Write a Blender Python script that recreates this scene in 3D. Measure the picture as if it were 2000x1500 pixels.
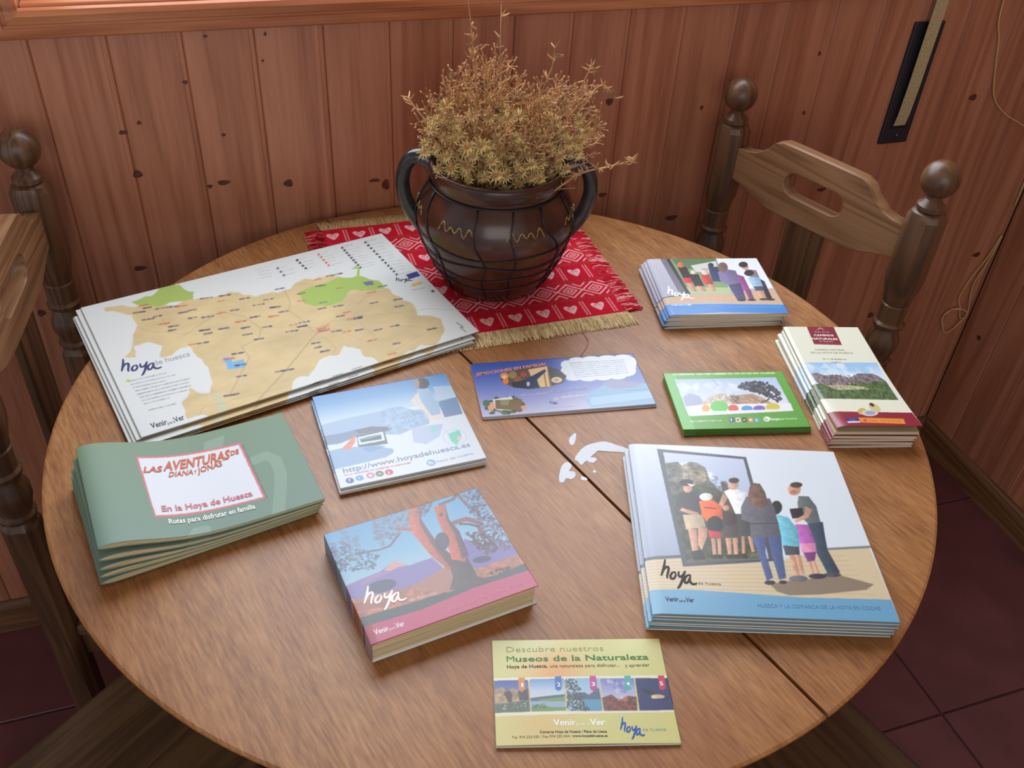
import bpy, bmesh, math, random
import numpy as np
from mathutils import Vector, Matrix
random.seed(7)
for o in list(bpy.data.objects): bpy.data.objects.remove(o, do_unlink=True)
SC = bpy.context.scene
COL = SC.collection
TZ = 0.801                       # table top height above the floor
YB, XR = 1.316, 1.590            # back wall plane, right wall plane
ZC = 2.45                        # ceiling
# ---------------------------------------------------------------- camera
CAM_F, PITCH, ROLL, YAW, CAM_H = 1814.8, 0.6699, 0.0657, 0.3594, 0.7033
fw = Vector((math.sin(YAW)*math.cos(PITCH), math.cos(YAW)*math.cos(PITCH), -math.sin(PITCH)))
rt = Vector((math.cos(YAW), -math.sin(YAW), 0)); up = rt.cross(fw)
r2 = rt*math.cos(ROLL)+up*math.sin(ROLL); u2 = -rt*math.sin(ROLL)+up*math.cos(ROLL)
cd = bpy.data.cameras.new('camera'); cam = bpy.data.objects.new('camera', cd); COL.objects.link(cam)
cd.sensor_width = 36; cd.lens = 36*CAM_F/2000; cd.clip_start = .02
M = Matrix((r2, u2, -fw)).transposed().to_4x4(); M.translation = Vector((0, 0, TZ+CAM_H)); cam.matrix_world = M
SC.camera = cam
# ---------------------------------------------------------------- light
SC.view_settings.view_transform = 'Standard'; SC.view_settings.look = 'None'
SC.view_settings.gamma = 1; SC.view_settings.use_curve_mapping = False
SC.view_settings.exposure = 0.42
world = bpy.data.worlds.new('world'); SC.world = world; world.use_nodes = True
bgn = world.node_tree.nodes['Background']; bgn.inputs[0].default_value = (.80, .88, 1, 1); bgn.inputs[1].default_value = .50
def area(name, loc, rot, sx, sy, power, col):
    l = bpy.data.lights.new(name, 'AREA'); l.shape = 'RECTANGLE'; l.size = sx; l.size_y = sy; l.energy = power; l.color = col
    o = bpy.data.objects.new(name, l); COL.objects.link(o); o.location = loc; o.rotation_euler = rot
    return o
# daylight entering through the window over the table
WX0, WX1, WZ0, WZ1 = -.19, 1.12, TZ+.322, 2.12
area('window_daylight', ((WX0+WX1)/2, YB+.16, (WZ0+WZ1)/2+.05), (math.radians(-68), 0, 0), WX1-WX0, WZ1-WZ0, 25, (.86, .93, 1))
# added fill to brighten the wall, unseen behind and left of the camera
area('room_fill', (-.5, -2.4, 1.75), (math.radians(80), 0, math.radians(-14)), 2.2, 1.5, 17, (1, .97, .92))
# ---------------------------------------------------------------- helpers
def lin(c):
    c = np.asarray(c, float)/255
    return np.where(c <= .04045, c/12.92, ((c+.055)/1.055)**2.4)
def L4(c): return (*[float(x) for x in lin(c)], 1)
def mesh(name, verts, faces, mat=None, smooth=False):
    me = bpy.data.meshes.new(name); me.from_pydata([tuple(v) for v in verts], [], faces)
    if mat: me.materials.append(mat)
    if smooth: me.polygons.foreach_set('use_smooth', [True]*len(me.polygons))
    me.update(); return me
def put(name, me, parent=None, loc=None, rz=None):
    o = bpy.data.objects.new(name, me); COL.objects.link(o)
    if parent: o.parent = parent
    if loc is not None: o.location = loc
    if rz is not None: o.rotation_euler = (0, 0, rz)
    return o
def empty(name, loc=(0, 0, 0), rz=0):
    o = bpy.data.objects.new(name, None); COL.objects.link(o); o.location = loc; o.rotation_euler = (0, 0, rz); o.empty_display_size = .05; return o
def tag(o, label=None, cat=None, group=None, kind=None):
    if label: o['label'] = label
    if cat: o['category'] = cat
    if group: o['group'] = group
    if kind: o['kind'] = kind
    return o
def bm_mesh(name, bm, mat, smooth=False):
    me = bpy.data.meshes.new(name); bmesh.ops.recalc_face_normals(bm, faces=bm.faces); bm.to_mesh(me); bm.free()
    if mat: me.materials.append(mat)
    if smooth: me.polygons.foreach_set('use_smooth', [True]*len(me.polygons))
    return me
def box(name, x0, x1, y0, y1, z0, z1, mat, bev=0, seg=1):
    bm = bmesh.new(); bmesh.ops.create_cube(bm, size=1)
    for v in bm.verts: v.co = ((x0+x1)/2+v.co.x*(x1-x0), (y0+y1)/2+v.co.y*(y1-y0), (z0+z1)/2+v.co.z*(z1-z0))
    if bev: bmesh.ops.bevel(bm, geom=bm.edges[:], offset=bev, segments=seg, affect='EDGES', profile=.5)
    return bm_mesh(name, bm, mat)
def tube_geo(pts, r, n=6, V=None, F=None, caps=True):
    V = [] if V is None else V; F = [] if F is None else F
    pts = [Vector(p) for p in pts]; b0 = len(V); ref = Vector((.3, .2, .93))
    for i, p in enumerate(pts):
        t = (pts[min(i+1, len(pts)-1)]-pts[max(i-1, 0)]).normalized()
        a = t.cross(ref)
        if a.length < .05: a = t.cross(Vector((1, 0, 0)))
        a.normalize(); b = t.cross(a); rr = r[i] if isinstance(r, (list, tuple)) else r
        for k in range(n):
            th = 2*math.pi*k/n; V.append(p+a*(rr*math.cos(th))+b*(rr*math.sin(th)))
    for i in range(len(pts)-1):
        for k in range(n):
            F.append((b0+i*n+k, b0+i*n+(k+1) % n, b0+(i+1)*n+(k+1) % n, b0+(i+1)*n+k))
    if caps: F.append(tuple(b0+k for k in range(n))[::-1]); F.append(tuple(b0+(len(pts)-1)*n+k for k in range(n)))
    return V, F
def smooth_path(pts, n=8, closed=False):
    P = [Vector(p) for p in pts]; out = []; m = len(P)
    for i in range(m if closed else m-1):
        g = (lambda j: P[j % m]) if closed else (lambda j: P[max(0, min(m-1, j))])
        a, b, c, d = g(i-1), g(i), g(i+1), g(i+2)
        for k in range(n):
            t = k/n; out.append(.5*((2*b)+(c-a)*t+(2*a-5*b+4*c-d)*t*t+(3*b-a-3*c+d)*t**3))
    if not closed: out.append(P[-1])
    return out
def lathe(prof, n=48):
    V = []; F = []
    for r, z in prof:
        for k in range(n):
            a = 2*math.pi*k/n; V.append((r*math.cos(a), r*math.sin(a), z))
    for i in range(len(prof)-1):
        for k in range(n): F.append((i*n+k, i*n+(k+1) % n, (i+1)*n+(k+1) % n, (i+1)*n+k))
    return V, F
# ---------------------------------------------------------------- materials
def nt(name, rough=.5, spec=.5):
    m = bpy.data.materials.new(name); m.use_nodes = True; t = m.node_tree; b = t.nodes['Principled BSDF']
    b.inputs['Roughness'].default_value = rough; b.inputs['Specular IOR Level'].default_value = spec
    return m, t, b
def node(t, typ, **kw):
    n = t.nodes.new(typ)
    for k, v in kw.items():
        if k in n.inputs: n.inputs[k].default_value = v
        else: setattr(n, k, v)
    return n
def plain(name, c, rough=.5, spec=.5, vary=.0, scale=40, metal=0):
    m, t, b = nt(name, rough, spec); b.inputs['Metallic'].default_value = metal
    if vary:
        tc = node(t, 'ShaderNodeTexCoord'); n = node(t, 'ShaderNodeTexNoise', Scale=scale, Detail=4.0)
        t.links.new(tc.outputs['Object'], n.inputs['Vector'])
        r = node(t, 'ShaderNodeValToRGB'); c = np.array(c, float)
        r.color_ramp.elements[0].position = .3; r.color_ramp.elements[0].color = L4(np.clip(c*(1-vary), 0, 255))
        r.color_ramp.elements[1].position = .7; r.color_ramp.elements[1].color = L4(np.clip(c*(1+vary), 0, 255))
        t.links.new(n.outputs['Fac'], r.inputs['Fac']); t.links.new(r.outputs['Color'], b.inputs['Base Color'])
    else: b.inputs['Base Color'].default_value = L4(c)
    return m
def wood(name, dark, mid, light, axis=2, rot=0.0, fine=1.0, rough=.45, spec=.4, blotch=None, rand=True, ringscale=14, bump=.12, along=.045, tint=.10, ringmix=.42, span=(.18, .85)):
    """grain runs along the given object axis; colour, fine fibre lines, broader growth bands, soft blotches"""
    m, t, b = nt(name, rough, spec); N = t.links.new
    tc = node(t, 'ShaderNodeTexCoord'); mp0 = node(t, 'ShaderNodeMapping'); mp0.inputs['Rotation'].default_value = (0, 0, rot)
    N(tc.outputs['Object'], mp0.inputs['Vector']); vec = mp0.outputs['Vector']
    oi = node(t, 'ShaderNodeObjectInfo')
    if rand:
        ml = node(t, 'ShaderNodeVectorMath', operation='SCALE'); N(oi.outputs['Random'], ml.inputs['Scale']); ml.inputs[0].default_value = (7.3, 5.1, 9.7)
        ad = node(t, 'ShaderNodeVectorMath', operation='ADD'); N(vec, ad.inputs[0]); N(ml.outputs[0], ad.inputs[1]); vec = ad.outputs[0]
    s = [1, 1, 1]; s[axis] = along
    mp = node(t, 'ShaderNodeMapping'); mp.inputs['Scale'].default_value = s; N(vec, mp.inputs['Vector'])
    n1 = node(t, 'ShaderNodeTexNoise', Scale=170*fine, Detail=5.0, Roughness=.6); N(mp.outputs[0], n1.inputs['Vector'])
    n2 = node(t, 'ShaderNodeTexNoise', Scale=ringscale, Detail=3.0, Distortion=.6); N(mp.outputs[0], n2.inputs['Vector'])
    mul = node(t, 'ShaderNodeMath', operation='MULTIPLY'); N(n2.outputs['Fac'], mul.inputs[0]); mul.inputs[1].default_value = 46
    sn = node(t, 'ShaderNodeMath', operation='SINE'); N(mul.outputs[0], sn.inputs[0])
    mr = node(t, 'ShaderNodeMapRange'); N(sn.outputs[0], mr.inputs['Value']); mr.inputs['From Min'].default_value = -1
    mx = node(t, 'ShaderNodeMix'); mx.inputs[0].default_value = ringmix; N(n1.outputs['Fac'], mx.inputs[2]); N(mr.outputs[0], mx.inputs[3])
    ramp = node(t, 'ShaderNodeValToRGB'); e = ramp.color_ramp.elements
    e[0].position = span[0]; e[0].color = L4(dark); e[1].position = span[1]; e[1].color = L4(light); k = e.new(.52); k.color = L4(mid)
    N(mx.outputs[0], ramp.inputs['Fac']); colr = ramp.outputs['Color']
    if blotch:
        nb = node(t, 'ShaderNodeTexNoise', Scale=blotch[1], Detail=3.0, Roughness=.55); N(vec, nb.inputs['Vector'])
        rb = node(t, 'ShaderNodeValToRGB'); rb.color_ramp.elements[0].position = .38; rb.color_ramp.elements[1].position = .66
        rb.color_ramp.elements[0].color = (0, 0, 0, 1); rb.color_ramp.elements[1].color = (blotch[2],)*3+(1,); N(nb.outputs['Fac'], rb.inputs['Fac'])
        mb = node(t, 'ShaderNodeMix', data_type='RGBA'); N(rb.outputs['Color'], mb.inputs[0]); N(colr, mb.inputs[6]); mb.inputs[7].default_value = L4(blotch[0]); colr = mb.outputs[2]
    if rand:
        hv = node(t, 'ShaderNodeHueSaturation'); mv = node(t, 'ShaderNodeMapRange'); N(oi.outputs['Random'], mv.inputs['Value']); mv.inputs['To Min'].default_value = 1-tint; mv.inputs['To Max'].default_value = 1+tint
        N(mv.outputs[0], hv.inputs['Value']); N(colr, hv.inputs['Color']); colr = hv.outputs['Color']
    N(colr, b.inputs['Base Color'])
    bp = node(t, 'ShaderNodeBump', Strength=bump, Distance=.002); N(mx.outputs[0], bp.inputs['Height']); N(bp.outputs[0], b.inputs['Normal'])
    return m
M_wall = wood('pine_panel', (146, 88, 62), (168, 108, 80), (182, 122, 94), axis=2, rough=.38, spec=.5, ringscale=7, fine=1.1, ringmix=.3, tint=.07, bump=.06, span=(.24, .80))
M_trim = wood('pine_trim', (150, 84, 52), (182, 112, 74), (200, 132, 92), axis=0, rough=.3, spec=.5)
M_base = wood('pine_skirting', (84, 54, 32), (112, 74, 46), (126, 88, 56), axis=0, rough=.5)
M_basey = wood('pine_skirting_side', (84, 54, 32), (112, 74, 46), (126, 88, 56), axis=1, rough=.5)
TROT = math.atan2(1.296-.331, .160-.431)          # grain and joint direction of the table top
M_table = wood('worn_table_wood', (120, 75, 41), (158, 108, 63), (183, 135, 87), axis=0, rot=-TROT, rough=.40, spec=.5, blotch=((140, 84, 40), 4, .6), rand=False, ringscale=9, fine=1.9, bump=.05, along=.12, ringmix=.10, span=(.30, .74))
M_tedge = wood('table_leg_wood', (70, 44, 26), (98, 64, 38), (112, 76, 46), axis=2, rough=.5)
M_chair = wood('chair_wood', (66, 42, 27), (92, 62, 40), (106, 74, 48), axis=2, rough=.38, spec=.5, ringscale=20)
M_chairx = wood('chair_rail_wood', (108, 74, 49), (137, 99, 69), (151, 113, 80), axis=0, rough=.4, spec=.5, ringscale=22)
M_seat = wood('chair_seat_wood', (72, 52, 34), (94, 70, 46), (108, 82, 56), axis=1, rough=.5, ringscale=16)
M_knot = plain('knot', (84, 46, 36), .5, .3, .3, 300)
M_tile = plain('floor_tile', (96, 54, 55), .34, .45, .10, 9)
M_grout = plain('grout', (74, 45, 44), .85, .2, .08, 60)
M_plaster = plain('plaster', (206, 192, 172), .9, .2, .03, 20)
M_black = plain('strap_plate', (30, 32, 42), .35, .5)
M_strap = plain('woven_strap', (176, 156, 118), .9, .2, .12, 420)
M_steel = plain('screw', (120, 120, 122), .3, .5, metal=1)
M_cord = plain('cord', (206, 170, 112), .8, .2)
M_page = None
def page_mat(name, c, dark, freq=2600):
    m, t, b = nt(name, .85, .15); N = t.links.new
    tc = node(t, 'ShaderNodeTexCoord'); mp = node(t, 'ShaderNodeMapping'); mp.inputs['Scale'].default_value = (6, 6, freq); N(tc.outputs['Object'], mp.inputs['Vector'])
    n = node(t, 'ShaderNodeTexNoise', Scale=1.0, Detail=2.0); N(mp.outputs[0], n.inputs['Vector'])
    r = node(t, 'ShaderNodeValToRGB'); r.color_ramp.elements[0].position = .35; r.color_ramp.elements[0].color = L4(dark); r.color_ramp.elements[1].position = .6; r.color_ramp.elements[1].color = L4(c)
    N(n.outputs['Fac'], r.inputs['Fac']); N(r.outputs['Color'], b.inputs['Base Color']); return m
M_page = page_mat('cream_page_edges', (222, 204, 164), (168, 146, 106))
M_pagew = page_mat('white_page_edges', (226, 222, 208), (178, 172, 156))
M_pageg = page_mat('shaded_page_edges', (140, 138, 122), (92, 94, 86))  # shade on the stack fronts put into a darker olive grey
def print_mat(name, rough, spec, coat=0):
    m, t, b = nt(name, rough, spec); a = node(t, 'ShaderNodeAttribute', attribute_name='Col'); t.links.new(a.outputs['Color'], b.inputs['Base Color'])
    b.inputs['Coat Weight'].default_value = coat; b.inputs['Coat Roughness'].default_value = .18
    return m
M_print = print_mat('printed_gloss', .38, .5, .25); M_matte = print_mat('printed_matte', .55, .4); M_cloth = print_mat('woven_cloth', .95, .1)
M_ink = print_mat('printed_ink', .5, .4)
# ---------------------------------------------------------------- cover print painter (flat artwork -> vertex colours)
ART = {
 'magazine': (
  [('grad',[(0,(216,225,233))]),
   ('gradp',[(0.0,0.0),(0.148,-0.000),(0.157,0.750),(0.002,0.735)],[(0,(205,213,226)),(0.6,(165,174,196)),(0.8,(150,158,180))]),
   ('poly',[(0.004,0.718),(0.157,0.709),(0.151,0.751),(0.554,0.711),(0.802,0.624),(0.991,0.604),(0.998,0.887),(0.631,0.894),(0.294,0.881),(0.001,0.882)],(212,194,160),1.0),
   ('line',[(0.007,0.743),(0.866,0.659)],0.004,(180,155,122),0.45),
   ('line',[(0.006,0.759),(0.875,0.686)],0.004,(180,155,122),0.45),
   ('line',[(0.004,0.775),(0.883,0.712)],0.004,(180,155,122),0.45),
   ('line',[(0.002,0.791),(0.892,0.738)],0.004,(180,155,122),0.45),
   ('line',[(0.000,0.807),(0.900,0.763)],0.004,(180,155,122),0.45),
   ('line',[(-0.001,0.823),(0.908,0.789)],0.004,(180,155,122),0.45),
   ('line',[(-0.003,0.839),(0.917,0.814)],0.004,(180,155,122),0.45),
   ('line',[(-0.004,0.855),(0.925,0.839)],0.004,(180,155,122),0.45),
   ('line',[(-0.006,0.870),(0.933,0.863)],0.004,(180,155,122),0.45),
   ('line',[(0.004,0.717),(0.158,0.699)],0.017,(84,86,100),1.0),
   ('line',[(0.798,0.627),(0.995,0.603)],0.013,(128,130,132),1.0),
   ('poly',[(0.507,0.831),(0.582,0.811),(0.696,0.792),(0.820,0.769),(0.950,0.810),(0.908,0.840),(0.706,0.874),(0.576,0.885),(0.530,0.868)],(128,113,98),0.85),
   ('poly',[(0.133,0.031),(0.558,0.064),(0.558,0.706),(0.157,0.755)],(74,74,86),1.0),
   ('gradp',[(0.16,0.053),(0.544,0.080),(0.533,0.694),(0.178,0.733)],[(0,(196,205,224)),(0.45,(170,185,215)),(1,(190,195,205))]),
   ('poly',[(0.159,0.130),(0.221,0.116),(0.238,0.141),(0.281,0.112),(0.316,0.120),(0.349,0.151),(0.356,0.238),(0.383,0.286),(0.401,0.305),(0.404,0.245),(0.429,0.233),(0.436,0.254),(0.425,0.342),(0.523,0.412),(0.525,0.694),(0.178,0.733)],(104,100,90),1.0),
   ('poly',[(0.238,0.149),(0.280,0.115),(0.319,0.125),(0.347,0.156),(0.340,0.239),(0.277,0.274),(0.231,0.247)],(138,126,106),1.0),
   ('poly',[(0.165,0.341),(0.279,0.264),(0.362,0.278),(0.515,0.431),(0.525,0.694),(0.178,0.733)],(66,70,48),1.0),
   ('noise',[(0.159,0.130),(0.281,0.112),(0.354,0.156),(0.426,0.243),(0.523,0.412),(0.525,0.694),(0.178,0.733)],0.55,46,3),
   ('poly',[(0.182,0.716),(0.506,0.663),(0.525,0.694),(0.178,0.733)],(120,125,85),0.5),
   ('fig',[(0.196,0.331),(0.242,0.316),(0.278,0.325),(0.285,0.437),(0.274,0.470),(0.198,0.475),(0.176,0.388)],(54,44,50)),
   ('fig',[(0.266,0.288),(0.263,0.299),(0.258,0.308),(0.252,0.315),(0.244,0.319),(0.237,0.320),(0.230,0.317),(0.225,0.310),(0.223,0.302),(0.223,0.291),(0.226,0.281),(0.231,0.272),(0.238,0.265),(0.246,0.260),(0.253,0.260),(0.26,0.263),(0.264,0.269),(0.267,0.278)],(205,155,128)),
   ('fig',[(0.276,0.252),(0.273,0.26),(0.266,0.267),(0.257,0.272),(0.246,0.276),(0.234,0.276),(0.224,0.275),(0.216,0.270),(0.211,0.264),(0.210,0.256),(0.213,0.249),(0.220,0.242),(0.229,0.236),(0.241,0.232),(0.252,0.232),(0.263,0.233),(0.271,0.238),(0.276,0.244)],(36,30,36)),
   ('fig',[(0.244,0.259),(0.286,0.269),(0.262,0.279)],(236,236,236)),
   ('fig',[(0.200,0.415),(0.273,0.443),(0.266,0.468),(0.187,0.433)],(205,155,128)),
   ('fig',[(0.197,0.457),(0.287,0.454),(0.290,0.528),(0.2,0.545)],(196,176,146)),
   ('fig',[(0.208,0.543),(0.247,0.540),(0.235,0.664),(0.209,0.673)],(205,155,128)),
   ('fig',[(0.253,0.535),(0.296,0.530),(0.286,0.582),(0.250,0.663),(0.240,0.630)],(205,155,128)),
   ('fig',[(0.202,0.669),(0.250,0.658),(0.261,0.710),(0.207,0.721)],(42,36,32)),
   ('fig',[(0.377,0.431),(0.442,0.436),(0.434,0.501),(0.371,0.519)],(62,36,42)),
   ('fig',[(0.426,0.392),(0.423,0.402),(0.417,0.411),(0.410,0.418),(0.402,0.422),(0.394,0.422),(0.387,0.419),(0.382,0.413),(0.380,0.405),(0.381,0.395),(0.384,0.385),(0.389,0.376),(0.397,0.369),(0.405,0.365),(0.413,0.365),(0.419,0.368),(0.424,0.374),(0.426,0.382)],(98,66,50)),
   ('fig',[(0.416,0.405),(0.414,0.411),(0.411,0.416),(0.406,0.420),(0.400,0.423),(0.395,0.423),(0.390,0.421),(0.387,0.418),(0.385,0.413),(0.385,0.407),(0.387,0.401),(0.391,0.396),(0.396,0.392),(0.401,0.389),(0.407,0.389),(0.411,0.391),(0.415,0.394),(0.417,0.399)],(205,155,128)),
   ('fig',[(0.373,0.516),(0.432,0.509),(0.424,0.582),(0.361,0.583)],(72,67,60)),
   ('fig',[(0.365,0.586),(0.392,0.584),(0.374,0.681),(0.360,0.682)],(205,155,128)),
   ('fig',[(0.397,0.584),(0.420,0.582),(0.403,0.680),(0.387,0.681)],(205,155,128)),
   ('fig',[(0.444,0.441),(0.503,0.442),(0.483,0.570),(0.426,0.573)],(62,62,68)),
   ('fig',[(0.438,0.572),(0.452,0.572),(0.436,0.668),(0.422,0.673)],(205,155,128)),
   ('fig',[(0.466,0.571),(0.483,0.570),(0.481,0.656),(0.466,0.662)],(205,155,128)),
   ('fig',[(0.409,0.302),(0.440,0.286),(0.478,0.289),(0.515,0.305),(0.479,0.438),(0.437,0.441),(0.423,0.352)],(242,243,247)),
   ('fig',[(0.486,0.251),(0.482,0.264),(0.476,0.276),(0.468,0.285),(0.459,0.290),(0.451,0.291),(0.445,0.287),(0.440,0.279),(0.438,0.267),(0.439,0.254),(0.443,0.241),(0.450,0.229),(0.458,0.220),(0.466,0.214),(0.474,0.214),(0.481,0.218),(0.486,0.226),(0.487,0.238)],(205,155,128)),
   ('fig',[(0.495,0.226),(0.492,0.232),(0.486,0.238),(0.479,0.243),(0.470,0.246),(0.462,0.246),(0.454,0.245),(0.448,0.241),(0.445,0.236),(0.445,0.230),(0.447,0.223),(0.453,0.217),(0.460,0.213),(0.469,0.210),(0.478,0.209),(0.485,0.211),(0.491,0.215),(0.494,0.220)],(52,38,34)),
   ('fig',[(0.403,0.312),(0.419,0.344),(0.372,0.427),(0.357,0.418),(0.382,0.362)],(205,155,128)),
   ('fig',[(0.284,0.371),(0.320,0.357),(0.351,0.362),(0.380,0.395),(0.374,0.478),(0.297,0.492),(0.284,0.447)],(240,104,44)),
   ('fig',[(0.351,0.339),(0.348,0.348),(0.341,0.356),(0.332,0.362),(0.322,0.365),(0.311,0.366),(0.302,0.364),(0.295,0.359),(0.291,0.352),(0.290,0.344),(0.293,0.335),(0.300,0.327),(0.309,0.321),(0.319,0.318),(0.330,0.317),(0.340,0.319),(0.347,0.324),(0.351,0.331)],(243,243,240)),
   ('line',[(0.305,0.408),(0.352,0.414)],0.006,(60,40,40),1.0),
   ('fig',[(0.369,0.507),(0.363,0.525),(0.354,0.540),(0.342,0.552),(0.329,0.559),(0.317,0.560),(0.306,0.555),(0.298,0.544),(0.294,0.529),(0.295,0.512),(0.300,0.494),(0.309,0.478),(0.321,0.466),(0.334,0.459),(0.347,0.458),(0.358,0.463),(0.366,0.474),(0.370,0.490)],(26,26,32)),
   ('fig',[(0.294,0.544),(0.353,0.551),(0.346,0.589),(0.297,0.587)],(196,54,64)),
   ('fig',[(0.302,0.590),(0.321,0.589),(0.310,0.688),(0.294,0.689)],(205,155,128)),
   ('fig',[(0.328,0.588),(0.346,0.587),(0.331,0.686),(0.317,0.687)],(205,155,128)),
   ('fig',[(0.240,0.698),(0.239,0.702),(0.235,0.705),(0.230,0.708),(0.224,0.710),(0.219,0.710),(0.213,0.709),(0.209,0.707),(0.207,0.704),(0.206,0.700),(0.208,0.696),(0.211,0.692),(0.216,0.689),(0.222,0.687),(0.228,0.687),(0.234,0.688),(0.238,0.690),(0.240,0.694)],(40,36,34)),
   ('fig',[(0.32,0.693),(0.318,0.697),(0.314,0.701),(0.309,0.704),(0.303,0.705),(0.297,0.706),(0.292,0.705),(0.288,0.702),(0.286,0.699),(0.285,0.695),(0.287,0.691),(0.291,0.687),(0.296,0.684),(0.302,0.682),(0.307,0.682),(0.313,0.683),(0.317,0.686),(0.319,0.689)],(40,36,34)),
   ('fig',[(0.339,0.692),(0.338,0.696),(0.334,0.700),(0.329,0.703),(0.323,0.704),(0.317,0.705),(0.312,0.704),(0.308,0.701),(0.305,0.698),(0.305,0.694),(0.307,0.690),(0.310,0.686),(0.315,0.683),(0.321,0.681),(0.327,0.681),(0.333,0.682),(0.337,0.684),(0.339,0.688)],(40,36,34)),
   ('fig',[(0.382,0.689),(0.381,0.693),(0.377,0.697),(0.372,0.700),(0.366,0.702),(0.360,0.702),(0.355,0.701),(0.351,0.699),(0.348,0.695),(0.348,0.691),(0.350,0.687),(0.353,0.683),(0.359,0.680),(0.364,0.679),(0.370,0.678),(0.376,0.679),(0.380,0.682),(0.382,0.685)],(40,36,34)),
   ('fig',[(0.412,0.687),(0.410,0.692),(0.407,0.695),(0.402,0.698),(0.396,0.700),(0.390,0.700),(0.384,0.699),(0.380,0.697),(0.378,0.694),(0.378,0.69),(0.380,0.685),(0.383,0.682),(0.388,0.679),(0.394,0.677),(0.400,0.677),(0.406,0.678),(0.410,0.680),(0.412,0.683)],(40,36,34)),
   ('fig',[(0.446,0.686),(0.444,0.690),(0.440,0.693),(0.435,0.696),(0.429,0.698),(0.423,0.698),(0.418,0.697),(0.414,0.695),(0.411,0.692),(0.411,0.688),(0.413,0.683),(0.417,0.680),(0.422,0.677),(0.428,0.675),(0.434,0.675),(0.439,0.676),(0.443,0.678),(0.445,0.682)],(40,36,34)),
   ('fig',[(0.752,0.479),(0.824,0.467),(0.812,0.549),(0.802,0.630),(0.823,0.755),(0.768,0.768),(0.746,0.634)],(58,74,92)),
   ('fig',[(0.824,0.766),(0.820,0.770),(0.812,0.774),(0.801,0.778),(0.788,0.780),(0.774,0.781),(0.761,0.780),(0.752,0.778),(0.746,0.775),(0.745,0.770),(0.748,0.766),(0.756,0.762),(0.767,0.759),(0.781,0.756),(0.795,0.756),(0.807,0.756),(0.817,0.759),(0.823,0.762)],(78,84,90)),
   ('fig',[(0.752,0.312),(0.800,0.312),(0.819,0.373),(0.813,0.47),(0.754,0.482),(0.727,0.436),(0.736,0.360)],(98,108,108)),
   ('fig',[(0.774,0.267),(0.768,0.282),(0.760,0.295),(0.749,0.305),(0.738,0.310),(0.727,0.311),(0.718,0.307),(0.713,0.298),(0.710,0.286),(0.712,0.271),(0.718,0.256),(0.726,0.243),(0.737,0.233),(0.748,0.227),(0.759,0.226),(0.768,0.231),(0.774,0.240),(0.776,0.252)],(205,155,128)),
   ('fig',[(0.789,0.238),(0.785,0.244),(0.779,0.250),(0.770,0.255),(0.760,0.258),(0.749,0.258),(0.740,0.257),(0.733,0.253),(0.730,0.248),(0.73,0.242),(0.733,0.235),(0.739,0.229),(0.748,0.225),(0.759,0.222),(0.769,0.221),(0.778,0.223),(0.785,0.226),(0.789,0.231)],(72,52,46)),
   ('fig',[(0.748,0.289),(0.746,0.293),(0.742,0.298),(0.737,0.301),(0.731,0.303),(0.726,0.304),(0.721,0.302),(0.717,0.3),(0.716,0.296),(0.716,0.291),(0.718,0.286),(0.722,0.281),(0.727,0.278),(0.733,0.276),(0.738,0.275),(0.743,0.277),(0.747,0.280),(0.748,0.284)],(168,120,98)),
   ('fig',[(0.691,0.396),(0.752,0.385),(0.746,0.446),(0.690,0.455)],(36,30,34)),
   ('fig',[(0.694,0.489),(0.753,0.488),(0.758,0.597),(0.688,0.606)],(182,98,178)),
   ('fig',[(0.689,0.601),(0.758,0.595),(0.751,0.646),(0.683,0.655)],(216,142,178)),
   ('fig',[(0.691,0.652),(0.748,0.646),(0.730,0.694),(0.697,0.704)],(122,62,128)),
   ('fig',[(0.698,0.703),(0.713,0.698),(0.710,0.769),(0.699,0.772)],(205,155,128)),
   ('fig',[(0.719,0.698),(0.731,0.694),(0.733,0.762),(0.720,0.767)],(205,155,128)),
   ('fig',[(0.758,0.777),(0.754,0.782),(0.746,0.787),(0.735,0.791),(0.722,0.793),(0.709,0.794),(0.697,0.793),(0.688,0.790),(0.682,0.786),(0.681,0.781),(0.685,0.776),(0.693,0.771),(0.704,0.767),(0.717,0.765),(0.730,0.764),(0.742,0.765),(0.751,0.768),(0.757,0.772)],(62,58,70)),
   ('fig',[(0.767,0.377),(0.796,0.394),(0.764,0.445),(0.697,0.482),(0.698,0.462),(0.751,0.427)],(205,155,128)),
   ('fig',[(0.624,0.669),(0.651,0.668),(0.646,0.781),(0.626,0.782)],(205,155,128)),
   ('fig',[(0.656,0.663),(0.675,0.664),(0.668,0.774),(0.650,0.775)],(205,155,128)),
   ('fig',[(0.610,0.616),(0.681,0.620),(0.673,0.664),(0.610,0.671)],(72,78,88)),
   ('fig',[(0.626,0.433),(0.673,0.449),(0.699,0.520),(0.684,0.620),(0.610,0.616),(0.617,0.517)],(112,188,208)),
   ('fig',[(0.659,0.389),(0.654,0.403),(0.646,0.416),(0.637,0.426),(0.628,0.432),(0.619,0.432),(0.612,0.428),(0.607,0.419),(0.605,0.407),(0.607,0.392),(0.612,0.378),(0.62,0.364),(0.629,0.354),(0.638,0.349),(0.647,0.348),(0.655,0.353),(0.659,0.362),(0.661,0.374)],(36,30,30)),
   ('fig',[(0.675,0.794),(0.671,0.800),(0.662,0.806),(0.650,0.810),(0.637,0.813),(0.623,0.814),(0.610,0.812),(0.600,0.809),(0.594,0.804),(0.594,0.798),(0.597,0.792),(0.606,0.786),(0.618,0.782),(0.632,0.779),(0.646,0.778),(0.658,0.779),(0.668,0.783),(0.674,0.788)],(112,112,120)),
   ('fig',[(0.482,0.574),(0.549,0.566),(0.524,0.662),(0.529,0.795),(0.498,0.815),(0.492,0.664)],(80,96,142)),
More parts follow.
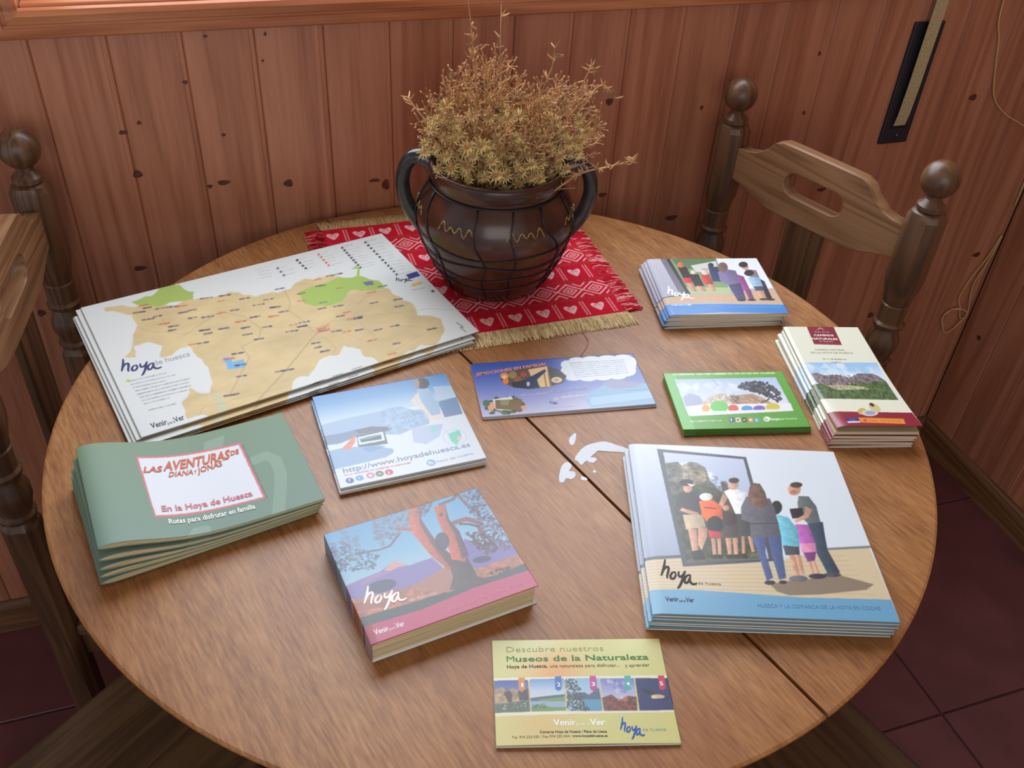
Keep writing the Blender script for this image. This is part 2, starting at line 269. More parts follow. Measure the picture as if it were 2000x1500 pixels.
   ('fig',[(0.555,0.565),(0.615,0.560),(0.597,0.675),(0.584,0.795),(0.551,0.806),(0.549,0.678)],(74,90,136)),
   ('fig',[(0.532,0.821),(0.530,0.826),(0.525,0.829),(0.518,0.832),(0.510,0.834),(0.502,0.835),(0.495,0.834),(0.489,0.831),(0.486,0.828),(0.485,0.824),(0.488,0.820),(0.493,0.816),(0.499,0.813),(0.507,0.811),(0.516,0.811),(0.523,0.812),(0.528,0.814),(0.532,0.817)],(62,52,62)),
   ('fig',[(0.581,0.817),(0.579,0.821),(0.576,0.824),(0.570,0.827),(0.565,0.828),(0.559,0.828),(0.554,0.828),(0.550,0.825),(0.548,0.822),(0.547,0.819),(0.549,0.815),(0.553,0.812),(0.558,0.809),(0.564,0.808),(0.570,0.808),(0.575,0.809),(0.579,0.811),(0.581,0.814)],(62,52,62)),
   ('fig',[(0.508,0.327),(0.531,0.356),(0.614,0.334),(0.623,0.405),(0.619,0.498),(0.615,0.563),(0.477,0.581),(0.491,0.488),(0.457,0.474),(0.470,0.397)],(98,98,108)),
   ('line',[(0.491,0.498),(0.619,0.486)],0.006,(60,60,70),1.0),
   ('fig',[(0.534,0.268),(0.560,0.239),(0.588,0.242),(0.600,0.291),(0.601,0.369),(0.565,0.402),(0.525,0.385),(0.513,0.336)],(114,80,64)),
   ('noise',[(0.534,0.268),(0.588,0.242),(0.601,0.369),(0.525,0.385)],0.3,70,5),
   ('poly',[(0.001,0.880),(0.158,0.874),(0.295,0.879),(0.631,0.893),(0.997,0.886),(1.001,1.002),(0.700,1.006),(0.271,1.010),(-0.001,1.005)],(108,163,198),1.0)],
  [('l',(0.063,0.735),(0.215,0.732),(0.047,0.871),(48,34,36),0.06),
   ('t','de huesca',(0.206,0.846),(0.302,0.846),0.015,(120,98,80),0.0,0.0),
   ('t','Venir',(0.061,0.937),(0.115,0.935),0.023,(28,48,86),0.02,0.0),
   ('t','para',(0.116,0.938),(0.142,0.938),0.014,(40,62,100),0.0,0.0),
   ('t','Ver',(0.143,0.937),(0.177,0.937),0.023,(28,48,86),0.02,0.0),
   ('t','HUESCA Y LA COMARCA DE LA HOYA EN COCHE',(0.433,0.951),(0.938,0.942),0.019,(78,128,166),0.0,0.0)]),
 'book': (
  [('grad',[(0,(112,170,216)),(0.35,(150,200,232)),(0.6,(205,222,232))]),
   ('poly',[(0.754,0.422),(0.844,0.520),(0.95,0.510),(1.018,0.636),(1.023,0.727),(0.703,0.722),(0.545,0.713)],(140,126,188),1.0),
   ('poly',[(0.001,0.493),(0.089,0.479),(0.210,0.469),(0.311,0.421),(0.377,0.494),(0.523,0.492),(0.553,0.597),(0.559,0.696),(0.249,0.655),(0.024,0.638),(-0.011,0.586)],(148,132,192),1.0),
   ('poly',[(0.234,0.467),(0.312,0.417),(0.370,0.490),(0.317,0.481),(0.266,0.492)],(228,172,170),1.0),
   ('poly',[(0.085,0.495),(0.208,0.474),(0.265,0.497),(0.151,0.511),(0.082,0.535)],(190,150,180),0.6),
   ('gradp',[(-0.012,0.619),(0.249,0.655),(0.567,0.695),(0.743,0.701),(1.018,0.699),(1.013,0.851),(0.729,0.867),(0.415,0.866),(0.000,0.798)],[(0.55,(190,130,112)),(0.8,(196,128,98)),(1,(150,100,84))]),
   ('noise',[(-0.012,0.619),(0.567,0.695),(1.018,0.699),(1.013,0.851),(0.005,0.779)],0.25,40,7),
   ('poly',[(0.269,0.599),(0.262,0.616),(0.245,0.630),(0.221,0.638),(0.192,0.641),(0.163,0.638),(0.136,0.629),(0.114,0.615),(0.101,0.597),(0.097,0.579),(0.104,0.562),(0.121,0.548),(0.145,0.539),(0.174,0.536),(0.204,0.539),(0.231,0.549),(0.253,0.563),(0.266,0.580)],(86,82,112),1),
   ('poly',[(0.839,0.656),(0.833,0.665),(0.822,0.671),(0.806,0.674),(0.788,0.672),(0.769,0.667),(0.753,0.66),(0.740,0.65),(0.733,0.639),(0.732,0.628),(0.738,0.619),(0.749,0.613),(0.765,0.611),(0.784,0.612),(0.802,0.617),(0.819,0.625),(0.831,0.635),(0.839,0.646)],(78,68,98),1),
   ('poly',[(0.529,0.660),(0.526,0.664),(0.518,0.668),(0.505,0.670),(0.490,0.671),(0.475,0.670),(0.460,0.668),(0.449,0.665),(0.441,0.661),(0.439,0.656),(0.442,0.652),(0.450,0.648),(0.463,0.646),(0.478,0.645),(0.493,0.646),(0.508,0.648),(0.52,0.651),(0.527,0.655)],(80,65,85),1),
   ('poly',[(0.491,0.707),(0.488,0.711),(0.481,0.713),(0.470,0.714),(0.458,0.714),(0.446,0.711),(0.434,0.707),(0.425,0.703),(0.419,0.698),(0.418,0.693),(0.421,0.689),(0.428,0.686),(0.438,0.685),(0.450,0.686),(0.463,0.689),(0.475,0.692),(0.484,0.697),(0.489,0.702)],(90,70,70),1),
   ('poly',[(-0.015,0.646),(0.108,0.664),(0.234,0.706),(0.144,0.750),(-0.004,0.719)],(176,108,96),0.8),
   ('poly',[(0.003,0.772),(0.284,0.794),(0.514,0.803),(0.718,0.790),(0.833,0.807),(1.007,0.787),(1.017,0.862),(0.651,0.862),(0.329,0.895),(-0.002,0.872)],(72,78,80),1.0),
   ('leaf',[(0.791,0.768),(0.918,0.760),(0.925,0.824),(0.797,0.795)],25,0.016,[(60,55,58)],4,1.0),
   ('poly',[(0.322,0.670),(0.584,0.600),(0.722,0.671),(0.714,0.800),(0.511,0.813)],(186,132,116),1.0),
   ('fig',[(0.602,0.548),(0.714,0.555),(0.712,0.679),(0.709,0.761),(0.764,0.840),(0.659,0.842),(0.524,0.797),(0.579,0.707)],(88,74,76)),
   ('fig',[(0.539,-0.026),(0.618,-0.005),(0.571,0.140),(0.583,0.360),(0.625,0.509),(0.623,0.633),(0.573,0.631),(0.526,0.484),(0.488,0.245),(0.495,0.087)],(200,110,90)),
   ('fig',[(0.605,-0.006),(0.577,0.143),(0.592,0.364),(0.632,0.513),(0.627,0.622),(0.600,0.670),(0.581,0.537),(0.558,0.386),(0.553,0.171)],(112,78,84)),
   ('fig',[(0.684,0.053),(0.760,0.064),(0.728,0.207),(0.744,0.337),(0.730,0.538),(0.686,0.616),(0.623,0.558),(0.655,0.371),(0.661,0.228)],(200,108,88)),
   ('fig',[(0.756,0.062),(0.732,0.210),(0.751,0.341),(0.728,0.575),(0.678,0.587),(0.716,0.363),(0.716,0.215)],(104,74,80)),
   ('poly',[(0.713,0.152),(0.711,0.157),(0.707,0.161),(0.703,0.163),(0.698,0.163),(0.694,0.161),(0.691,0.157),(0.689,0.152),(0.689,0.146),(0.690,0.140),(0.693,0.134),(0.696,0.130),(0.701,0.128),(0.705,0.128),(0.709,0.131),(0.712,0.134),(0.714,0.140),(0.715,0.146)],(100,60,60),1.0),
   ('poly',[(0.665,0.402),(0.653,0.427),(0.639,0.446),(0.623,0.458),(0.607,0.461),(0.593,0.454),(0.584,0.438),(0.579,0.416),(0.580,0.389),(0.587,0.362),(0.598,0.336),(0.613,0.316),(0.629,0.304),(0.645,0.301),(0.659,0.308),(0.668,0.324),(0.673,0.347),(0.672,0.374)],(74,64,80),0.9),
   ('line',[(0.488,0.192),(0.425,0.152)],0.029,(188,110,96),1.0),
   ('line',[(0.419,0.196),(0.329,0.280),(0.262,0.285),(0.127,0.253)],0.013,(120,92,106),1.0),
   ('line',[(0.754,0.255),(0.831,0.254),(0.886,0.317),(0.869,0.442)],0.035,(150,90,86),1.0),
   ('line',[(0.779,0.282),(0.829,0.308),(0.871,0.356)],0.015,(74,60,70),1.0),
   ('line',[(0.730,0.048),(0.821,0.038),(0.879,-0.025)],0.023,(120,82,90),1.0),
   ('line',[(0.863,-0.004),(0.880,0.119),(0.920,0.224),(0.890,0.386)],0.023,(130,86,92),1.0),
   ('leaf',[(0.302,0.001),(0.414,-0.009),(0.567,-0.007),(0.47,0.169),(0.380,0.216),(0.299,0.271),(0.253,0.176)],230,0.019,[(116,118,142),(136,134,158),(150,156,180)],2,0.75),
   ('leaf',[(-0.012,0.104),(0.071,0.096),(0.160,0.219),(0.261,0.347),(0.160,0.45),(0.056,0.372),(0.002,0.368)],210,0.018,[(66,72,92),(96,102,132),(120,130,160)],3,0.8),
   ('leaf',[(0.099,0.018),(0.196,0.054),(0.160,0.219),(0.074,0.149)],60,0.023,[(120,140,170)],8,0.4),
   ('leaf',[(0.889,0.023),(1.006,0.018),(0.991,0.247),(0.992,0.466),(1.013,0.659),(0.884,0.592),(0.878,0.407),(0.877,0.202)],420,0.019,[(92,88,112),(124,120,146),(70,62,82),(150,160,190)],5,0.85),
   ('leaf',[(0.788,0.374),(0.9,0.418),(0.912,0.606),(0.826,0.613),(0.774,0.484)],130,0.019,[(78,64,80),(110,86,96)],6,0.9),
   ('leaf',[(0.586,-0.012),(0.703,-0.000),(0.646,0.068),(0.571,0.140)],60,0.019,[(100,92,112)],7,0.8),
   ('poly',[(0.001,0.851),(0.336,0.871),(0.658,0.844),(1.012,0.854),(1.001,1.000),(0.515,1.023),(-0.000,1.001)],(206,78,118),1.0),
   ('poly',[(0.001,0.851),(0.047,0.855),(0.040,0.999),(-0.000,1.001)],(168,30,62),0.8)],
  [('l',(0.076,0.573),(0.323,0.587),(0.026,0.773),(240,240,238),0.05),
   ('t','de huesca',(0.291,0.786),(0.442,0.795),0.030,(222,216,216),0.0,0.0),
   ('t','Venir',(0.040,0.939),(0.122,0.942),0.042,(245,235,240),0.02,0.0),
   ('t','para',(0.124,0.943),(0.163,0.944),0.022,(245,235,240),0.0,0.0),
   ('t','Ver',(0.163,0.946),(0.21,0.946),0.042,(245,235,240),0.02,0.0),
   ('t','365 IDEAS QUE NO TE PUEDES PERDER',(0.449,0.959),(0.976,0.944),0.034,(228,146,172),0.0,0.0)]),
 'leaflet': (
  [('grad',[(0,(226,234,243))]),
   ('gradp',[(0.0,0.0),(1.0,0.0),(0.996,0.312),(0.568,0.325),(-0.001,0.339)],[(0,(92,146,206)),(0.12,(120,168,216)),(0.28,(190,214,236)),(0.4,(222,233,243))]),
   ('poly',[(-0.000,0.333),(0.199,0.309),(0.423,0.304),(0.503,0.283),(0.577,0.291),(0.657,0.359),(0.729,0.373),(0.752,0.454),(0.726,0.540),(0.599,0.559),(0.503,0.593),(0.415,0.566),(0.197,0.533),(0.088,0.570),(-0.003,0.556)],(164,190,220),1.0),
   ('noise',[(0.423,0.304),(0.577,0.291),(0.752,0.454),(0.599,0.559),(0.415,0.566)],0.18,40,2),
   ('poly',[(-0.003,0.454),(0.110,0.460),(0.214,0.452),(0.316,0.451),(0.427,0.481),(0.469,0.519),(0.406,0.540),(0.197,0.529),(0.075,0.563),(-0.001,0.551)],(112,130,158),0.8),
   ('poly',[(0.212,0.457),(0.332,0.448),(0.433,0.485),(0.446,0.524),(0.232,0.503)],(100,92,104),0.7),
   ('poly',[(0.850,0.316),(0.999,0.303),(0.986,0.503),(0.851,0.503)],(120,148,182),1.0),
   ('poly',[(0.869,0.134),(1.008,0.164),(0.995,0.287),(0.853,0.304)],(196,214,232),0.8),
   ('poly',[(0.661,0.256),(0.767,0.14),(0.769,0.363),(0.852,0.497),(0.734,0.522),(0.723,0.397)],(238,224,212),0.8),
   ('poly',[(0.746,0.133),(0.831,0.147),(0.835,0.286),(0.861,0.319),(0.834,0.456),(0.766,0.459),(0.742,0.294)],(168,194,222),1.0),
   ('poly',[(0.853,0.090),(0.844,0.111),(0.831,0.128),(0.815,0.138),(0.797,0.140),(0.781,0.135),(0.768,0.123),(0.759,0.105),(0.755,0.083),(0.758,0.060),(0.767,0.039),(0.780,0.022),(0.796,0.012),(0.814,0.009),(0.831,0.014),(0.844,0.027),(0.853,0.045),(0.856,0.067)],(72,64,74),1.0),
   ('poly',[(0.783,0.071),(0.778,0.088),(0.770,0.103),(0.762,0.113),(0.755,0.117),(0.748,0.115),(0.744,0.107),(0.742,0.094),(0.743,0.077),(0.746,0.059),(0.752,0.041),(0.759,0.026),(0.767,0.016),(0.775,0.012),(0.781,0.014),(0.786,0.022),(0.788,0.035),(0.787,0.052)],(176,140,118),1.0),
   ('poly',[(0.592,0.557),(0.718,0.555),(0.818,0.569),(0.759,0.689),(0.645,0.746),(0.570,0.700)],(192,204,230),1.0),
   ('poly',[(0.735,0.567),(0.767,0.571),(0.741,0.640),(0.715,0.620)],(142,220,202),1.0),
   ('line',[(0.806,0.612),(0.825,0.675)],0.003,(190,190,200),1.0),
   ('line',[(0.936,0.754),(0.925,0.776),(0.909,0.794),(0.888,0.806),(0.864,0.811),(0.840,0.809),(0.817,0.800),(0.798,0.785),(0.784,0.764),(0.776,0.741),(0.775,0.717),(0.782,0.694),(0.795,0.673),(0.814,0.658),(0.837,0.650),(0.862,0.648),(0.886,0.654),(0.908,0.667),(0.925,0.685),(0.935,0.707),(0.939,0.732),(0.935,0.756)],0.003,(206,194,204),1.0),
   ('poly',[(0.821,0.685),(0.909,0.664),(0.905,0.733),(0.844,0.818),(0.821,0.766)],(130,216,186),1.0),
   ('poly',[(0.901,0.755),(0.898,0.762),(0.893,0.767),(0.887,0.770),(0.881,0.771),(0.875,0.769),(0.870,0.765),(0.867,0.759),(0.865,0.752),(0.866,0.744),(0.869,0.738),(0.874,0.732),(0.880,0.729),(0.887,0.728),(0.893,0.730),(0.898,0.734),(0.901,0.740),(0.902,0.748)],(232,200,205),1.0),
   ('poly',[(-0.006,0.616),(0.086,0.615),(0.288,0.645),(0.420,0.725),(0.415,0.761),(0.355,0.792),(0.168,0.805),(-0.008,0.810)],(150,178,214),1.0),
   ('poly',[(0.214,0.656),(0.317,0.643),(0.380,0.684),(0.259,0.714)],(120,150,195),0.6),
   ('poly',[(0.211,0.518),(0.408,0.515),(0.398,0.662),(0.200,0.638)],(88,100,112),1.0),
   ('poly',[(0.214,0.535),(0.396,0.527),(0.388,0.622),(0.209,0.617)],(226,236,238),1.0),
   ('poly',[(0.226,0.554),(0.375,0.548),(0.371,0.603),(0.228,0.595)],(62,92,88),1.0),
   ('line',[(0.227,0.559),(0.291,0.567),(0.374,0.553)],0.011,(150,180,200),1.0),
   ('poly',[(0.085,0.622),(0.165,0.546),(0.196,0.51),(0.201,0.531),(0.187,0.586),(0.138,0.644)],(230,134,106),1.0),
   ('greek',(0.055,0.896),(0.490,0.905),0.021,(206,130,150),3),
   ('poly',[(0.100,0.953),(0.097,0.962),(0.091,0.968),(0.083,0.972),(0.074,0.972),(0.065,0.970),(0.057,0.964),(0.051,0.956),(0.048,0.947),(0.048,0.937),(0.052,0.929),(0.058,0.922),(0.066,0.918),(0.075,0.918),(0.084,0.921),(0.092,0.926),(0.098,0.934),(0.101,0.944)],(44,74,150),1.0),
   ('poly',[(0.167,0.948),(0.163,0.957),(0.157,0.963),(0.149,0.967),(0.14,0.968),(0.131,0.965),(0.123,0.959),(0.117,0.951),(0.114,0.942),(0.114,0.932),(0.118,0.924),(0.124,0.917),(0.132,0.914),(0.142,0.913),(0.151,0.916),(0.158,0.921),(0.164,0.929),(0.167,0.939)],(92,162,216),1.0),
   ('poly',[(0.239,0.945),(0.236,0.954),(0.23,0.960),(0.221,0.964),(0.212,0.965),(0.203,0.962),(0.195,0.956),(0.190,0.948),(0.187,0.939),(0.187,0.93),(0.191,0.921),(0.197,0.914),(0.205,0.911),(0.215,0.910),(0.224,0.913),(0.232,0.918),(0.237,0.926),(0.240,0.936)],(206,110,124),1.0),
   ('poly',[(0.301,0.947),(0.297,0.956),(0.291,0.962),(0.283,0.966),(0.274,0.967),(0.264,0.964),(0.257,0.958),(0.251,0.950),(0.248,0.941),(0.249,0.931),(0.252,0.923),(0.259,0.916),(0.267,0.912),(0.276,0.912),(0.285,0.915),(0.293,0.920),(0.299,0.928),(0.302,0.938)],(70,92,46),1.0),
   ('poly',[(0.364,0.951),(0.360,0.959),(0.354,0.966),(0.345,0.969),(0.336,0.970),(0.327,0.967),(0.319,0.962),(0.314,0.954),(0.311,0.944),(0.312,0.935),(0.315,0.926),(0.322,0.92),(0.330,0.916),(0.339,0.915),(0.348,0.918),(0.356,0.924),(0.362,0.932),(0.364,0.941)],(200,44,62),1.0),
   ('poly',[(0.228,0.942),(0.226,0.947),(0.222,0.950),(0.218,0.952),(0.213,0.953),(0.208,0.951),(0.203,0.948),(0.200,0.944),(0.199,0.938),(0.199,0.933),(0.201,0.928),(0.204,0.925),(0.209,0.923),(0.214,0.922),(0.219,0.924),(0.223,0.927),(0.226,0.931),(0.228,0.936)],(235,225,230),1.0),
   ('poly',[(0.291,0.944),(0.289,0.948),(0.285,0.951),(0.280,0.952),(0.275,0.952),(0.27,0.950),(0.265,0.947),(0.261,0.943),(0.259,0.939),(0.259,0.935),(0.261,0.931),(0.265,0.928),(0.269,0.927),(0.275,0.927),(0.280,0.929),(0.285,0.932),(0.289,0.935),(0.291,0.940)],(170,190,120),1.0),
   ('poly',[(0.658,0.946),(0.653,0.956),(0.645,0.964),(0.635,0.968),(0.624,0.969),(0.614,0.966),(0.605,0.959),(0.599,0.950),(0.596,0.939),(0.597,0.927),(0.602,0.917),(0.610,0.909),(0.620,0.904),(0.631,0.904),(0.641,0.907),(0.650,0.914),(0.656,0.923),(0.659,0.934)],(148,180,216),1.0)],
  [('t','http://www.hoyadehuesca.es',(0.051,0.863),(0.932,0.856),0.049,(152,166,182),0.01,0.0),
   ('t','f',(0.066,0.957),(0.080,0.957),0.029,(235,240,245),0.02,0.0),
   ('t','t',(0.132,0.952),(0.146,0.952),0.029,(235,240,245),0.02,0.0),
   ('t','p',(0.329,0.955),(0.343,0.955),0.029,(235,240,245),0.02,0.0),
   ('t','h',(0.612,0.951),(0.635,0.952),0.033,(240,245,250),0.02,0.0),
   ('t','hoya de huesca',(0.664,0.948),(0.929,0.938),0.025,(176,190,208),0.0,0.0)]),
 'booklet': (
  [('grad',[(0,(116,140,116)),(1,(116,142,130))]),
   ('poly',[(0.575,0.102),(0.682,0.079),(0.651,0.211),(0.556,0.206)],(138,162,144),0.7),
   ('line',[(0.762,0.434),(0.829,0.414),(0.864,0.488),(0.861,0.631),(0.819,0.827),(0.766,1.036)],0.059,(138,162,146),0.7),
   ('poly',[(0.399,0.933),(0.467,0.937),(0.469,1.007),(0.357,1.015)],(138,166,154),0.7),
   ('poly',[(0.735,0.222),(0.748,0.237),(0.758,0.836),(0.744,0.840)],(96,110,100),0.7),
   ('poly',[(0.248,0.162),(0.739,0.209),(0.749,0.828),(0.255,0.799)],(206,112,118),1.0),
   ('poly',[(0.257,0.182),(0.728,0.228),(0.739,0.812),(0.260,0.778)],(214,220,228),1.0)],
  [('t','LAS',(0.262,0.341),(0.342,0.344),0.061,(196,88,44),0.03,0.25),
   ('t','AVENTURAS',(0.350,0.335),(0.662,0.345),0.095,(196,88,44),0.03,0.25),
   ('t','DE',(0.671,0.320),(0.712,0.318),0.047,(196,88,44),0.03,0.25),
   ('t','DIANA',(0.364,0.407),(0.475,0.416),0.053,(196,88,44),0.02,0.25),
   ('t','Y',(0.48,0.415),(0.492,0.414),0.034,(196,88,44),0.02,0.25),
   ('t','JONÁS',(0.496,0.419),(0.617,0.400),0.058,(196,88,44),0.02,0.25),
   ('t','En la Hoya de Huesca',(0.292,0.746),(0.698,0.774),0.055,(204,112,124),0.02,0.0),
   ('t','Rutas para disfrutar en familia',(0.305,0.871),(0.687,0.899),0.047,(236,240,236),0.02,0.0)]),
 'museum': (
  [('grad',[(0,(216,211,138))]),
   ('blob',(0.288,0.063),0.200,(222,232,178),0.8),
   ('blob',(0.363,0.326),0.200,(232,160,92),0.85),
   ('blob',(0.254,0.795),0.231,(224,178,110),0.6),
   ('blob',(0.828,0.053),0.158,(232,230,170),0.7),
   ('poly',[(-0.001,0.38),(1.004,0.369),(1.004,0.406),(0.001,0.413)],(238,236,214),1.0),
   ('poly',[(0.001,0.699),(1.002,0.697),(1.003,0.720),(0.003,0.735)],(236,232,206),1.0),
   ('gradp',[(0.002,0.403),(0.196,0.400),(0.195,0.702),(0.001,0.706)],[(0.38,(52,72,150)),(0.52,(110,125,175))]),
   ('poly',[(0.002,0.493),(0.048,0.463),(0.074,0.495),(0.111,0.475),(0.137,0.507),(0.146,0.597),(0.005,0.638)],(172,144,112),1.0),
   ('poly',[(0.054,0.52),(0.087,0.500),(0.103,0.536),(0.096,0.616),(0.077,0.607)],(62,48,50),1.0),
   ('poly',[(0.134,0.509),(0.195,0.488),(0.193,0.594),(0.139,0.592)],(64,48,62),1.0),
   ('noise',[(0.002,0.493),(0.138,0.476),(0.146,0.597),(0.005,0.638)],0.35,60,2),
   ('poly',[(0.001,0.628),(0.107,0.611),(0.195,0.589),(0.195,0.702),(0.001,0.706)],(84,100,80),1.0),
   ('leaf',[(0.047,0.634),(0.191,0.598),(0.192,0.648),(0.046,0.673)],45,0.008,[(190,195,170),(60,75,60)],4,1.0),
   ('gradp',[(0.205,0.395),(0.402,0.390),(0.393,0.699),(0.202,0.702)],[(0.37,(96,140,206)),(0.5,(190,206,226)),(0.56,(205,215,226))]),
   ('poly',[(0.202,0.574),(0.289,0.559),(0.397,0.544),(0.395,0.604),(0.201,0.604)],(72,92,112),1.0),
   ('poly',[(0.249,0.590),(0.395,0.566),(0.395,0.616),(0.251,0.612)],(112,148,78),1.0),
   ('poly',[(0.201,0.603),(0.395,0.612),(0.393,0.668),(0.202,0.663)],(152,174,204),1.0),
   ('poly',[(0.202,0.663),(0.262,0.635),(0.308,0.661),(0.395,0.666),(0.393,0.699),(0.202,0.702)],(108,148,84),1.0),
   ('leaf',[(0.205,0.638),(0.286,0.631),(0.284,0.670),(0.203,0.678)],40,0.008,[(70,100,80)],5,1.0),
   ('gradp',[(0.410,0.390),(0.604,0.390),(0.596,0.704),(0.401,0.703)],[(0.37,(138,184,218)),(0.55,(180,206,226))]),
   ('poly',[(0.408,0.544),(0.51,0.527),(0.532,0.553),(0.594,0.483),(0.599,0.600),(0.408,0.600)],(78,94,124),1.0),
   ('poly',[(0.486,0.597),(0.599,0.595),(0.596,0.704),(0.497,0.704)],(92,154,186),1.0),
   ('leaf',[(0.411,0.398),(0.469,0.402),(0.493,0.506),(0.513,0.557),(0.496,0.627),(0.530,0.697),(0.403,0.701)],260,0.012,[(40,54,60),(58,72,74),(90,108,110)],6,1.0),
   ('gradp',[(0.609,0.396),(0.805,0.396),(0.793,0.704),(0.604,0.704)],[(0.37,(104,116,190)),(0.47,(150,158,206)),(0.58,(196,194,222))]),
   ('leaf',[(0.623,0.407),(0.790,0.411),(0.791,0.525),(0.686,0.532)],30,0.024,[(120,116,176),(206,204,226)],7,0.6),
   ('poly',[(0.604,0.582),(0.660,0.551),(0.700,0.605),(0.753,0.564),(0.801,0.576),(0.793,0.704),(0.604,0.704)],(120,64,50),1.0),
   ('poly',[(0.756,0.594),(0.754,0.602),(0.750,0.608),(0.745,0.613),(0.739,0.616),(0.733,0.615),(0.727,0.613),(0.723,0.608),(0.720,0.601),(0.720,0.593),(0.722,0.586),(0.725,0.579),(0.731,0.575),(0.737,0.572),(0.743,0.572),(0.749,0.575),(0.753,0.580),(0.756,0.587)],(190,110,70),1.0),
   ('noise',[(0.604,0.582),(0.801,0.576),(0.793,0.704),(0.604,0.704)],0.5,60,3),
   ('gradp',[(0.812,0.396),(1.005,0.399),(0.999,0.701),(0.805,0.705)],[(0.37,(34,40,92)),(0.62,(44,52,106))]),
   ('poly',[(0.830,0.490),(0.879,0.509),(0.922,0.559),(0.890,0.568),(0.852,0.531)],(24,26,44),1.0),
   ('poly',[(0.917,0.599),(0.995,0.561),(0.978,0.601),(0.946,0.612)],(28,28,46),1.0),
   ('poly',[(0.963,0.578),(0.959,0.585),(0.952,0.590),(0.940,0.594),(0.927,0.594),(0.913,0.593),(0.901,0.589),(0.891,0.583),(0.885,0.577),(0.883,0.569),(0.887,0.563),(0.895,0.558),(0.906,0.554),(0.919,0.553),(0.933,0.555),(0.946,0.559),(0.956,0.564),(0.962,0.571)],(212,184,150),1),
   ('poly',[(0.917,0.581),(0.915,0.586),(0.912,0.590),(0.907,0.593),(0.902,0.594),(0.897,0.594),(0.892,0.592),(0.888,0.589),(0.885,0.585),(0.885,0.580),(0.887,0.575),(0.890,0.571),(0.894,0.568),(0.900,0.566),(0.905,0.567),(0.910,0.568),(0.914,0.572),(0.916,0.576)],(236,214,180),1.0),
   ('poly',[(0.141,0.378),(0.178,0.376),(0.177,0.487),(0.157,0.519),(0.139,0.491)],(216,132,62),1.0),
   ('poly',[(0.351,0.373),(0.388,0.369),(0.383,0.493),(0.363,0.514),(0.346,0.494)],(38,100,184),1.0),
   ('poly',[(0.551,0.371),(0.587,0.369),(0.584,0.496),(0.562,0.521),(0.545,0.499)],(192,52,144),1.0),
   ('poly',[(0.752,0.373),(0.788,0.371),(0.779,0.499),(0.758,0.52),(0.741,0.500)],(72,174,174),1.0),
   ('poly',[(0.948,0.373),(0.983,0.372),(0.979,0.497),(0.958,0.516),(0.94,0.500)],(204,42,82),1.0)],
  [('t','1',(0.156,0.468),(0.167,0.468),0.038,(244,244,240),0.02,0.0),
   ('t','2',(0.359,0.469),(0.379,0.468),0.038,(244,244,240),0.02,0.0),
   ('t','3',(0.556,0.469),(0.576,0.469),0.038,(244,244,240),0.02,0.0),
   ('t','4',(0.755,0.469),(0.775,0.469),0.038,(244,244,240),0.02,0.0),
   ('t','5',(0.949,0.469),(0.968,0.469),0.038,(244,244,240),0.02,0.0),
   ('t','Descubre nuestros',(0.083,0.124),(0.654,0.120),0.057,(150,160,104),-0.008,0.0),
   ('t','M',(0.081,0.219),(0.126,0.219),0.057,(58,124,54),0.0,0.0),
   ('t','useos de la Naturaleza',(0.132,0.22),(0.913,0.213),0.057,(58,124,54),0.016,0.0),
   ('t','Hoya de Huesca,',(0.081,0.287),(0.315,0.282),0.035,(40,36,30),0.015,0.0),
   ('t','una naturaleza para disfrutar...',(0.328,0.283),(0.735,0.282),0.033,(74,62,44),0.0,0.0),
   ('t','y aprender',(0.766,0.286),(0.911,0.281),0.033,(74,62,44),0.0,0.0),
   ('t','Venir',(0.316,0.831),(0.440,0.831),0.057,(240,240,232),0.02,0.0),
   ('t','para',(0.445,0.834),(0.510,0.835),0.031,(240,240,232),0.0,0.0),
   ('t','Ver',(0.516,0.833),(0.602,0.834),0.057,(240,240,232),0.03,0.0),
   ('t','Comarca Hoya de Huesca / Plana de Uesca',(0.238,0.897),(0.604,0.902),0.023,(56,52,40),0.02,0.0),
   ('t','Tel. 974 233 030 / Fax 974 232 044 /',(0.087,0.939),(0.409,0.938),0.022,(92,90,66),0.0,0.0),
   ('t','www.hoyadehuesca.es',(0.414,0.937),(0.604,0.939),0.022,(56,52,40),0.02,0.0),
   ('l',(0.683,0.784),(0.819,0.781),(0.670,0.962),(34,88,166),0.06),
   ('t','de huesca',(0.802,0.891),(0.933,0.889),0.031,(136,164,180),0.0,0.0)]),
 'card': (
  [('grad',[(0,(98,166,66)),(1,(92,160,58))]),
   ('poly',[(-0.0,0.0),(0.100,-0.000),(0.093,1.004),(0.0,1.0)],(112,184,96),1.0),  # lighter left strip: gloss on the card put into the print
   ('greek',(0.086,0.045),(0.921,0.050),0.040,(205,230,190),2),
   ('gradp',[(0.074,0.123),(0.920,0.115),(0.927,0.719),(0.083,0.773)],[(0.1,(176,198,230)),(0.45,(208,218,234)),(0.7,(226,230,234))]),
   ('leaf',[(0.091,0.225),(0.581,0.149),(0.575,0.318),(0.128,0.398)],30,0.074,[(226,230,238),(200,212,232)],2,0.6),
   ('line',[(0.388,0.119),(0.410,0.249)],0.012,(150,165,195),0.7),
   ('poly',[(0.089,0.451),(0.158,0.372),(0.225,0.432),(0.248,0.599),(0.086,0.616)],(166,176,202),1.0),
   ('poly',[(0.198,0.596),(0.299,0.451),(0.411,0.389),(0.488,0.450),(0.534,0.611)],(208,194,178),1.0),
   ('poly',[(0.454,0.502),(0.555,0.427),(0.659,0.407),(0.740,0.494),(0.792,0.605),(0.471,0.612)],(176,144,116),1.0),
   ('noise',[(0.198,0.596),(0.411,0.389),(0.740,0.494),(0.792,0.605)],0.3,50,2),
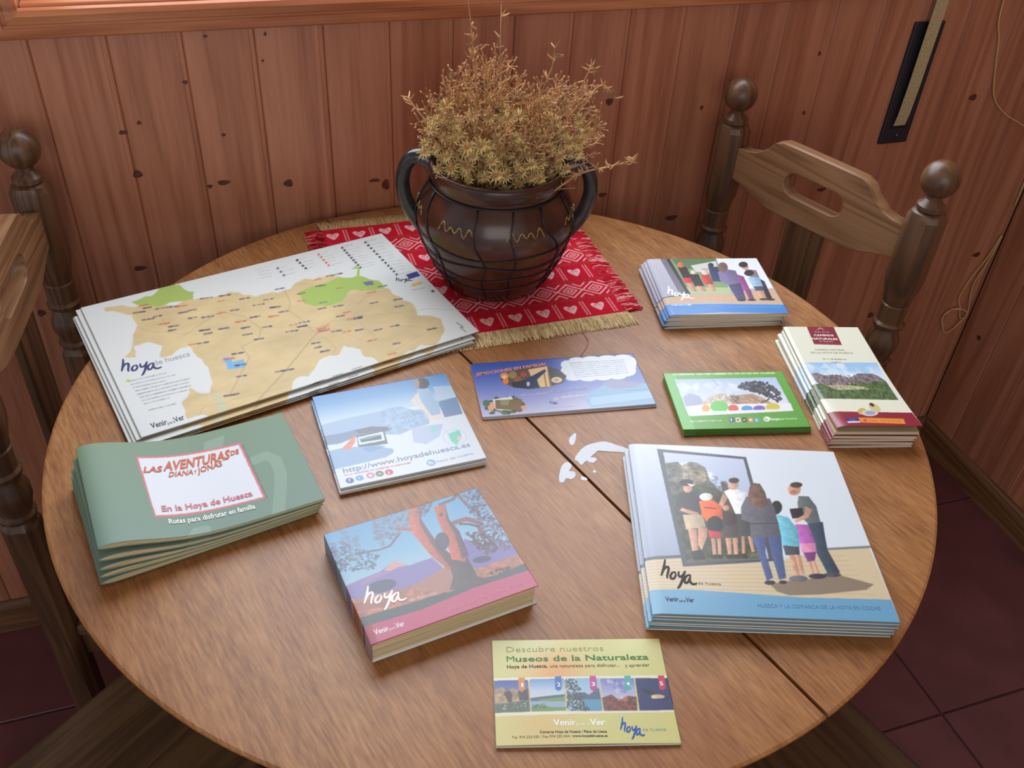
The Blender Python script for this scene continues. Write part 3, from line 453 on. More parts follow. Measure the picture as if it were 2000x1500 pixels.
   ('leaf',[(0.566,0.289),(0.636,0.196),(0.755,0.163),(0.842,0.226),(0.894,0.396),(0.872,0.516),(0.829,0.567),(0.794,0.470),(0.732,0.412),(0.644,0.350)],190,0.032,[(62,66,74),(84,86,96),(50,54,60)],3,1.0),
   ('line',[(0.701,0.572),(0.765,0.523),(0.823,0.418)],0.011,(60,56,58),1.0),
   ('line',[(0.479,0.435),(0.513,0.588)],0.011,(110,96,90),1.0),
   ('leaf',[(0.469,0.421),(0.543,0.426),(0.525,0.588),(0.486,0.532)],20,0.019,[(110,100,96)],4,1.0),
   ('poly',[(0.078,0.616),(0.226,0.584),(0.934,0.587),(0.927,0.719),(0.083,0.773)],(232,236,238),1.0),
   ('poly',[(0.272,0.654),(0.266,0.676),(0.257,0.695),(0.246,0.709),(0.234,0.716),(0.223,0.715),(0.214,0.707),(0.207,0.692),(0.205,0.673),(0.207,0.651),(0.212,0.629),(0.221,0.61),(0.232,0.596),(0.244,0.589),(0.256,0.589),(0.265,0.598),(0.271,0.612),(0.273,0.632)],(242,172,112),1.0),
   ('poly',[(0.422,0.631),(0.412,0.665),(0.394,0.695),(0.371,0.716),(0.345,0.727),(0.321,0.725),(0.299,0.712),(0.284,0.689),(0.277,0.657),(0.278,0.622),(0.289,0.588),(0.307,0.557),(0.330,0.536),(0.356,0.525),(0.381,0.527),(0.402,0.540),(0.417,0.564),(0.424,0.596)],(112,204,96),1.0),
   ('poly',[(0.498,0.662),(0.492,0.684),(0.481,0.702),(0.467,0.716),(0.452,0.723),(0.438,0.722),(0.426,0.714),(0.417,0.699),(0.413,0.679),(0.415,0.657),(0.421,0.636),(0.432,0.617),(0.446,0.603),(0.461,0.596),(0.475,0.597),(0.488,0.606),(0.496,0.621),(0.500,0.640)],(222,94,92),1.0),
   ('poly',[(0.611,0.674),(0.605,0.692),(0.594,0.707),(0.580,0.718),(0.564,0.724),(0.548,0.723),(0.534,0.716),(0.524,0.703),(0.519,0.687),(0.519,0.669),(0.525,0.651),(0.536,0.635),(0.551,0.624),(0.567,0.619),(0.583,0.620),(0.597,0.627),(0.607,0.639),(0.612,0.656)],(92,152,216),1.0),
   ('poly',[(0.711,0.675),(0.705,0.692),(0.693,0.708),(0.678,0.718),(0.661,0.724),(0.645,0.723),(0.630,0.716),(0.620,0.703),(0.614,0.687),(0.615,0.669),(0.621,0.651),(0.633,0.636),(0.648,0.625),(0.665,0.619),(0.681,0.620),(0.696,0.628),(0.706,0.640),(0.712,0.656)],(122,102,190),1.0),
   ('poly',[(0.833,0.655),(0.825,0.678),(0.811,0.698),(0.793,0.712),(0.773,0.719),(0.753,0.718),(0.736,0.709),(0.724,0.693),(0.718,0.672),(0.719,0.648),(0.727,0.625),(0.741,0.605),(0.759,0.591),(0.78,0.584),(0.8,0.585),(0.817,0.594),(0.829,0.611),(0.835,0.632)],(212,192,76),1.0),
   ('poly',[(0.220,0.705),(0.931,0.687),(0.929,0.724),(0.092,0.779)],(232,236,238),1.0),
   ('poly',[(0.393,0.818),(0.430,0.818),(0.423,0.893),(0.385,0.894)],(40,70,150),1.0),
   ('poly',[(0.442,0.821),(0.479,0.820),(0.471,0.896),(0.433,0.896)],(222,222,220),1.0),
   ('poly',[(0.490,0.823),(0.527,0.823),(0.519,0.898),(0.481,0.899)],(62,62,52),1.0),
   ('poly',[(0.540,0.826),(0.577,0.825),(0.568,0.900),(0.531,0.901)],(222,134,106),1.0),
   ('poly',[(0.589,0.828),(0.626,0.828),(0.617,0.903),(0.580,0.903)],(82,162,216),1.0),
   ('poly',[(0.464,0.859),(0.462,0.866),(0.460,0.872),(0.456,0.877),(0.453,0.879),(0.449,0.879),(0.447,0.876),(0.445,0.871),(0.444,0.865),(0.445,0.858),(0.447,0.851),(0.450,0.845),(0.453,0.840),(0.457,0.838),(0.460,0.838),(0.463,0.841),(0.465,0.845),(0.465,0.852)],(150,90,90),1.0),
   ('poly',[(0.562,0.864),(0.560,0.871),(0.557,0.877),(0.554,0.881),(0.550,0.884),(0.547,0.883),(0.544,0.881),(0.542,0.876),(0.542,0.870),(0.543,0.863),(0.545,0.856),(0.548,0.85),(0.551,0.845),(0.555,0.843),(0.558,0.843),(0.561,0.846),(0.562,0.850),(0.563,0.857)],(240,225,215),1.0),
   ('poly',[(0.514,0.861),(0.512,0.867),(0.509,0.871),(0.506,0.874),(0.502,0.876),(0.498,0.876),(0.495,0.874),(0.493,0.870),(0.492,0.866),(0.492,0.860),(0.494,0.855),(0.497,0.850),(0.500,0.847),(0.504,0.845),(0.508,0.846),(0.511,0.848),(0.513,0.851),(0.514,0.856)],(170,190,120),1.0),
   ('poly',[(0.709,0.855),(0.705,0.870),(0.698,0.883),(0.689,0.893),(0.679,0.897),(0.670,0.897),(0.663,0.891),(0.658,0.881),(0.656,0.868),(0.657,0.853),(0.661,0.838),(0.669,0.825),(0.677,0.815),(0.687,0.811),(0.696,0.811),(0.704,0.817),(0.709,0.827),(0.711,0.840)],(236,244,232),1.0),
   ('greek',(0.082,0.880),(0.325,0.876),0.027,(190,225,170),5)],
  [('t','f',(0.394,0.882),(0.411,0.882),0.051,(240,240,245),0.02,0.0),
   ('t','t',(0.589,0.891),(0.606,0.892),0.051,(240,240,245),0.02,0.0),
   ('t','h',(0.669,0.879),(0.688,0.878),0.046,(92,160,58),0.02,0.0),
   ('t','hoya',(0.711,0.879),(0.787,0.877),0.046,(240,246,236),0.02,0.0),
   ('t','de huesca',(0.789,0.878),(0.924,0.869),0.037,(224,238,216),0.0,0.0)]),
 'guide': (
  [('grad',[(0,(224,225,206))]),
   ('poly',[(0.314,-0.009),(0.675,-0.01),(0.650,0.195),(0.289,0.188)],(128,32,52),1.0),
   ('line',[(0.298,0.181),(0.642,0.186)],0.005,(200,150,150),1.0),
   ('line',[(0.430,0.034),(0.490,0.008),(0.524,0.033)],0.007,(235,220,218),1.0),
   ('line',[(0.459,0.013),(0.513,0.026)],0.005,(235,220,218),1.0),
   ('greek',(0.309,0.345),(0.598,0.349),0.015,(140,140,120),3),
   ('gradp',[(-0.027,0.374),(0.971,0.373),(0.941,0.745),(-0.016,0.731)],[(0.3,(112,168,222)),(0.42,(170,204,232)),(0.5,(205,222,236))]),
   ('leaf',[(0.033,0.398),(0.955,0.387),(0.937,0.502),(0.103,0.492)],24,0.135,[(214,226,238),(150,192,230)],4,0.6),
   ('poly',[(0.055,0.485),(0.137,0.476),(0.191,0.503),(0.388,0.495),(0.502,0.524),(0.655,0.480),(0.832,0.483),(0.889,0.510),(0.938,0.557),(0.867,0.605),(0.501,0.598),(0.199,0.622),(0.067,0.577)],(124,112,118),1.0),
   ('noise',[(0.055,0.485),(0.392,0.490),(0.836,0.478),(0.938,0.557),(0.495,0.606),(0.067,0.577)],0.55,55,4),
   ('poly',[(-0.049,0.593),(0.114,0.584),(0.207,0.611),(0.514,0.583),(0.938,0.557),(0.941,0.745),(-0.016,0.731)],(80,102,62),1.0),
   ('noise',[(-0.049,0.593),(0.938,0.557),(0.941,0.745),(-0.016,0.731)],0.5,60,6),
   ('poly',[(0.157,0.602),(0.405,0.598),(0.605,0.613),(0.683,0.640),(0.274,0.647)],(202,190,158),0.85),
   ('leaf',[(0.178,0.599),(0.683,0.613),(0.677,0.643),(0.233,0.651)],40,0.019,[(120,120,84)],5,1.0),
   ('poly',[(-0.000,0.858),(0.990,0.870),(1.002,1.006),(-0.004,1.006)],(138,34,54),1.0),
   ('poly',[(0.458,0.859),(0.446,0.870),(0.428,0.880),(0.408,0.887),(0.387,0.890),(0.368,0.890),(0.353,0.886),(0.345,0.879),(0.343,0.869),(0.349,0.858),(0.362,0.847),(0.379,0.837),(0.400,0.830),(0.421,0.826),(0.440,0.826),(0.455,0.830),(0.463,0.837),(0.464,0.847)],(196,168,100),1.0),
   ('poly',[(0.583,0.873),(0.567,0.885),(0.541,0.894),(0.509,0.901),(0.474,0.905),(0.440,0.904),(0.411,0.900),(0.391,0.893),(0.382,0.883),(0.385,0.872),(0.400,0.861),(0.426,0.851),(0.458,0.844),(0.494,0.840),(0.528,0.840),(0.557,0.845),(0.578,0.852),(0.586,0.862)],(206,202,190),1.0),
   ('poly',[(0.549,0.873),(0.540,0.880),(0.524,0.885),(0.504,0.889),(0.482,0.891),(0.461,0.891),(0.442,0.889),(0.43,0.885),(0.424,0.879),(0.425,0.872),(0.434,0.866),(0.450,0.860),(0.470,0.856),(0.492,0.854),(0.514,0.854),(0.532,0.856),(0.545,0.861),(0.551,0.867)],(150,160,190),1.0),
   ('poly',[(0.623,0.857),(0.604,0.864),(0.582,0.866),(0.561,0.862),(0.542,0.854),(0.529,0.841),(0.521,0.826),(0.522,0.810),(0.529,0.796),(0.544,0.784),(0.563,0.776),(0.584,0.774),(0.606,0.778),(0.625,0.787),(0.639,0.800),(0.646,0.815),(0.645,0.831),(0.637,0.846)],(206,190,136),1),
   ('poly',[(0.589,0.807),(0.581,0.810),(0.573,0.811),(0.564,0.810),(0.556,0.806),(0.551,0.801),(0.548,0.795),(0.549,0.789),(0.552,0.783),(0.558,0.778),(0.566,0.775),(0.575,0.774),(0.584,0.775),(0.591,0.778),(0.597,0.783),(0.599,0.79),(0.599,0.796),(0.595,0.802)],(60,50,40),1),
   ('poly',[(0.154,0.924),(0.297,0.922),(0.302,0.952),(0.151,0.954)],(46,58,132),1.0),
   ('poly',[(0.151,0.954),(0.302,0.952),(0.296,0.967),(0.145,0.971)],(214,210,220),1.0),
   ('line',[(0.251,0.938),(0.240,0.944),(0.223,0.947),(0.207,0.945),(0.200,0.940),(0.206,0.934),(0.220,0.929),(0.238,0.929),(0.250,0.932),(0.251,0.938)],0.003,(220,200,90),1.0),
   ('poly',[(0.311,0.918),(0.833,0.930),(0.816,0.980),(0.301,0.966)],(222,144,56),1.0),
   ('poly',[(0.389,0.946),(0.384,0.950),(0.377,0.954),(0.369,0.957),(0.361,0.959),(0.354,0.958),(0.348,0.957),(0.345,0.954),(0.344,0.950),(0.347,0.945),(0.352,0.941),(0.359,0.937),(0.367,0.934),(0.375,0.933),(0.382,0.933),(0.388,0.934),(0.391,0.937),(0.392,0.941)],(190,80,50),1.0),
   ('greek',(0.416,0.953),(0.505,0.955),0.013,(190,110,40),2),
   ('greek',(0.560,0.954),(0.774,0.962),0.013,(190,110,40),6)],
  [('t','Guía de los',(0.380,0.061),(0.579,0.062),0.013,(226,190,190),0.0,0.0),
   ('t','CAMINOS',(0.349,0.101),(0.609,0.102),0.020,(240,230,228),0.02,0.0),
   ('t','NATURALES',(0.299,0.138),(0.634,0.141),0.020,(240,230,228),0.02,0.0),
   ('t','de España',(0.376,0.161),(0.560,0.163),0.012,(226,190,190),0.0,0.0),
   ('t','CAMINO NATURAL',(0.260,0.253),(0.651,0.254),0.017,(116,116,96),0.0,0.0),
   ('t','DE LA HOYA DE HUESCA',(0.188,0.283),(0.731,0.284),0.017,(116,116,96),0.0,0.0),
   ('t','HUESCA',(0.384,0.374),(0.517,0.377),0.013,(140,140,120),0.0,0.0)]),
 'small': (
  [('grad',[(0,(200,200,214)),(0.7,(172,172,190))]),
   ('poly',[(0.124,-0.011),(0.206,-0.015),(0.251,0.651),(0.163,0.662)],(104,98,110),0.8),
   ('poly',[(0.177,-0.014),(0.208,-0.015),(0.254,0.651),(0.223,0.659)],(52,50,56),1.0),
   ('poly',[(0.630,-0.012),(1.0,0.0),(0.991,0.567),(0.592,0.565)],(230,235,242),1.0),
   ('poly',[(0.003,0.699),(0.234,0.667),(0.589,0.644),(0.988,0.561),(0.998,0.851),(0.470,0.823),(0.007,0.815)],(206,172,142),1.0),
   ('line',[(0.003,0.706),(0.236,0.655)],0.012,(70,64,72),1.0),
   ('poly',[(0.208,-0.015),(0.628,-0.015),(0.606,0.642),(0.255,0.656)],(132,158,112),1.0),
   ('poly',[(0.226,0.014),(0.438,-0.026),(0.625,-0.002),(0.607,0.159),(0.264,0.208)],(92,120,80),1.0),
   ('poly',[(0.370,0.132),(0.615,0.047),(0.596,0.282),(0.391,0.252)],(206,212,206),1.0),
   ('poly',[(0.243,0.527),(0.611,0.544),(0.606,0.642),(0.255,0.656)],(176,196,140),1.0),
   ('fig',[(0.247,0.165),(0.325,0.157),(0.331,0.372),(0.254,0.371)],(42,32,38)),
   ('fig',[(0.310,0.115),(0.306,0.134),(0.299,0.151),(0.290,0.163),(0.280,0.169),(0.271,0.169),(0.263,0.163),(0.258,0.151),(0.256,0.135),(0.257,0.117),(0.261,0.098),(0.268,0.081),(0.277,0.069),(0.286,0.062),(0.296,0.062),(0.304,0.068),(0.309,0.080),(0.311,0.097)],(222,112,84)),
   ('fig',[(0.245,0.359),(0.336,0.361),(0.325,0.455),(0.253,0.461)],(206,56,54)),
   ('fig',[(0.260,0.456),(0.319,0.449),(0.318,0.609),(0.282,0.612)],(205,155,128)),
   ('fig',[(0.319,0.298),(0.400,0.296),(0.404,0.521),(0.320,0.517)],(34,30,40)),
   ('fig',[(0.385,0.258),(0.381,0.271),(0.375,0.282),(0.368,0.291),(0.361,0.295),(0.353,0.295),(0.347,0.291),(0.343,0.282),(0.341,0.271),(0.342,0.258),(0.345,0.245),(0.351,0.233),(0.358,0.225),(0.366,0.220),(0.373,0.220),(0.379,0.225),(0.384,0.233),(0.386,0.245)],(236,206,196)),
   ('fig',[(0.337,0.510),(0.399,0.512),(0.402,0.609),(0.343,0.611)],(205,155,128)),
   ('fig',[(0.519,0.160),(0.607,0.159),(0.581,0.435),(0.495,0.433)],(46,60,100)),
   ('fig',[(0.578,0.128),(0.573,0.143),(0.566,0.157),(0.557,0.166),(0.547,0.172),(0.538,0.172),(0.531,0.167),(0.526,0.157),(0.524,0.144),(0.525,0.129),(0.53,0.114),(0.537,0.101),(0.546,0.090),(0.555,0.085),(0.564,0.085),(0.572,0.090),(0.577,0.1),(0.579,0.113)],(60,50,60)),
   ('fig',[(0.419,0.311),(0.496,0.311),(0.492,0.489),(0.414,0.486)],(196,64,56)),
   ('fig',[(0.499,0.252),(0.493,0.272),(0.485,0.290),(0.474,0.303),(0.463,0.310),(0.452,0.310),(0.444,0.303),(0.438,0.290),(0.436,0.272),(0.438,0.252),(0.443,0.232),(0.452,0.213),(0.462,0.200),(0.474,0.193),(0.484,0.192),(0.493,0.2),(0.499,0.213),(0.501,0.231)],(232,196,186)),
   ('line',[(0.455,0.204),(0.504,0.204)],0.010,(90,110,160),1.0),
   ('fig',[(0.438,0.481),(0.493,0.483),(0.482,0.608),(0.436,0.611)],(205,155,128)),
   ('fig',[(0.612,0.473),(0.735,0.457),(0.701,0.772),(0.627,0.766)],(72,72,114)),
   ('fig',[(0.583,0.258),(0.671,0.205),(0.747,0.236),(0.737,0.469),(0.608,0.493),(0.565,0.414)],(124,114,154)),
   ('fig',[(0.694,0.170),(0.684,0.203),(0.670,0.231),(0.653,0.252),(0.637,0.263),(0.621,0.263),(0.609,0.252),(0.602,0.231),(0.600,0.203),(0.604,0.172),(0.613,0.139),(0.627,0.110),(0.644,0.088),(0.661,0.076),(0.677,0.076),(0.689,0.087),(0.697,0.109),(0.698,0.138)],(124,94,88)),
   ('fig',[(0.741,0.307),(0.790,0.345),(0.783,0.597),(0.719,0.599)],(152,72,142)),
   ('fig',[(0.735,0.595),(0.785,0.592),(0.775,0.751),(0.731,0.753)],(120,70,110)),
   ('fig',[(0.907,0.362),(0.949,0.44),(0.931,0.752),(0.884,0.76)],(36,36,52)),
   ('fig',[(0.837,0.204),(0.932,0.232),(0.926,0.384),(0.845,0.370)],(142,132,148)),
   ('fig',[(0.880,0.171),(0.874,0.188),(0.865,0.202),(0.854,0.213),(0.842,0.219),(0.831,0.219),(0.822,0.214),(0.817,0.203),(0.815,0.188),(0.817,0.172),(0.823,0.155),(0.832,0.140),(0.843,0.129),(0.855,0.123),(0.866,0.123),(0.875,0.129),(0.881,0.139),(0.883,0.154)],(205,155,128)),
   ('fig',[(0.887,0.122),(0.879,0.141),(0.868,0.158),(0.853,0.171),(0.838,0.177),(0.824,0.177),(0.812,0.171),(0.804,0.159),(0.801,0.142),(0.803,0.123),(0.810,0.104),(0.822,0.087),(0.836,0.074),(0.851,0.067),(0.866,0.066),(0.878,0.073),(0.886,0.085),(0.889,0.102)],(52,42,46)),
   ('fig',[(0.817,0.37),(0.926,0.359),(0.913,0.534),(0.821,0.548)],(152,188,218)),
   ('fig',[(0.899,0.283),(0.891,0.303),(0.879,0.320),(0.864,0.332),(0.848,0.338),(0.833,0.338),(0.821,0.332),(0.812,0.319),(0.809,0.302),(0.811,0.283),(0.819,0.264),(0.830,0.247),(0.845,0.234),(0.862,0.227),(0.877,0.227),(0.890,0.234),(0.898,0.247),(0.902,0.264)],(42,36,42)),
   ('fig',[(0.826,0.530),(0.917,0.528),(0.904,0.609),(0.827,0.611)],(74,78,98)),
   ('fig',[(0.838,0.606),(0.898,0.603),(0.882,0.749),(0.834,0.750)],(205,155,128)),
   ('fig',[(0.695,0.772),(0.692,0.777),(0.684,0.782),(0.674,0.786),(0.661,0.787),(0.649,0.786),(0.638,0.783),(0.630,0.778),(0.625,0.772),(0.624,0.766),(0.628,0.760),(0.635,0.755),(0.646,0.752),(0.658,0.750),(0.670,0.751),(0.681,0.754),(0.690,0.759),(0.695,0.765)],(50,44,52)),
   ('fig',[(0.787,0.768),(0.783,0.774),(0.775,0.779),(0.764,0.783),(0.751,0.784),(0.739,0.783),(0.727,0.78),(0.719,0.775),(0.714,0.769),(0.713,0.762),(0.717,0.756),(0.725,0.751),(0.735,0.748),(0.748,0.747),(0.761,0.748),(0.772,0.751),(0.781,0.756),(0.786,0.762)],(50,44,52)),
   ('fig',[(0.893,0.760),(0.888,0.767),(0.880,0.772),(0.869,0.775),(0.856,0.776),(0.843,0.775),(0.831,0.772),(0.822,0.767),(0.817,0.761),(0.817,0.754),(0.821,0.748),(0.829,0.743),(0.840,0.740),(0.853,0.738),(0.866,0.739),(0.878,0.743),(0.887,0.748),(0.892,0.754)],(50,44,52)),
   ('fig',[(0.952,0.765),(0.948,0.771),(0.939,0.776),(0.928,0.780),(0.915,0.781),(0.901,0.780),(0.889,0.777),(0.880,0.772),(0.875,0.765),(0.875,0.759),(0.879,0.753),(0.887,0.748),(0.899,0.744),(0.912,0.743),(0.926,0.744),(0.938,0.747),(0.947,0.752),(0.952,0.758)],(50,44,52)),
   ('poly',[(0.005,0.814),(0.471,0.819),(1.000,0.846),(1.001,1.005),(0.441,0.965),(-0.001,1.010)],(62,132,206),1.0),
   ('line',[(0.004,0.821),(0.470,0.823),(1.001,0.851)],0.005,(200,220,240),1.0),
   ('greek',(0.058,0.849),(0.209,0.846),0.027,(215,232,246),4),
   ('greek',(0.359,0.871),(0.955,0.901),0.022,(96,158,220),5)],
  [('l',(0.064,0.531),(0.279,0.555),(0.048,0.749),(246,246,248),0.06)]),
 'family': (
  [('grad',[(0,(52,82,166)),(0.3,(84,106,184)),(0.6,(132,142,200)),(1,(196,194,218))]),
   ('poly',[(0.604,0.747),(0.760,0.570),(0.912,0.563),(1.001,0.617),(1.0,1.0),(0.618,0.969)],(138,178,214),1.0),
   ('poly',[(0.727,0.562),(0.782,0.510),(0.830,0.455),(0.885,0.556),(0.976,0.595),(0.924,0.674),(0.794,0.676)],(150,152,186),1.0),
   ('poly',[(0.638,0.798),(1.000,0.757),(1.002,0.885),(0.622,0.939)],(176,208,228),0.7),
   ('line',[(0.862,0.724),(0.985,0.721)],0.009,(110,150,190),0.7),
   ('poly',[(0.537,0.160),(0.601,0.048),(0.986,0.075),(0.983,0.288),(0.920,0.454),(0.671,0.466),(0.547,0.421)],(232,238,246),1.0),
   ('poly',[(0.605,0.153),(0.600,0.183),(0.591,0.209),(0.579,0.226),(0.567,0.234),(0.554,0.231),(0.544,0.218),(0.537,0.196),(0.534,0.168),(0.535,0.137),(0.540,0.106),(0.549,0.081),(0.561,0.063),(0.573,0.055),(0.586,0.058),(0.596,0.071),(0.603,0.093),(0.606,0.122)],(232,238,246),1.0),
   ('poly',[(0.689,0.080),(0.683,0.101),(0.673,0.118),(0.659,0.129),(0.642,0.133),(0.626,0.129),(0.611,0.118),(0.600,0.101),(0.594,0.080),(0.593,0.058),(0.599,0.037),(0.609,0.02),(0.623,0.008),(0.640,0.004),(0.656,0.008),(0.671,0.019),(0.682,0.037),(0.688,0.058)],(232,238,246),1.0),
   ('poly',[(0.787,0.080),(0.781,0.101),(0.769,0.118),(0.753,0.128),(0.734,0.132),(0.715,0.127),(0.699,0.116),(0.686,0.098),(0.678,0.077),(0.678,0.054),(0.683,0.033),(0.695,0.016),(0.711,0.005),(0.730,0.002),(0.749,0.006),(0.766,0.018),(0.779,0.036),(0.786,0.057)],(232,238,246),1.0),
   ('poly',[(0.886,0.08),(0.880,0.099),(0.868,0.114),(0.852,0.124),(0.833,0.127),(0.814,0.123),(0.797,0.111),(0.784,0.095),(0.777,0.075),(0.776,0.054),(0.782,0.034),(0.794,0.019),(0.810,0.009),(0.829,0.006),(0.848,0.010),(0.865,0.022),(0.878,0.038),(0.885,0.058)],(232,238,246),1.0),
   ('poly',[(0.983,0.091),(0.977,0.112),(0.965,0.128),(0.948,0.139),(0.93,0.143),(0.911,0.138),(0.894,0.126),(0.881,0.109),(0.874,0.087),(0.873,0.065),(0.880,0.044),(0.892,0.027),(0.908,0.016),(0.927,0.012),(0.946,0.017),(0.963,0.029),(0.976,0.046),(0.983,0.068)],(232,238,246),1.0),
   ('poly',[(0.997,0.199),(0.990,0.237),(0.980,0.269),(0.968,0.292),(0.956,0.303),(0.946,0.300),(0.937,0.285),(0.932,0.258),(0.931,0.223),(0.935,0.184),(0.942,0.146),(0.952,0.113),(0.964,0.090),(0.976,0.079),(0.987,0.081),(0.995,0.097),(1.000,0.125),(1.001,0.160)],(232,238,246),1.0),
   ('poly',[(0.972,0.354),(0.966,0.386),(0.956,0.414),(0.945,0.433),(0.934,0.442),(0.923,0.440),(0.914,0.426),(0.909,0.403),(0.908,0.372),(0.910,0.339),(0.917,0.306),(0.926,0.278),(0.937,0.258),(0.949,0.249),(0.960,0.252),(0.968,0.266),(0.974,0.29),(0.975,0.320)],(232,238,246),1.0),
   ('poly',[(0.9,0.449),(0.894,0.469),(0.882,0.485),(0.866,0.495),(0.848,0.498),(0.829,0.493),(0.813,0.482),(0.800,0.465),(0.793,0.445),(0.793,0.424),(0.798,0.404),(0.810,0.388),(0.826,0.377),(0.845,0.374),(0.863,0.379),(0.880,0.390),(0.892,0.407),(0.899,0.427)],(232,238,246),1.0),
   ('poly',[(0.810,0.450),(0.804,0.470),(0.792,0.486),(0.777,0.496),(0.758,0.499),(0.740,0.494),(0.724,0.483),(0.711,0.466),(0.704,0.446),(0.703,0.425),(0.709,0.405),(0.720,0.389),(0.736,0.378),(0.755,0.375),(0.773,0.380),(0.790,0.391),(0.802,0.408),(0.809,0.429)],(232,238,246),1.0),
   ('poly',[(0.721,0.447),(0.715,0.467),(0.704,0.482),(0.688,0.492),(0.670,0.495),(0.652,0.491),(0.635,0.480),(0.623,0.463),(0.616,0.443),(0.615,0.421),(0.620,0.402),(0.632,0.386),(0.647,0.375),(0.666,0.372),(0.684,0.377),(0.701,0.388),(0.713,0.405),(0.720,0.425)],(232,238,246),1.0),
   ('poly',[(0.634,0.408),(0.628,0.431),(0.617,0.450),(0.602,0.462),(0.585,0.466),(0.567,0.462),(0.552,0.450),(0.540,0.431),(0.534,0.409),(0.533,0.384),(0.539,0.361),(0.550,0.343),(0.565,0.330),(0.582,0.326),(0.600,0.330),(0.616,0.342),(0.627,0.361),(0.634,0.384)],(232,238,246),1.0),
   ('poly',[(0.577,0.283),(0.571,0.320),(0.563,0.352),(0.553,0.374),(0.542,0.385),(0.532,0.383),(0.525,0.368),(0.520,0.342),(0.519,0.308),(0.521,0.270),(0.526,0.232),(0.535,0.200),(0.545,0.177),(0.556,0.166),(0.566,0.169),(0.573,0.184),(0.578,0.211),(0.579,0.245)],(232,238,246),1.0),
   ('greek',(0.593,0.123),(0.928,0.132),0.018,(150,158,186),0),
   ('greek',(0.594,0.164),(0.927,0.170),0.018,(150,158,186),1),
   ('greek',(0.595,0.206),(0.925,0.208),0.018,(150,158,186),2),
   ('greek',(0.596,0.247),(0.924,0.245),0.018,(150,158,186),3),
   ('greek',(0.597,0.288),(0.922,0.283),0.018,(150,158,186),4),
   ('greek',(0.598,0.328),(0.920,0.320),0.018,(150,158,186),5),
   ('greek',(0.599,0.369),(0.919,0.357),0.018,(150,158,186),6),
   ('greek',(0.600,0.409),(0.917,0.394),0.018,(150,158,186),7),
   ('poly',[(0.153,0.283),(0.245,0.164),(0.343,0.142),(0.454,0.141),(0.513,0.223),(0.546,0.365),(0.512,0.489),(0.412,0.552),(0.304,0.563),(0.216,0.505),(0.164,0.411)],(92,72,62),1.0),
   ('poly',[(0.332,0.185),(0.453,0.145),(0.435,0.540),(0.366,0.541),(0.339,0.404)],(228,198,146),1.0),
   ('line',[(0.420,0.268),(0.407,0.53)],0.008,(150,110,70),1.0),
   ('line',[(0.453,0.152),(0.430,0.535)],0.005,(120,90,60),1.0),
   ('poly',[(0.455,0.186),(0.513,0.223),(0.546,0.365),(0.512,0.489),(0.439,0.515)],(62,58,70),1.0),
   ('poly',[(0.208,0.285),(0.205,0.306),(0.199,0.323),(0.191,0.335),(0.183,0.340),(0.174,0.338),(0.166,0.329),(0.161,0.314),(0.158,0.294),(0.158,0.273),(0.161,0.253),(0.167,0.235),(0.175,0.223),(0.184,0.218),(0.192,0.220),(0.200,0.229),(0.206,0.245),(0.208,0.264)],(238,146,70),1.0),
   ('poly',[(0.199,0.380),(0.196,0.402),(0.192,0.420),(0.186,0.433),(0.180,0.44),(0.174,0.438),(0.169,0.429),(0.166,0.414),(0.164,0.394),(0.165,0.372),(0.168,0.350),(0.172,0.331),(0.178,0.318),(0.184,0.311),(0.190,0.313),(0.195,0.322),(0.198,0.337),(0.200,0.358)],(236,128,70),1.0),
   ('poly',[(0.193,0.304),(0.191,0.315),(0.188,0.325),(0.184,0.332),(0.18,0.335),(0.175,0.334),(0.171,0.329),(0.168,0.321),(0.167,0.31),(0.167,0.298),(0.169,0.286),(0.172,0.276),(0.176,0.269),(0.181,0.266),(0.185,0.267),(0.189,0.272),(0.192,0.281),(0.193,0.292)],(240,200,160),1.0),
   ('poly',[(0.257,0.275),(0.253,0.3),(0.247,0.321),(0.240,0.336),(0.231,0.343),(0.223,0.341),(0.216,0.330),(0.211,0.312),(0.209,0.289),(0.209,0.263),(0.213,0.238),(0.219,0.217),(0.227,0.202),(0.235,0.195),(0.244,0.196),(0.251,0.207),(0.256,0.225),(0.258,0.249)],(150,130,80),1.0),
   ('poly',[(0.278,0.368),(0.275,0.390),(0.269,0.408),(0.262,0.421),(0.254,0.427),(0.246,0.425),(0.239,0.416),(0.235,0.400),(0.233,0.380),(0.233,0.357),(0.236,0.335),(0.242,0.317),(0.249,0.304),(0.257,0.298),(0.265,0.300),(0.272,0.309),(0.276,0.325),(0.278,0.345)],(140,90,60),1.0),
   ('poly',[(0.211,0.418),(0.308,0.379),(0.375,0.522),(0.305,0.559),(0.216,0.510)],(24,28,46),1.0),
   ('poly',[(0.291,0.382),(0.433,0.199),(0.434,0.245),(0.366,0.393),(0.366,0.541),(0.293,0.545)],(30,42,82),1.0),
   ('poly',[(0.317,0.278),(0.314,0.295),(0.309,0.310),(0.303,0.320),(0.296,0.325),(0.289,0.323),(0.283,0.316),(0.279,0.303),(0.277,0.286),(0.277,0.268),(0.280,0.251),(0.285,0.236),(0.291,0.225),(0.298,0.220),(0.305,0.222),(0.311,0.230),(0.315,0.243),(0.317,0.259)],(172,74,54),1.0),
   ('poly',[(0.316,0.464),(0.314,0.479),(0.311,0.491),(0.308,0.500),(0.305,0.504),(0.301,0.504),(0.299,0.498),(0.297,0.488),(0.297,0.475),(0.298,0.460),(0.3,0.446),(0.302,0.433),(0.306,0.424),(0.309,0.420),(0.312,0.421),(0.315,0.426),(0.316,0.437),(0.317,0.450)],(200,210,220),1.0),
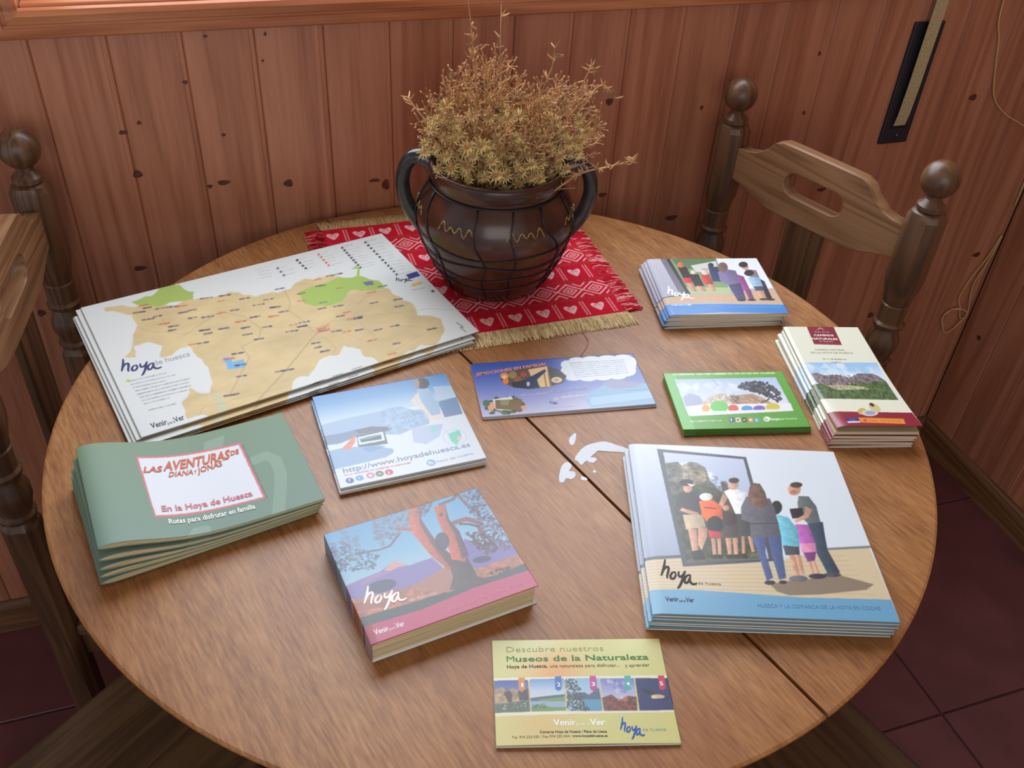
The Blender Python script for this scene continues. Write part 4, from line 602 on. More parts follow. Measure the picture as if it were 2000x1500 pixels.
   ('poly',[(0.512,0.432),(0.508,0.451),(0.501,0.466),(0.491,0.477),(0.480,0.481),(0.469,0.478),(0.459,0.469),(0.452,0.455),(0.448,0.437),(0.448,0.417),(0.452,0.399),(0.459,0.383),(0.469,0.372),(0.480,0.368),(0.491,0.371),(0.501,0.380),(0.508,0.395),(0.512,0.413)],(232,206,168),1.0),
   ('poly',[(0.493,0.428),(0.491,0.438),(0.488,0.446),(0.483,0.452),(0.477,0.454),(0.472,0.453),(0.467,0.448),(0.463,0.441),(0.461,0.431),(0.462,0.420),(0.464,0.410),(0.467,0.402),(0.472,0.396),(0.478,0.394),(0.483,0.395),(0.488,0.400),(0.492,0.408),(0.493,0.417)],(214,160,120),1.0),
   ('leaf',[(0.030,0.714),(0.153,0.639),(0.250,0.725),(0.257,0.871),(0.204,0.96),(0.038,0.949)],60,0.026,[(74,66,44),(60,90,56)],2,1.0),
   ('poly',[(0.081,0.701),(0.192,0.674),(0.191,0.732),(0.156,0.918),(0.081,0.885)],(226,230,224),1.0),
   ('poly',[(0.092,0.718),(0.243,0.728),(0.232,0.942),(0.083,0.874)],(124,98,58),1.0),
   ('poly',[(0.120,0.715),(0.175,0.728),(0.160,0.827),(0.119,0.817)],(150,150,110),0.8),
   ('poly',[(0.082,0.829),(0.079,0.854),(0.073,0.876),(0.067,0.892),(0.059,0.899),(0.052,0.897),(0.047,0.887),(0.042,0.869),(0.041,0.845),(0.041,0.819),(0.045,0.793),(0.050,0.771),(0.056,0.755),(0.064,0.748),(0.071,0.749),(0.077,0.760),(0.081,0.779),(0.083,0.802)],(232,166,126),1.0),
   ('poly',[(0.261,0.889),(0.259,0.901),(0.255,0.911),(0.250,0.917),(0.244,0.920),(0.237,0.919),(0.232,0.913),(0.228,0.904),(0.226,0.893),(0.226,0.880),(0.228,0.868),(0.232,0.858),(0.238,0.851),(0.244,0.848),(0.250,0.850),(0.255,0.855),(0.259,0.865),(0.261,0.876)],(226,160,130),1.0),
   ('poly',[(0.059,0.766),(0.057,0.786),(0.052,0.804),(0.045,0.816),(0.038,0.821),(0.031,0.820),(0.025,0.811),(0.021,0.796),(0.019,0.777),(0.019,0.756),(0.022,0.736),(0.026,0.718),(0.033,0.706),(0.040,0.700),(0.047,0.702),(0.053,0.711),(0.058,0.726),(0.060,0.745)],(62,112,72),1.0),
   ('poly',[(0.140,0.964),(0.138,0.973),(0.134,0.981),(0.130,0.986),(0.124,0.988),(0.118,0.986),(0.113,0.982),(0.11,0.975),(0.107,0.966),(0.107,0.956),(0.109,0.947),(0.112,0.939),(0.117,0.934),(0.123,0.932),(0.128,0.934),(0.134,0.938),(0.137,0.945),(0.14,0.954)],(62,122,82),1.0),
   ('greek',(0.254,0.684),(0.399,0.677),0.053,(186,160,200),3),
   ('greek',(0.373,0.940),(0.536,0.939),0.016,(140,146,186),8)],
  [('t','¡EMOCIONES EN FAMILIA!',(0.020,0.241),(0.446,0.125),0.056,(228,134,84),0.02,0.15),
   ('t','de tu smartphone',(0.414,0.664),(0.640,0.641),0.049,(166,172,212),0.0,0.0),
   ('t','¡a disfrutar!',(0.427,0.793),(0.626,0.761),0.060,(222,206,220),0.02,0.1),
   ('l',(0.395,0.802),(0.443,0.799),(0.391,0.883),(90,100,150),0.06)]),
 'map': (
  [('grad',[(0,(214,218,217))]),
   ('poly',[(0.059,0.046),(0.068,0.051),(0.078,0.053),(0.088,0.058),(0.106,0.062),(0.116,0.068),(0.122,0.086),(0.133,0.096),(0.142,0.105),(0.164,0.096),(0.180,0.093),(0.194,0.118),(0.206,0.127),(0.214,0.128),(0.227,0.154),(0.251,0.177),(0.278,0.155),(0.284,0.152),(0.293,0.151),(0.302,0.156),(0.310,0.166),(0.330,0.166),(0.352,0.183),(0.362,0.186),(0.374,0.188),(0.387,0.183),(0.402,0.187),(0.414,0.177),(0.421,0.180),(0.429,0.193),(0.439,0.196),(0.444,0.209),(0.449,0.232),(0.470,0.248),(0.480,0.276),(0.495,0.269),(0.515,0.270),(0.537,0.271),(0.548,0.292),(0.568,0.281),(0.588,0.284),(0.599,0.271),(0.607,0.257),(0.614,0.250),(0.618,0.247),(0.621,0.246),(0.624,0.244),(0.636,0.239),(0.653,0.229),(0.668,0.246),(0.676,0.260),(0.694,0.246),(0.712,0.258),(0.726,0.248),(0.736,0.25),(0.740,0.268),(0.744,0.275),(0.748,0.276),(0.753,0.283),(0.769,0.316),(0.780,0.334),(0.801,0.331),(0.814,0.331),(0.818,0.351),(0.826,0.385),(0.843,0.395),(0.851,0.412),(0.850,0.433),(0.849,0.457),(0.853,0.467),(0.856,0.48),(0.866,0.489),(0.867,0.506),(0.862,0.531),(0.864,0.548),(0.869,0.572),(0.874,0.577),(0.876,0.619),(0.887,0.638),(0.893,0.666),(0.889,0.701),(0.882,0.737),(0.876,0.758),(0.894,0.775),(0.91,0.787),(0.919,0.805),(0.930,0.834),(0.926,0.850),(0.920,0.879),(0.916,0.901),(0.909,0.928),(0.901,0.937),(0.886,0.956),(0.878,0.973),(0.869,0.982),(0.853,0.998),(0.836,0.993),(0.827,0.985),(0.812,0.969),(0.792,0.984),(0.782,0.995),(0.768,0.986),(0.757,0.988),(0.735,1.011),(0.711,1.029),(0.683,1.028),(0.667,0.998),(0.665,0.970),(0.660,0.947),(0.647,0.938),(0.641,0.917),(0.642,0.911),(0.644,0.902),(0.646,0.883),(0.647,0.871),(0.640,0.864),(0.635,0.849),(0.619,0.835),(0.612,0.813),(0.608,0.827),(0.602,0.834),(0.597,0.844),(0.586,0.864),(0.578,0.869),(0.570,0.865),(0.558,0.854),(0.549,0.856),(0.534,0.860),(0.523,0.866),(0.509,0.889),(0.495,0.913),(0.485,0.922),(0.466,0.948),(0.449,0.930),(0.436,0.935),(0.423,0.945),(0.412,0.974),(0.407,0.993),(0.401,1.002),(0.397,1.006),(0.394,1.010),(0.392,1.015),(0.359,1.019),(0.328,1.043),(0.305,1.045),(0.287,1.041),(0.273,1.025),(0.257,1.013),(0.220,1.010),(0.193,1.031),(0.174,1.004),(0.165,0.980),(0.146,0.976),(0.121,0.976),(0.123,0.94),(0.129,0.919),(0.128,0.894),(0.129,0.866),(0.141,0.856),(0.149,0.846),(0.160,0.820),(0.166,0.784),(0.174,0.811),(0.183,0.844),(0.194,0.856),(0.207,0.861),(0.211,0.845),(0.217,0.825),(0.222,0.815),(0.226,0.808),(0.231,0.760),(0.239,0.695),(0.234,0.658),(0.236,0.628),(0.228,0.603),(0.224,0.559),(0.226,0.531),(0.220,0.504),(0.211,0.513),(0.199,0.508),(0.182,0.521),(0.169,0.538),(0.153,0.542),(0.145,0.538),(0.140,0.536),(0.135,0.525),(0.139,0.515),(0.142,0.500),(0.151,0.479),(0.157,0.454),(0.149,0.440),(0.145,0.427),(0.130,0.402),(0.121,0.400),(0.114,0.397),(0.102,0.405),(0.091,0.399),(0.083,0.409),(0.085,0.426),(0.083,0.449),(0.079,0.467),(0.080,0.482),(0.071,0.481),(0.066,0.474),(0.058,0.472),(0.051,0.459),(0.071,0.434),(0.083,0.396),(0.095,0.347),(0.098,0.317),(0.104,0.306),(0.109,0.292),(0.117,0.269),(0.122,0.256),(0.122,0.238),(0.121,0.201),(0.121,0.178),(0.124,0.161),(0.112,0.154),(0.102,0.132),(0.080,0.091),(0.060,0.083),(0.060,0.072),(0.061,0.059),(0.060,0.053)],(206,184,138),1.0),
   ('noise',[(0.059,0.046),(0.106,0.062),(0.142,0.105),(0.206,0.127),(0.278,0.155),(0.310,0.166),(0.374,0.188),(0.421,0.180),(0.449,0.232),(0.515,0.270),(0.588,0.284),(0.618,0.247),(0.624,0.244),(0.676,0.260),(0.736,0.25),(0.753,0.283),(0.814,0.331),(0.851,0.412),(0.856,0.48),(0.864,0.548),(0.887,0.638),(0.876,0.758),(0.930,0.834),(0.909,0.928),(0.869,0.982),(0.812,0.969),(0.757,0.988),(0.667,0.998),(0.641,0.917),(0.647,0.871),(0.612,0.813),(0.586,0.864),(0.549,0.856),(0.495,0.913),(0.436,0.935),(0.401,1.002),(0.392,1.015),(0.287,1.041),(0.193,1.031),(0.121,0.976),(0.129,0.866),(0.166,0.784),(0.207,0.861),(0.226,0.808),(0.236,0.628),(0.220,0.504),(0.169,0.538),(0.135,0.525),(0.157,0.454),(0.121,0.400),(0.083,0.409),(0.080,0.482),(0.051,0.459),(0.098,0.317),(0.122,0.256),(0.124,0.161),(0.060,0.083)],0.07,14,2),
   ('poly',[(0.139,0.052),(0.151,0.056),(0.165,0.05),(0.186,0.039),(0.200,0.049),(0.212,0.040),(0.221,0.026),(0.235,0.002),(0.248,-0.001),(0.265,-0.004),(0.276,-0.009),(0.286,0.009),(0.295,0.012),(0.298,0.047),(0.301,0.065),(0.309,0.090),(0.322,0.102),(0.317,0.118),(0.313,0.127),(0.312,0.142),(0.306,0.163),(0.293,0.153),(0.282,0.157),(0.267,0.151),(0.242,0.141),(0.234,0.143),(0.225,0.148),(0.213,0.148),(0.201,0.152),(0.196,0.141),(0.192,0.129),(0.184,0.129),(0.178,0.119),(0.168,0.119),(0.158,0.101),(0.149,0.090)],(160,184,94),1.0),
   ('poly',[(0.609,0.320),(0.62,0.324),(0.634,0.317),(0.653,0.311),(0.665,0.315),(0.68,0.308),(0.695,0.311),(0.715,0.308),(0.730,0.303),(0.738,0.298),(0.746,0.296),(0.751,0.297),(0.757,0.299),(0.765,0.308),(0.775,0.315),(0.790,0.325),(0.808,0.320),(0.812,0.307),(0.818,0.288),(0.822,0.279),(0.827,0.264),(0.825,0.259),(0.820,0.257),(0.815,0.257),(0.809,0.249),(0.816,0.247),(0.822,0.242),(0.828,0.237),(0.832,0.234),(0.833,0.242),(0.834,0.248),(0.833,0.256),(0.833,0.268),(0.828,0.289),(0.823,0.302),(0.818,0.315),(0.815,0.326),(0.825,0.343),(0.833,0.372),(0.841,0.390),(0.854,0.402),(0.858,0.415),(0.858,0.434),(0.859,0.453),(0.856,0.48),(0.844,0.475),(0.828,0.474),(0.813,0.475),(0.797,0.458),(0.781,0.452),(0.770,0.431),(0.755,0.426),(0.739,0.436),(0.733,0.448),(0.724,0.466),(0.714,0.479),(0.705,0.494),(0.690,0.492),(0.670,0.500),(0.65,0.493),(0.638,0.477),(0.625,0.476),(0.616,0.466),(0.609,0.449),(0.596,0.431),(0.598,0.407),(0.600,0.382),(0.604,0.353)],(160,186,94),1.0),
   ('poly',[(0.287,0.655),(0.309,0.670),(0.305,0.706),(0.337,0.707),(0.330,0.763),(0.283,0.746),(0.288,0.705)],(112,172,222),1.0),
   ('poly',[(0.214,0.866),(0.227,0.887),(0.223,1.024),(0.205,1.010)],(186,196,170),0.7),
   ('line',[(0.282,1.027),(0.415,0.874),(0.562,0.682),(0.619,0.634)],0.003,(164,148,116),1.0),
   ('line',[(0.227,0.419),(0.357,0.317),(0.411,0.402),(0.434,0.529),(0.408,0.599),(0.352,0.619),(0.355,0.708),(0.315,0.785),(0.253,0.907)],0.002,(164,148,116),1.0),
   ('line',[(0.120,0.268),(0.151,0.332),(0.183,0.358),(0.227,0.419),(0.295,0.406),(0.354,0.439)],0.001,(164,148,116),1.0),
   ('line',[(0.155,0.971),(0.175,0.934),(0.243,0.954)],0.001,(164,148,116),1.0),
   ('line',[(0.245,0.945),(0.404,0.969)],0.001,(164,148,116),1.0),
   ('line',[(0.194,0.245),(0.199,0.371)],0.001,(164,148,116),1.0),
   ('line',[(0.565,0.669),(0.631,0.621),(0.699,0.641),(0.759,0.665),(0.888,0.722),(0.923,0.732),(0.984,0.792)],0.001,(164,148,116),1.0),
   ('line',[(0.570,0.289),(0.563,0.381),(0.542,0.448),(0.556,0.551),(0.565,0.669)],0.002,(164,148,116),1.0),
   ('line',[(0.581,0.714),(0.588,0.815),(0.567,0.860)],0.001,(164,148,116),1.0),
   ('line',[(0.619,0.678),(0.685,0.849)],0.001,(164,148,116),1.0),
   ('line',[(0.675,0.611),(0.769,0.521),(0.812,0.494)],0.001,(164,148,116),1.0),
   ('line',[(0.702,0.688),(0.713,0.839)],0.001,(164,148,116),1.0),
   ('line',[(0.709,0.771),(0.786,0.788),(0.849,0.837),(0.874,0.885),(0.916,0.896)],0.001,(164,148,116),1.0),
   ('line',[(0.873,0.889),(0.704,0.967)],0.001,(164,148,116),1.0),
   ('line',[(0.853,0.489),(0.862,0.570),(0.837,0.646)],0.001,(164,148,116),1.0),
   ('line',[(0.431,0.520),(0.567,0.616)],0.001,(164,148,116),1.0),
   ('greek',(0.156,0.114),(0.178,0.117),0.015,(196,96,70),0),
   ('greek',(0.163,0.140),(0.190,0.147),0.015,(70,66,96),1),
   ('greek',(0.131,0.157),(0.163,0.168),0.015,(70,66,96),2),
   ('greek',(0.194,0.172),(0.218,0.177),0.015,(70,66,96),3),
   ('greek',(0.222,0.180),(0.252,0.189),0.015,(70,66,96),4),
   ('greek',(0.250,0.195),(0.278,0.203),0.015,(196,96,70),5),
   ('greek',(0.248,0.250),(0.275,0.257),0.015,(70,66,96),6),
   ('greek',(0.276,0.251),(0.301,0.257),0.015,(70,66,96),7),
   ('greek',(0.144,0.230),(0.174,0.240),0.015,(70,66,96),8),
   ('greek',(0.176,0.228),(0.199,0.232),0.015,(70,66,96),9),
   ('greek',(0.179,0.298),(0.206,0.306),0.015,(196,96,70),10),
   ('greek',(0.202,0.336),(0.228,0.343),0.015,(70,66,96),11),
   ('greek',(0.195,0.365),(0.220,0.371),0.015,(70,66,96),12),
   ('greek',(0.265,0.312),(0.289,0.317),0.015,(70,66,96),13),
   ('greek',(0.301,0.333),(0.330,0.342),0.015,(70,66,96),14),
   ('greek',(0.347,0.335),(0.369,0.338),0.015,(196,96,70),15),
   ('greek',(0.387,0.338),(0.414,0.346),0.015,(70,66,96),16),
   ('greek',(0.274,0.427),(0.305,0.438),0.015,(70,66,96),17),
   ('greek',(0.280,0.461),(0.304,0.466),0.015,(70,66,96),18),
   ('greek',(0.325,0.454),(0.354,0.463),0.015,(70,66,96),19),
   ('greek',(0.380,0.437),(0.408,0.445),0.015,(196,96,70),20),
   ('greek',(0.426,0.432),(0.453,0.439),0.015,(70,66,96),21),
   ('greek',(0.494,0.324),(0.521,0.331),0.015,(70,66,96),22),
   ('greek',(0.498,0.398),(0.529,0.409),0.015,(70,66,96),23),
   ('greek',(0.513,0.452),(0.536,0.457),0.015,(70,66,96),24),
   ('greek',(0.477,0.465),(0.505,0.474),0.015,(196,96,70),25),
   ('greek',(0.441,0.531),(0.467,0.539),0.015,(70,66,96),26),
   ('greek',(0.385,0.494),(0.410,0.500),0.015,(70,66,96),27),
   ('greek',(0.376,0.546),(0.400,0.552),0.015,(70,66,96),28),
   ('greek',(0.398,0.602),(0.426,0.611),0.015,(70,66,96),29),
   ('greek',(0.513,0.572),(0.535,0.576),0.015,(196,96,70),30),
   ('greek',(0.544,0.572),(0.571,0.580),0.015,(70,66,96),31),
   ('greek',(0.492,0.611),(0.523,0.622),0.015,(70,66,96),32),
   ('greek',(0.532,0.600),(0.556,0.606),0.015,(70,66,96),33),
   ('greek',(0.318,0.659),(0.346,0.668),0.015,(70,66,96),34),
   ('greek',(0.290,0.680),(0.316,0.688),0.015,(196,96,70),35),
   ('greek',(0.309,0.743),(0.334,0.750),0.015,(70,66,96),36),
   ('greek',(0.294,0.818),(0.317,0.825),0.015,(70,66,96),37),
   ('greek',(0.237,0.915),(0.264,0.925),0.015,(70,66,96),38),
   ('greek',(0.252,0.921),(0.272,0.926),0.015,(70,66,96),39),
   ('greek',(0.225,0.508),(0.252,0.516),0.015,(196,96,70),40),
   ('greek',(0.250,0.518),(0.276,0.525),0.015,(70,66,96),41),
   ('greek',(0.395,0.862),(0.418,0.869),0.015,(70,66,96),42),
   ('greek',(0.421,0.871),(0.443,0.877),0.015,(70,66,96),43),
   ('greek',(0.384,0.200),(0.414,0.209),0.015,(70,66,96),44),
   ('greek',(0.370,0.240),(0.392,0.243),0.015,(196,96,70),45),
   ('greek',(0.432,0.267),(0.459,0.274),0.015,(70,66,96),46),
   ('greek',(0.328,0.181),(0.361,0.192),0.015,(70,66,96),47),
   ('greek',(0.548,0.264),(0.574,0.269),0.015,(70,66,96),48),
   ('greek',(0.456,0.344),(0.486,0.353),0.015,(70,66,96),49),
   ('greek',(0.676,0.270),(0.697,0.272),0.014,(204,104,80),40),
   ('greek',(0.718,0.265),(0.744,0.270),0.014,(70,66,96),41),
   ('greek',(0.746,0.268),(0.772,0.273),0.014,(70,66,96),42),
   ('greek',(0.666,0.326),(0.695,0.334),0.014,(70,66,96),43),
   ('greek',(0.721,0.388),(0.743,0.391),0.014,(204,104,80),44),
   ('greek',(0.809,0.402),(0.836,0.409),0.014,(70,66,96),45),
   ('greek',(0.841,0.465),(0.867,0.471),0.014,(70,66,96),46),
   ('greek',(0.600,0.348),(0.625,0.353),0.014,(70,66,96),47),
   ('greek',(0.584,0.407),(0.607,0.412),0.014,(204,104,80),48),
   ('greek',(0.641,0.465),(0.668,0.472),0.014,(70,66,96),49),
   ('greek',(0.623,0.509),(0.644,0.512),0.014,(70,66,96),50),
   ('greek',(0.670,0.523),(0.696,0.53),0.014,(70,66,96),51),
   ('greek',(0.794,0.49),(0.82,0.495),0.014,(204,104,80),52),
   ('greek',(0.851,0.601),(0.875,0.606),0.014,(70,66,96),53),
   ('greek',(0.776,0.577),(0.799,0.581),0.014,(70,66,96),54),
   ('greek',(0.837,0.656),(0.864,0.663),0.014,(70,66,96),55),
   ('greek',(0.678,0.650),(0.698,0.653),0.014,(204,104,80),56),
   ('greek',(0.700,0.651),(0.724,0.656),0.014,(70,66,96),57),
   ('greek',(0.579,0.656),(0.602,0.661),0.014,(70,66,96),58),
   ('greek',(0.579,0.673),(0.607,0.681),0.014,(70,66,96),59),
   ('greek',(0.639,0.730),(0.660,0.734),0.014,(204,104,80),60),
   ('greek',(0.676,0.743),(0.702,0.750),0.014,(70,66,96),61),
   ('greek',(0.867,0.888),(0.892,0.894),0.014,(70,66,96),62),
   ('greek',(0.744,0.914),(0.767,0.919),0.014,(70,66,96),63),
   ('greek',(0.708,0.973),(0.730,0.978),0.014,(204,104,80),64),
   ('greek',(0.536,0.745),(0.562,0.753),0.014,(70,66,96),65),
   ('greek',(0.535,0.781),(0.555,0.784),0.014,(70,66,96),66),
   ('greek',(0.543,0.819),(0.567,0.825),0.014,(70,66,96),67),
   ('greek',(0.686,0.842),(0.709,0.848),0.014,(204,104,80),68),
   ('greek',(0.777,0.789),(0.800,0.794),0.014,(70,66,96),69),
   ('greek',(0.725,0.781),(0.747,0.786),0.014,(70,66,96),70),
   ('greek',(0.611,0.703),(0.637,0.710),0.014,(70,66,96),71),
   ('greek',(0.683,0.592),(0.703,0.594),0.014,(204,104,80),72),
   ('greek',(0.656,0.604),(0.680,0.610),0.014,(70,66,96),73),
   ('greek',(0.696,0.659),(0.720,0.664),0.014,(70,66,96),74),
   ('poly',[(0.575,0.633),(0.619,0.634),(0.610,0.682),(0.569,0.683)],(222,140,110),0.55),
   ('poly',[(0.810,0.386),(0.838,0.396),(0.834,0.431),(0.808,0.423)],(110,110,140),1.0),
   ('poly',[(0.921,0.04),(0.930,0.039),(0.927,0.057),(0.918,0.057)],(72,72,78),1.0),
   ('greek',(0.933,0.054),(0.966,0.048),0.006,(170,172,176),1),
   ('poly',[(0.921,0.073),(0.930,0.073),(0.927,0.091),(0.918,0.091)],(72,72,78),1.0),
   ('greek',(0.933,0.087),(0.978,0.091),0.006,(170,172,176),2),
   ('poly',[(0.921,0.106),(0.930,0.106),(0.927,0.123),(0.918,0.123)],(72,72,78),1.0),
   ('greek',(0.933,0.120),(0.973,0.120),0.006,(170,172,176),3),
   ('poly',[(0.922,0.139),(0.930,0.138),(0.927,0.156),(0.919,0.156)],(72,72,78),1.0),
   ('greek',(0.934,0.153),(0.968,0.149),0.006,(170,172,176),4),
   ('poly',[(0.922,0.171),(0.930,0.171),(0.928,0.188),(0.919,0.188)],(72,72,78),1.0),
   ('greek',(0.934,0.185),(0.979,0.191),0.006,(170,172,176),5),
   ('poly',[(0.922,0.203),(0.930,0.203),(0.928,0.220),(0.919,0.220)],(72,72,78),1.0),
   ('greek',(0.934,0.217),(0.974,0.219),0.006,(170,172,176),6),
   ('poly',[(0.922,0.235),(0.931,0.235),(0.928,0.252),(0.919,0.252)],(72,72,78),1.0),
   ('greek',(0.934,0.249),(0.969,0.247),0.006,(170,172,176),7),
   ('poly',[(0.923,0.266),(0.931,0.266),(0.928,0.283),(0.92,0.283)],(72,72,78),1.0),
   ('greek',(0.934,0.280),(0.980,0.287),0.006,(170,172,176),8),
   ('poly',[(0.923,0.298),(0.931,0.297),(0.928,0.314),(0.920,0.314)],(72,72,78),1.0),
   ('greek',(0.934,0.311),(0.976,0.314),0.006,(170,172,176),9),
   ('poly',[(0.923,0.328),(0.931,0.328),(0.929,0.345),(0.920,0.345)],(72,72,78),1.0),
   ('greek',(0.935,0.342),(0.971,0.341),0.006,(170,172,176),10),
   ('poly',[(0.923,0.359),(0.931,0.359),(0.929,0.375),(0.920,0.375)],(72,72,78),1.0),
   ('greek',(0.935,0.372),(0.966,0.368),0.006,(170,172,176),11),
   ('poly',[(0.923,0.389),(0.931,0.389),(0.929,0.405),(0.920,0.405)],(72,72,78),1.0),
   ('greek',(0.935,0.402),(0.977,0.407),0.006,(170,172,176),12),
   ('poly',[(0.836,0.036),(0.844,0.035),(0.842,0.053),(0.833,0.053)],(84,78,82),1.0),
   ('greek',(0.848,0.050),(0.880,0.044),0.006,(170,172,176),20),
   ('poly',[(0.836,0.063),(0.844,0.063),(0.842,0.081),(0.833,0.081)],(84,78,82),1.0),
   ('greek',(0.848,0.077),(0.892,0.081),0.006,(170,172,176),21),
   ('poly',[(0.836,0.091),(0.844,0.090),(0.842,0.108),(0.833,0.108)],(84,78,82),1.0),
   ('greek',(0.848,0.105),(0.887,0.105),0.006,(170,172,176),22),
   ('poly',[(0.836,0.118),(0.844,0.118),(0.842,0.135),(0.833,0.135)],(84,78,82),1.0),
   ('greek',(0.848,0.132),(0.882,0.128),0.006,(170,172,176),23),
   ('poly',[(0.836,0.145),(0.844,0.145),(0.842,0.162),(0.833,0.162)],(84,78,82),1.0),
   ('greek',(0.848,0.159),(0.893,0.164),0.006,(170,172,176),24),
   ('poly',[(0.836,0.172),(0.844,0.171),(0.842,0.189),(0.833,0.189)],(84,78,82),1.0),
   ('greek',(0.848,0.185),(0.888,0.187),0.006,(170,172,176),25),
   ('poly',[(0.836,0.198),(0.844,0.198),(0.842,0.215),(0.833,0.215)],(84,78,82),1.0),
   ('greek',(0.848,0.212),(0.883,0.210),0.006,(170,172,176),26),
   ('poly',[(0.836,0.225),(0.844,0.224),(0.842,0.241),(0.834,0.241)],(84,78,82),1.0),
   ('greek',(0.848,0.238),(0.894,0.245),0.006,(170,172,176),27),
   ('poly',[(0.836,0.251),(0.844,0.250),(0.842,0.267),(0.834,0.267)],(84,78,82),1.0),
   ('greek',(0.848,0.264),(0.889,0.267),0.006,(170,172,176),28),
   ('poly',[(0.748,0.043),(0.756,0.042),(0.754,0.060),(0.746,0.060)],(206,120,104),1.0),
   ('greek',(0.760,0.057),(0.787,0.048),0.006,(170,172,176),40),
   ('poly',[(0.749,0.073),(0.757,0.073),(0.755,0.090),(0.746,0.090)],(206,120,104),1.0),
   ('greek',(0.761,0.087),(0.797,0.085),0.006,(170,172,176),41),
   ('poly',[(0.749,0.103),(0.757,0.102),(0.755,0.120),(0.747,0.120)],(206,120,104),1.0),
   ('greek',(0.761,0.116),(0.793,0.112),0.006,(170,172,176),42),
   ('poly',[(0.75,0.132),(0.758,0.132),(0.756,0.149),(0.747,0.149)],(206,120,104),1.0),
   ('greek',(0.761,0.146),(0.79,0.138),0.006,(170,172,176),43),
   ('poly',[(0.750,0.161),(0.758,0.161),(0.756,0.178),(0.748,0.178)],(206,120,104),1.0),
   ('greek',(0.762,0.175),(0.799,0.175),0.006,(170,172,176),44),
   ('poly',[(0.672,0.046),(0.680,0.046),(0.678,0.064),(0.669,0.064)],(66,66,72),1.0),
   ('greek',(0.684,0.060),(0.710,0.051),0.006,(170,172,176),50),
   ('poly',[(0.673,0.077),(0.681,0.076),(0.679,0.094),(0.671,0.094)],(66,66,72),1.0),
   ('greek',(0.685,0.090),(0.721,0.089),0.006,(170,172,176),51),
   ('poly',[(0.675,0.106),(0.683,0.106),(0.681,0.124),(0.673,0.123)],(66,66,72),1.0),
   ('greek',(0.687,0.120),(0.719,0.116),0.006,(170,172,176),52),
   ('poly',[(0.677,0.136),(0.685,0.136),(0.683,0.153),(0.675,0.153)],(66,66,72),1.0),
   ('greek',(0.689,0.150),(0.716,0.142),0.006,(170,172,176),53),
   ('poly',[(0.597,0.075),(0.605,0.074),(0.603,0.092),(0.595,0.092)],(100,100,106),1.0),
   ('greek',(0.609,0.088),(0.635,0.080),0.006,(170,172,176),60),
   ('poly',[(0.598,0.112),(0.606,0.111),(0.604,0.129),(0.596,0.128)],(100,100,106),1.0),
   ('greek',(0.610,0.125),(0.645,0.124),0.006,(170,172,176),61),
   ('poly',[(0.599,0.148),(0.607,0.148),(0.605,0.165),(0.597,0.165)],(100,100,106),1.0),
   ('greek',(0.611,0.161),(0.642,0.157),0.006,(170,172,176),62),
   ('greek',(0.534,0.048),(0.572,0.052),0.006,(176,178,180),70),
   ('greek',(0.533,0.077),(0.571,0.080),0.006,(176,178,180),71),
   ('greek',(0.533,0.105),(0.569,0.108),0.006,(176,178,180),72),
   ('greek',(0.532,0.133),(0.568,0.136),0.006,(176,178,180),73),
   ('greek',(0.930,0.039),(0.963,0.040),0.007,(214,150,150),81),
   ('greek',(0.843,0.034),(0.880,0.035),0.007,(214,150,150),82),
   ('poly',[(0.951,0.421),(0.993,0.416),(0.991,0.461),(0.949,0.465)],(46,60,134),1.0),
   ('poly',[(0.939,0.510),(0.977,0.509),(0.976,0.528),(0.937,0.532)],(226,184,84),1.0),
   ('greek',(0.928,0.562),(0.974,0.574),0.010,(150,150,160),90),
   ('poly',[(0.987,0.615),(0.986,0.618),(0.984,0.620),(0.982,0.622),(0.980,0.621),(0.978,0.620),(0.977,0.618),(0.977,0.615),(0.977,0.611),(0.978,0.608),(0.979,0.604),(0.981,0.602),(0.983,0.601),(0.985,0.601),(0.987,0.603),(0.988,0.605),(0.988,0.608),(0.988,0.612)],(80,80,84),1.0),
   ('poly',[(0.037,0.632),(0.036,0.634),(0.035,0.636),(0.033,0.637),(0.031,0.636),(0.029,0.635),(0.028,0.633),(0.027,0.630),(0.026,0.627),(0.026,0.624),(0.027,0.621),(0.028,0.619),(0.030,0.618),(0.032,0.619),(0.034,0.620),(0.035,0.623),(0.037,0.626),(0.037,0.629)],(190,200,60),1.0),
   ('greek',(0.033,0.638),(0.130,0.653),0.009,(140,142,150),100),
   ('greek',(0.035,0.663),(0.148,0.682),0.009,(140,142,150),101),
   ('greek',(0.036,0.688),(0.119,0.703),0.009,(140,142,150),102),
   ('greek',(0.038,0.713),(0.180,0.735),0.009,(140,142,150),103),
   ('greek',(0.039,0.738),(0.172,0.757),0.009,(140,142,150),104),
   ('greek',(0.041,0.762),(0.173,0.782),0.009,(140,142,150),105),
   ('greek',(0.042,0.786),(0.157,0.804),0.009,(140,142,150),106),
   ('greek',(0.044,0.810),(0.109,0.819),0.009,(140,142,150),107),
   ('greek',(0.046,0.857),(0.115,0.867),0.009,(140,142,150),109),
   ('greek',(0.032,1.008),(0.122,1.013),0.009,(150,152,160),120),
   ('line',[(0.344,1.008),(0.376,1.008)],0.002,(60,60,60),1.0),
   ('line',[(0.406,1.004),(0.437,1.003)],0.002,(60,60,60),1.0),
   ('line',[(0.467,1.001),(0.499,0.999)],0.002,(60,60,60),1.0),
   ('line',[(0.526,0.995),(0.556,0.996)],0.002,(60,60,60),1.0),
   ('line',[(0.586,0.990),(0.617,0.989)],0.002,(60,60,60),1.0),
   ('line',[(0.963,0.892),(0.969,0.938),(0.960,0.934),(0.964,0.977)],0.002,(50,50,54),1.0)],
  [('l',(0.909,0.423),(0.964,0.436),(0.898,0.478),(48,48,84),0.05),
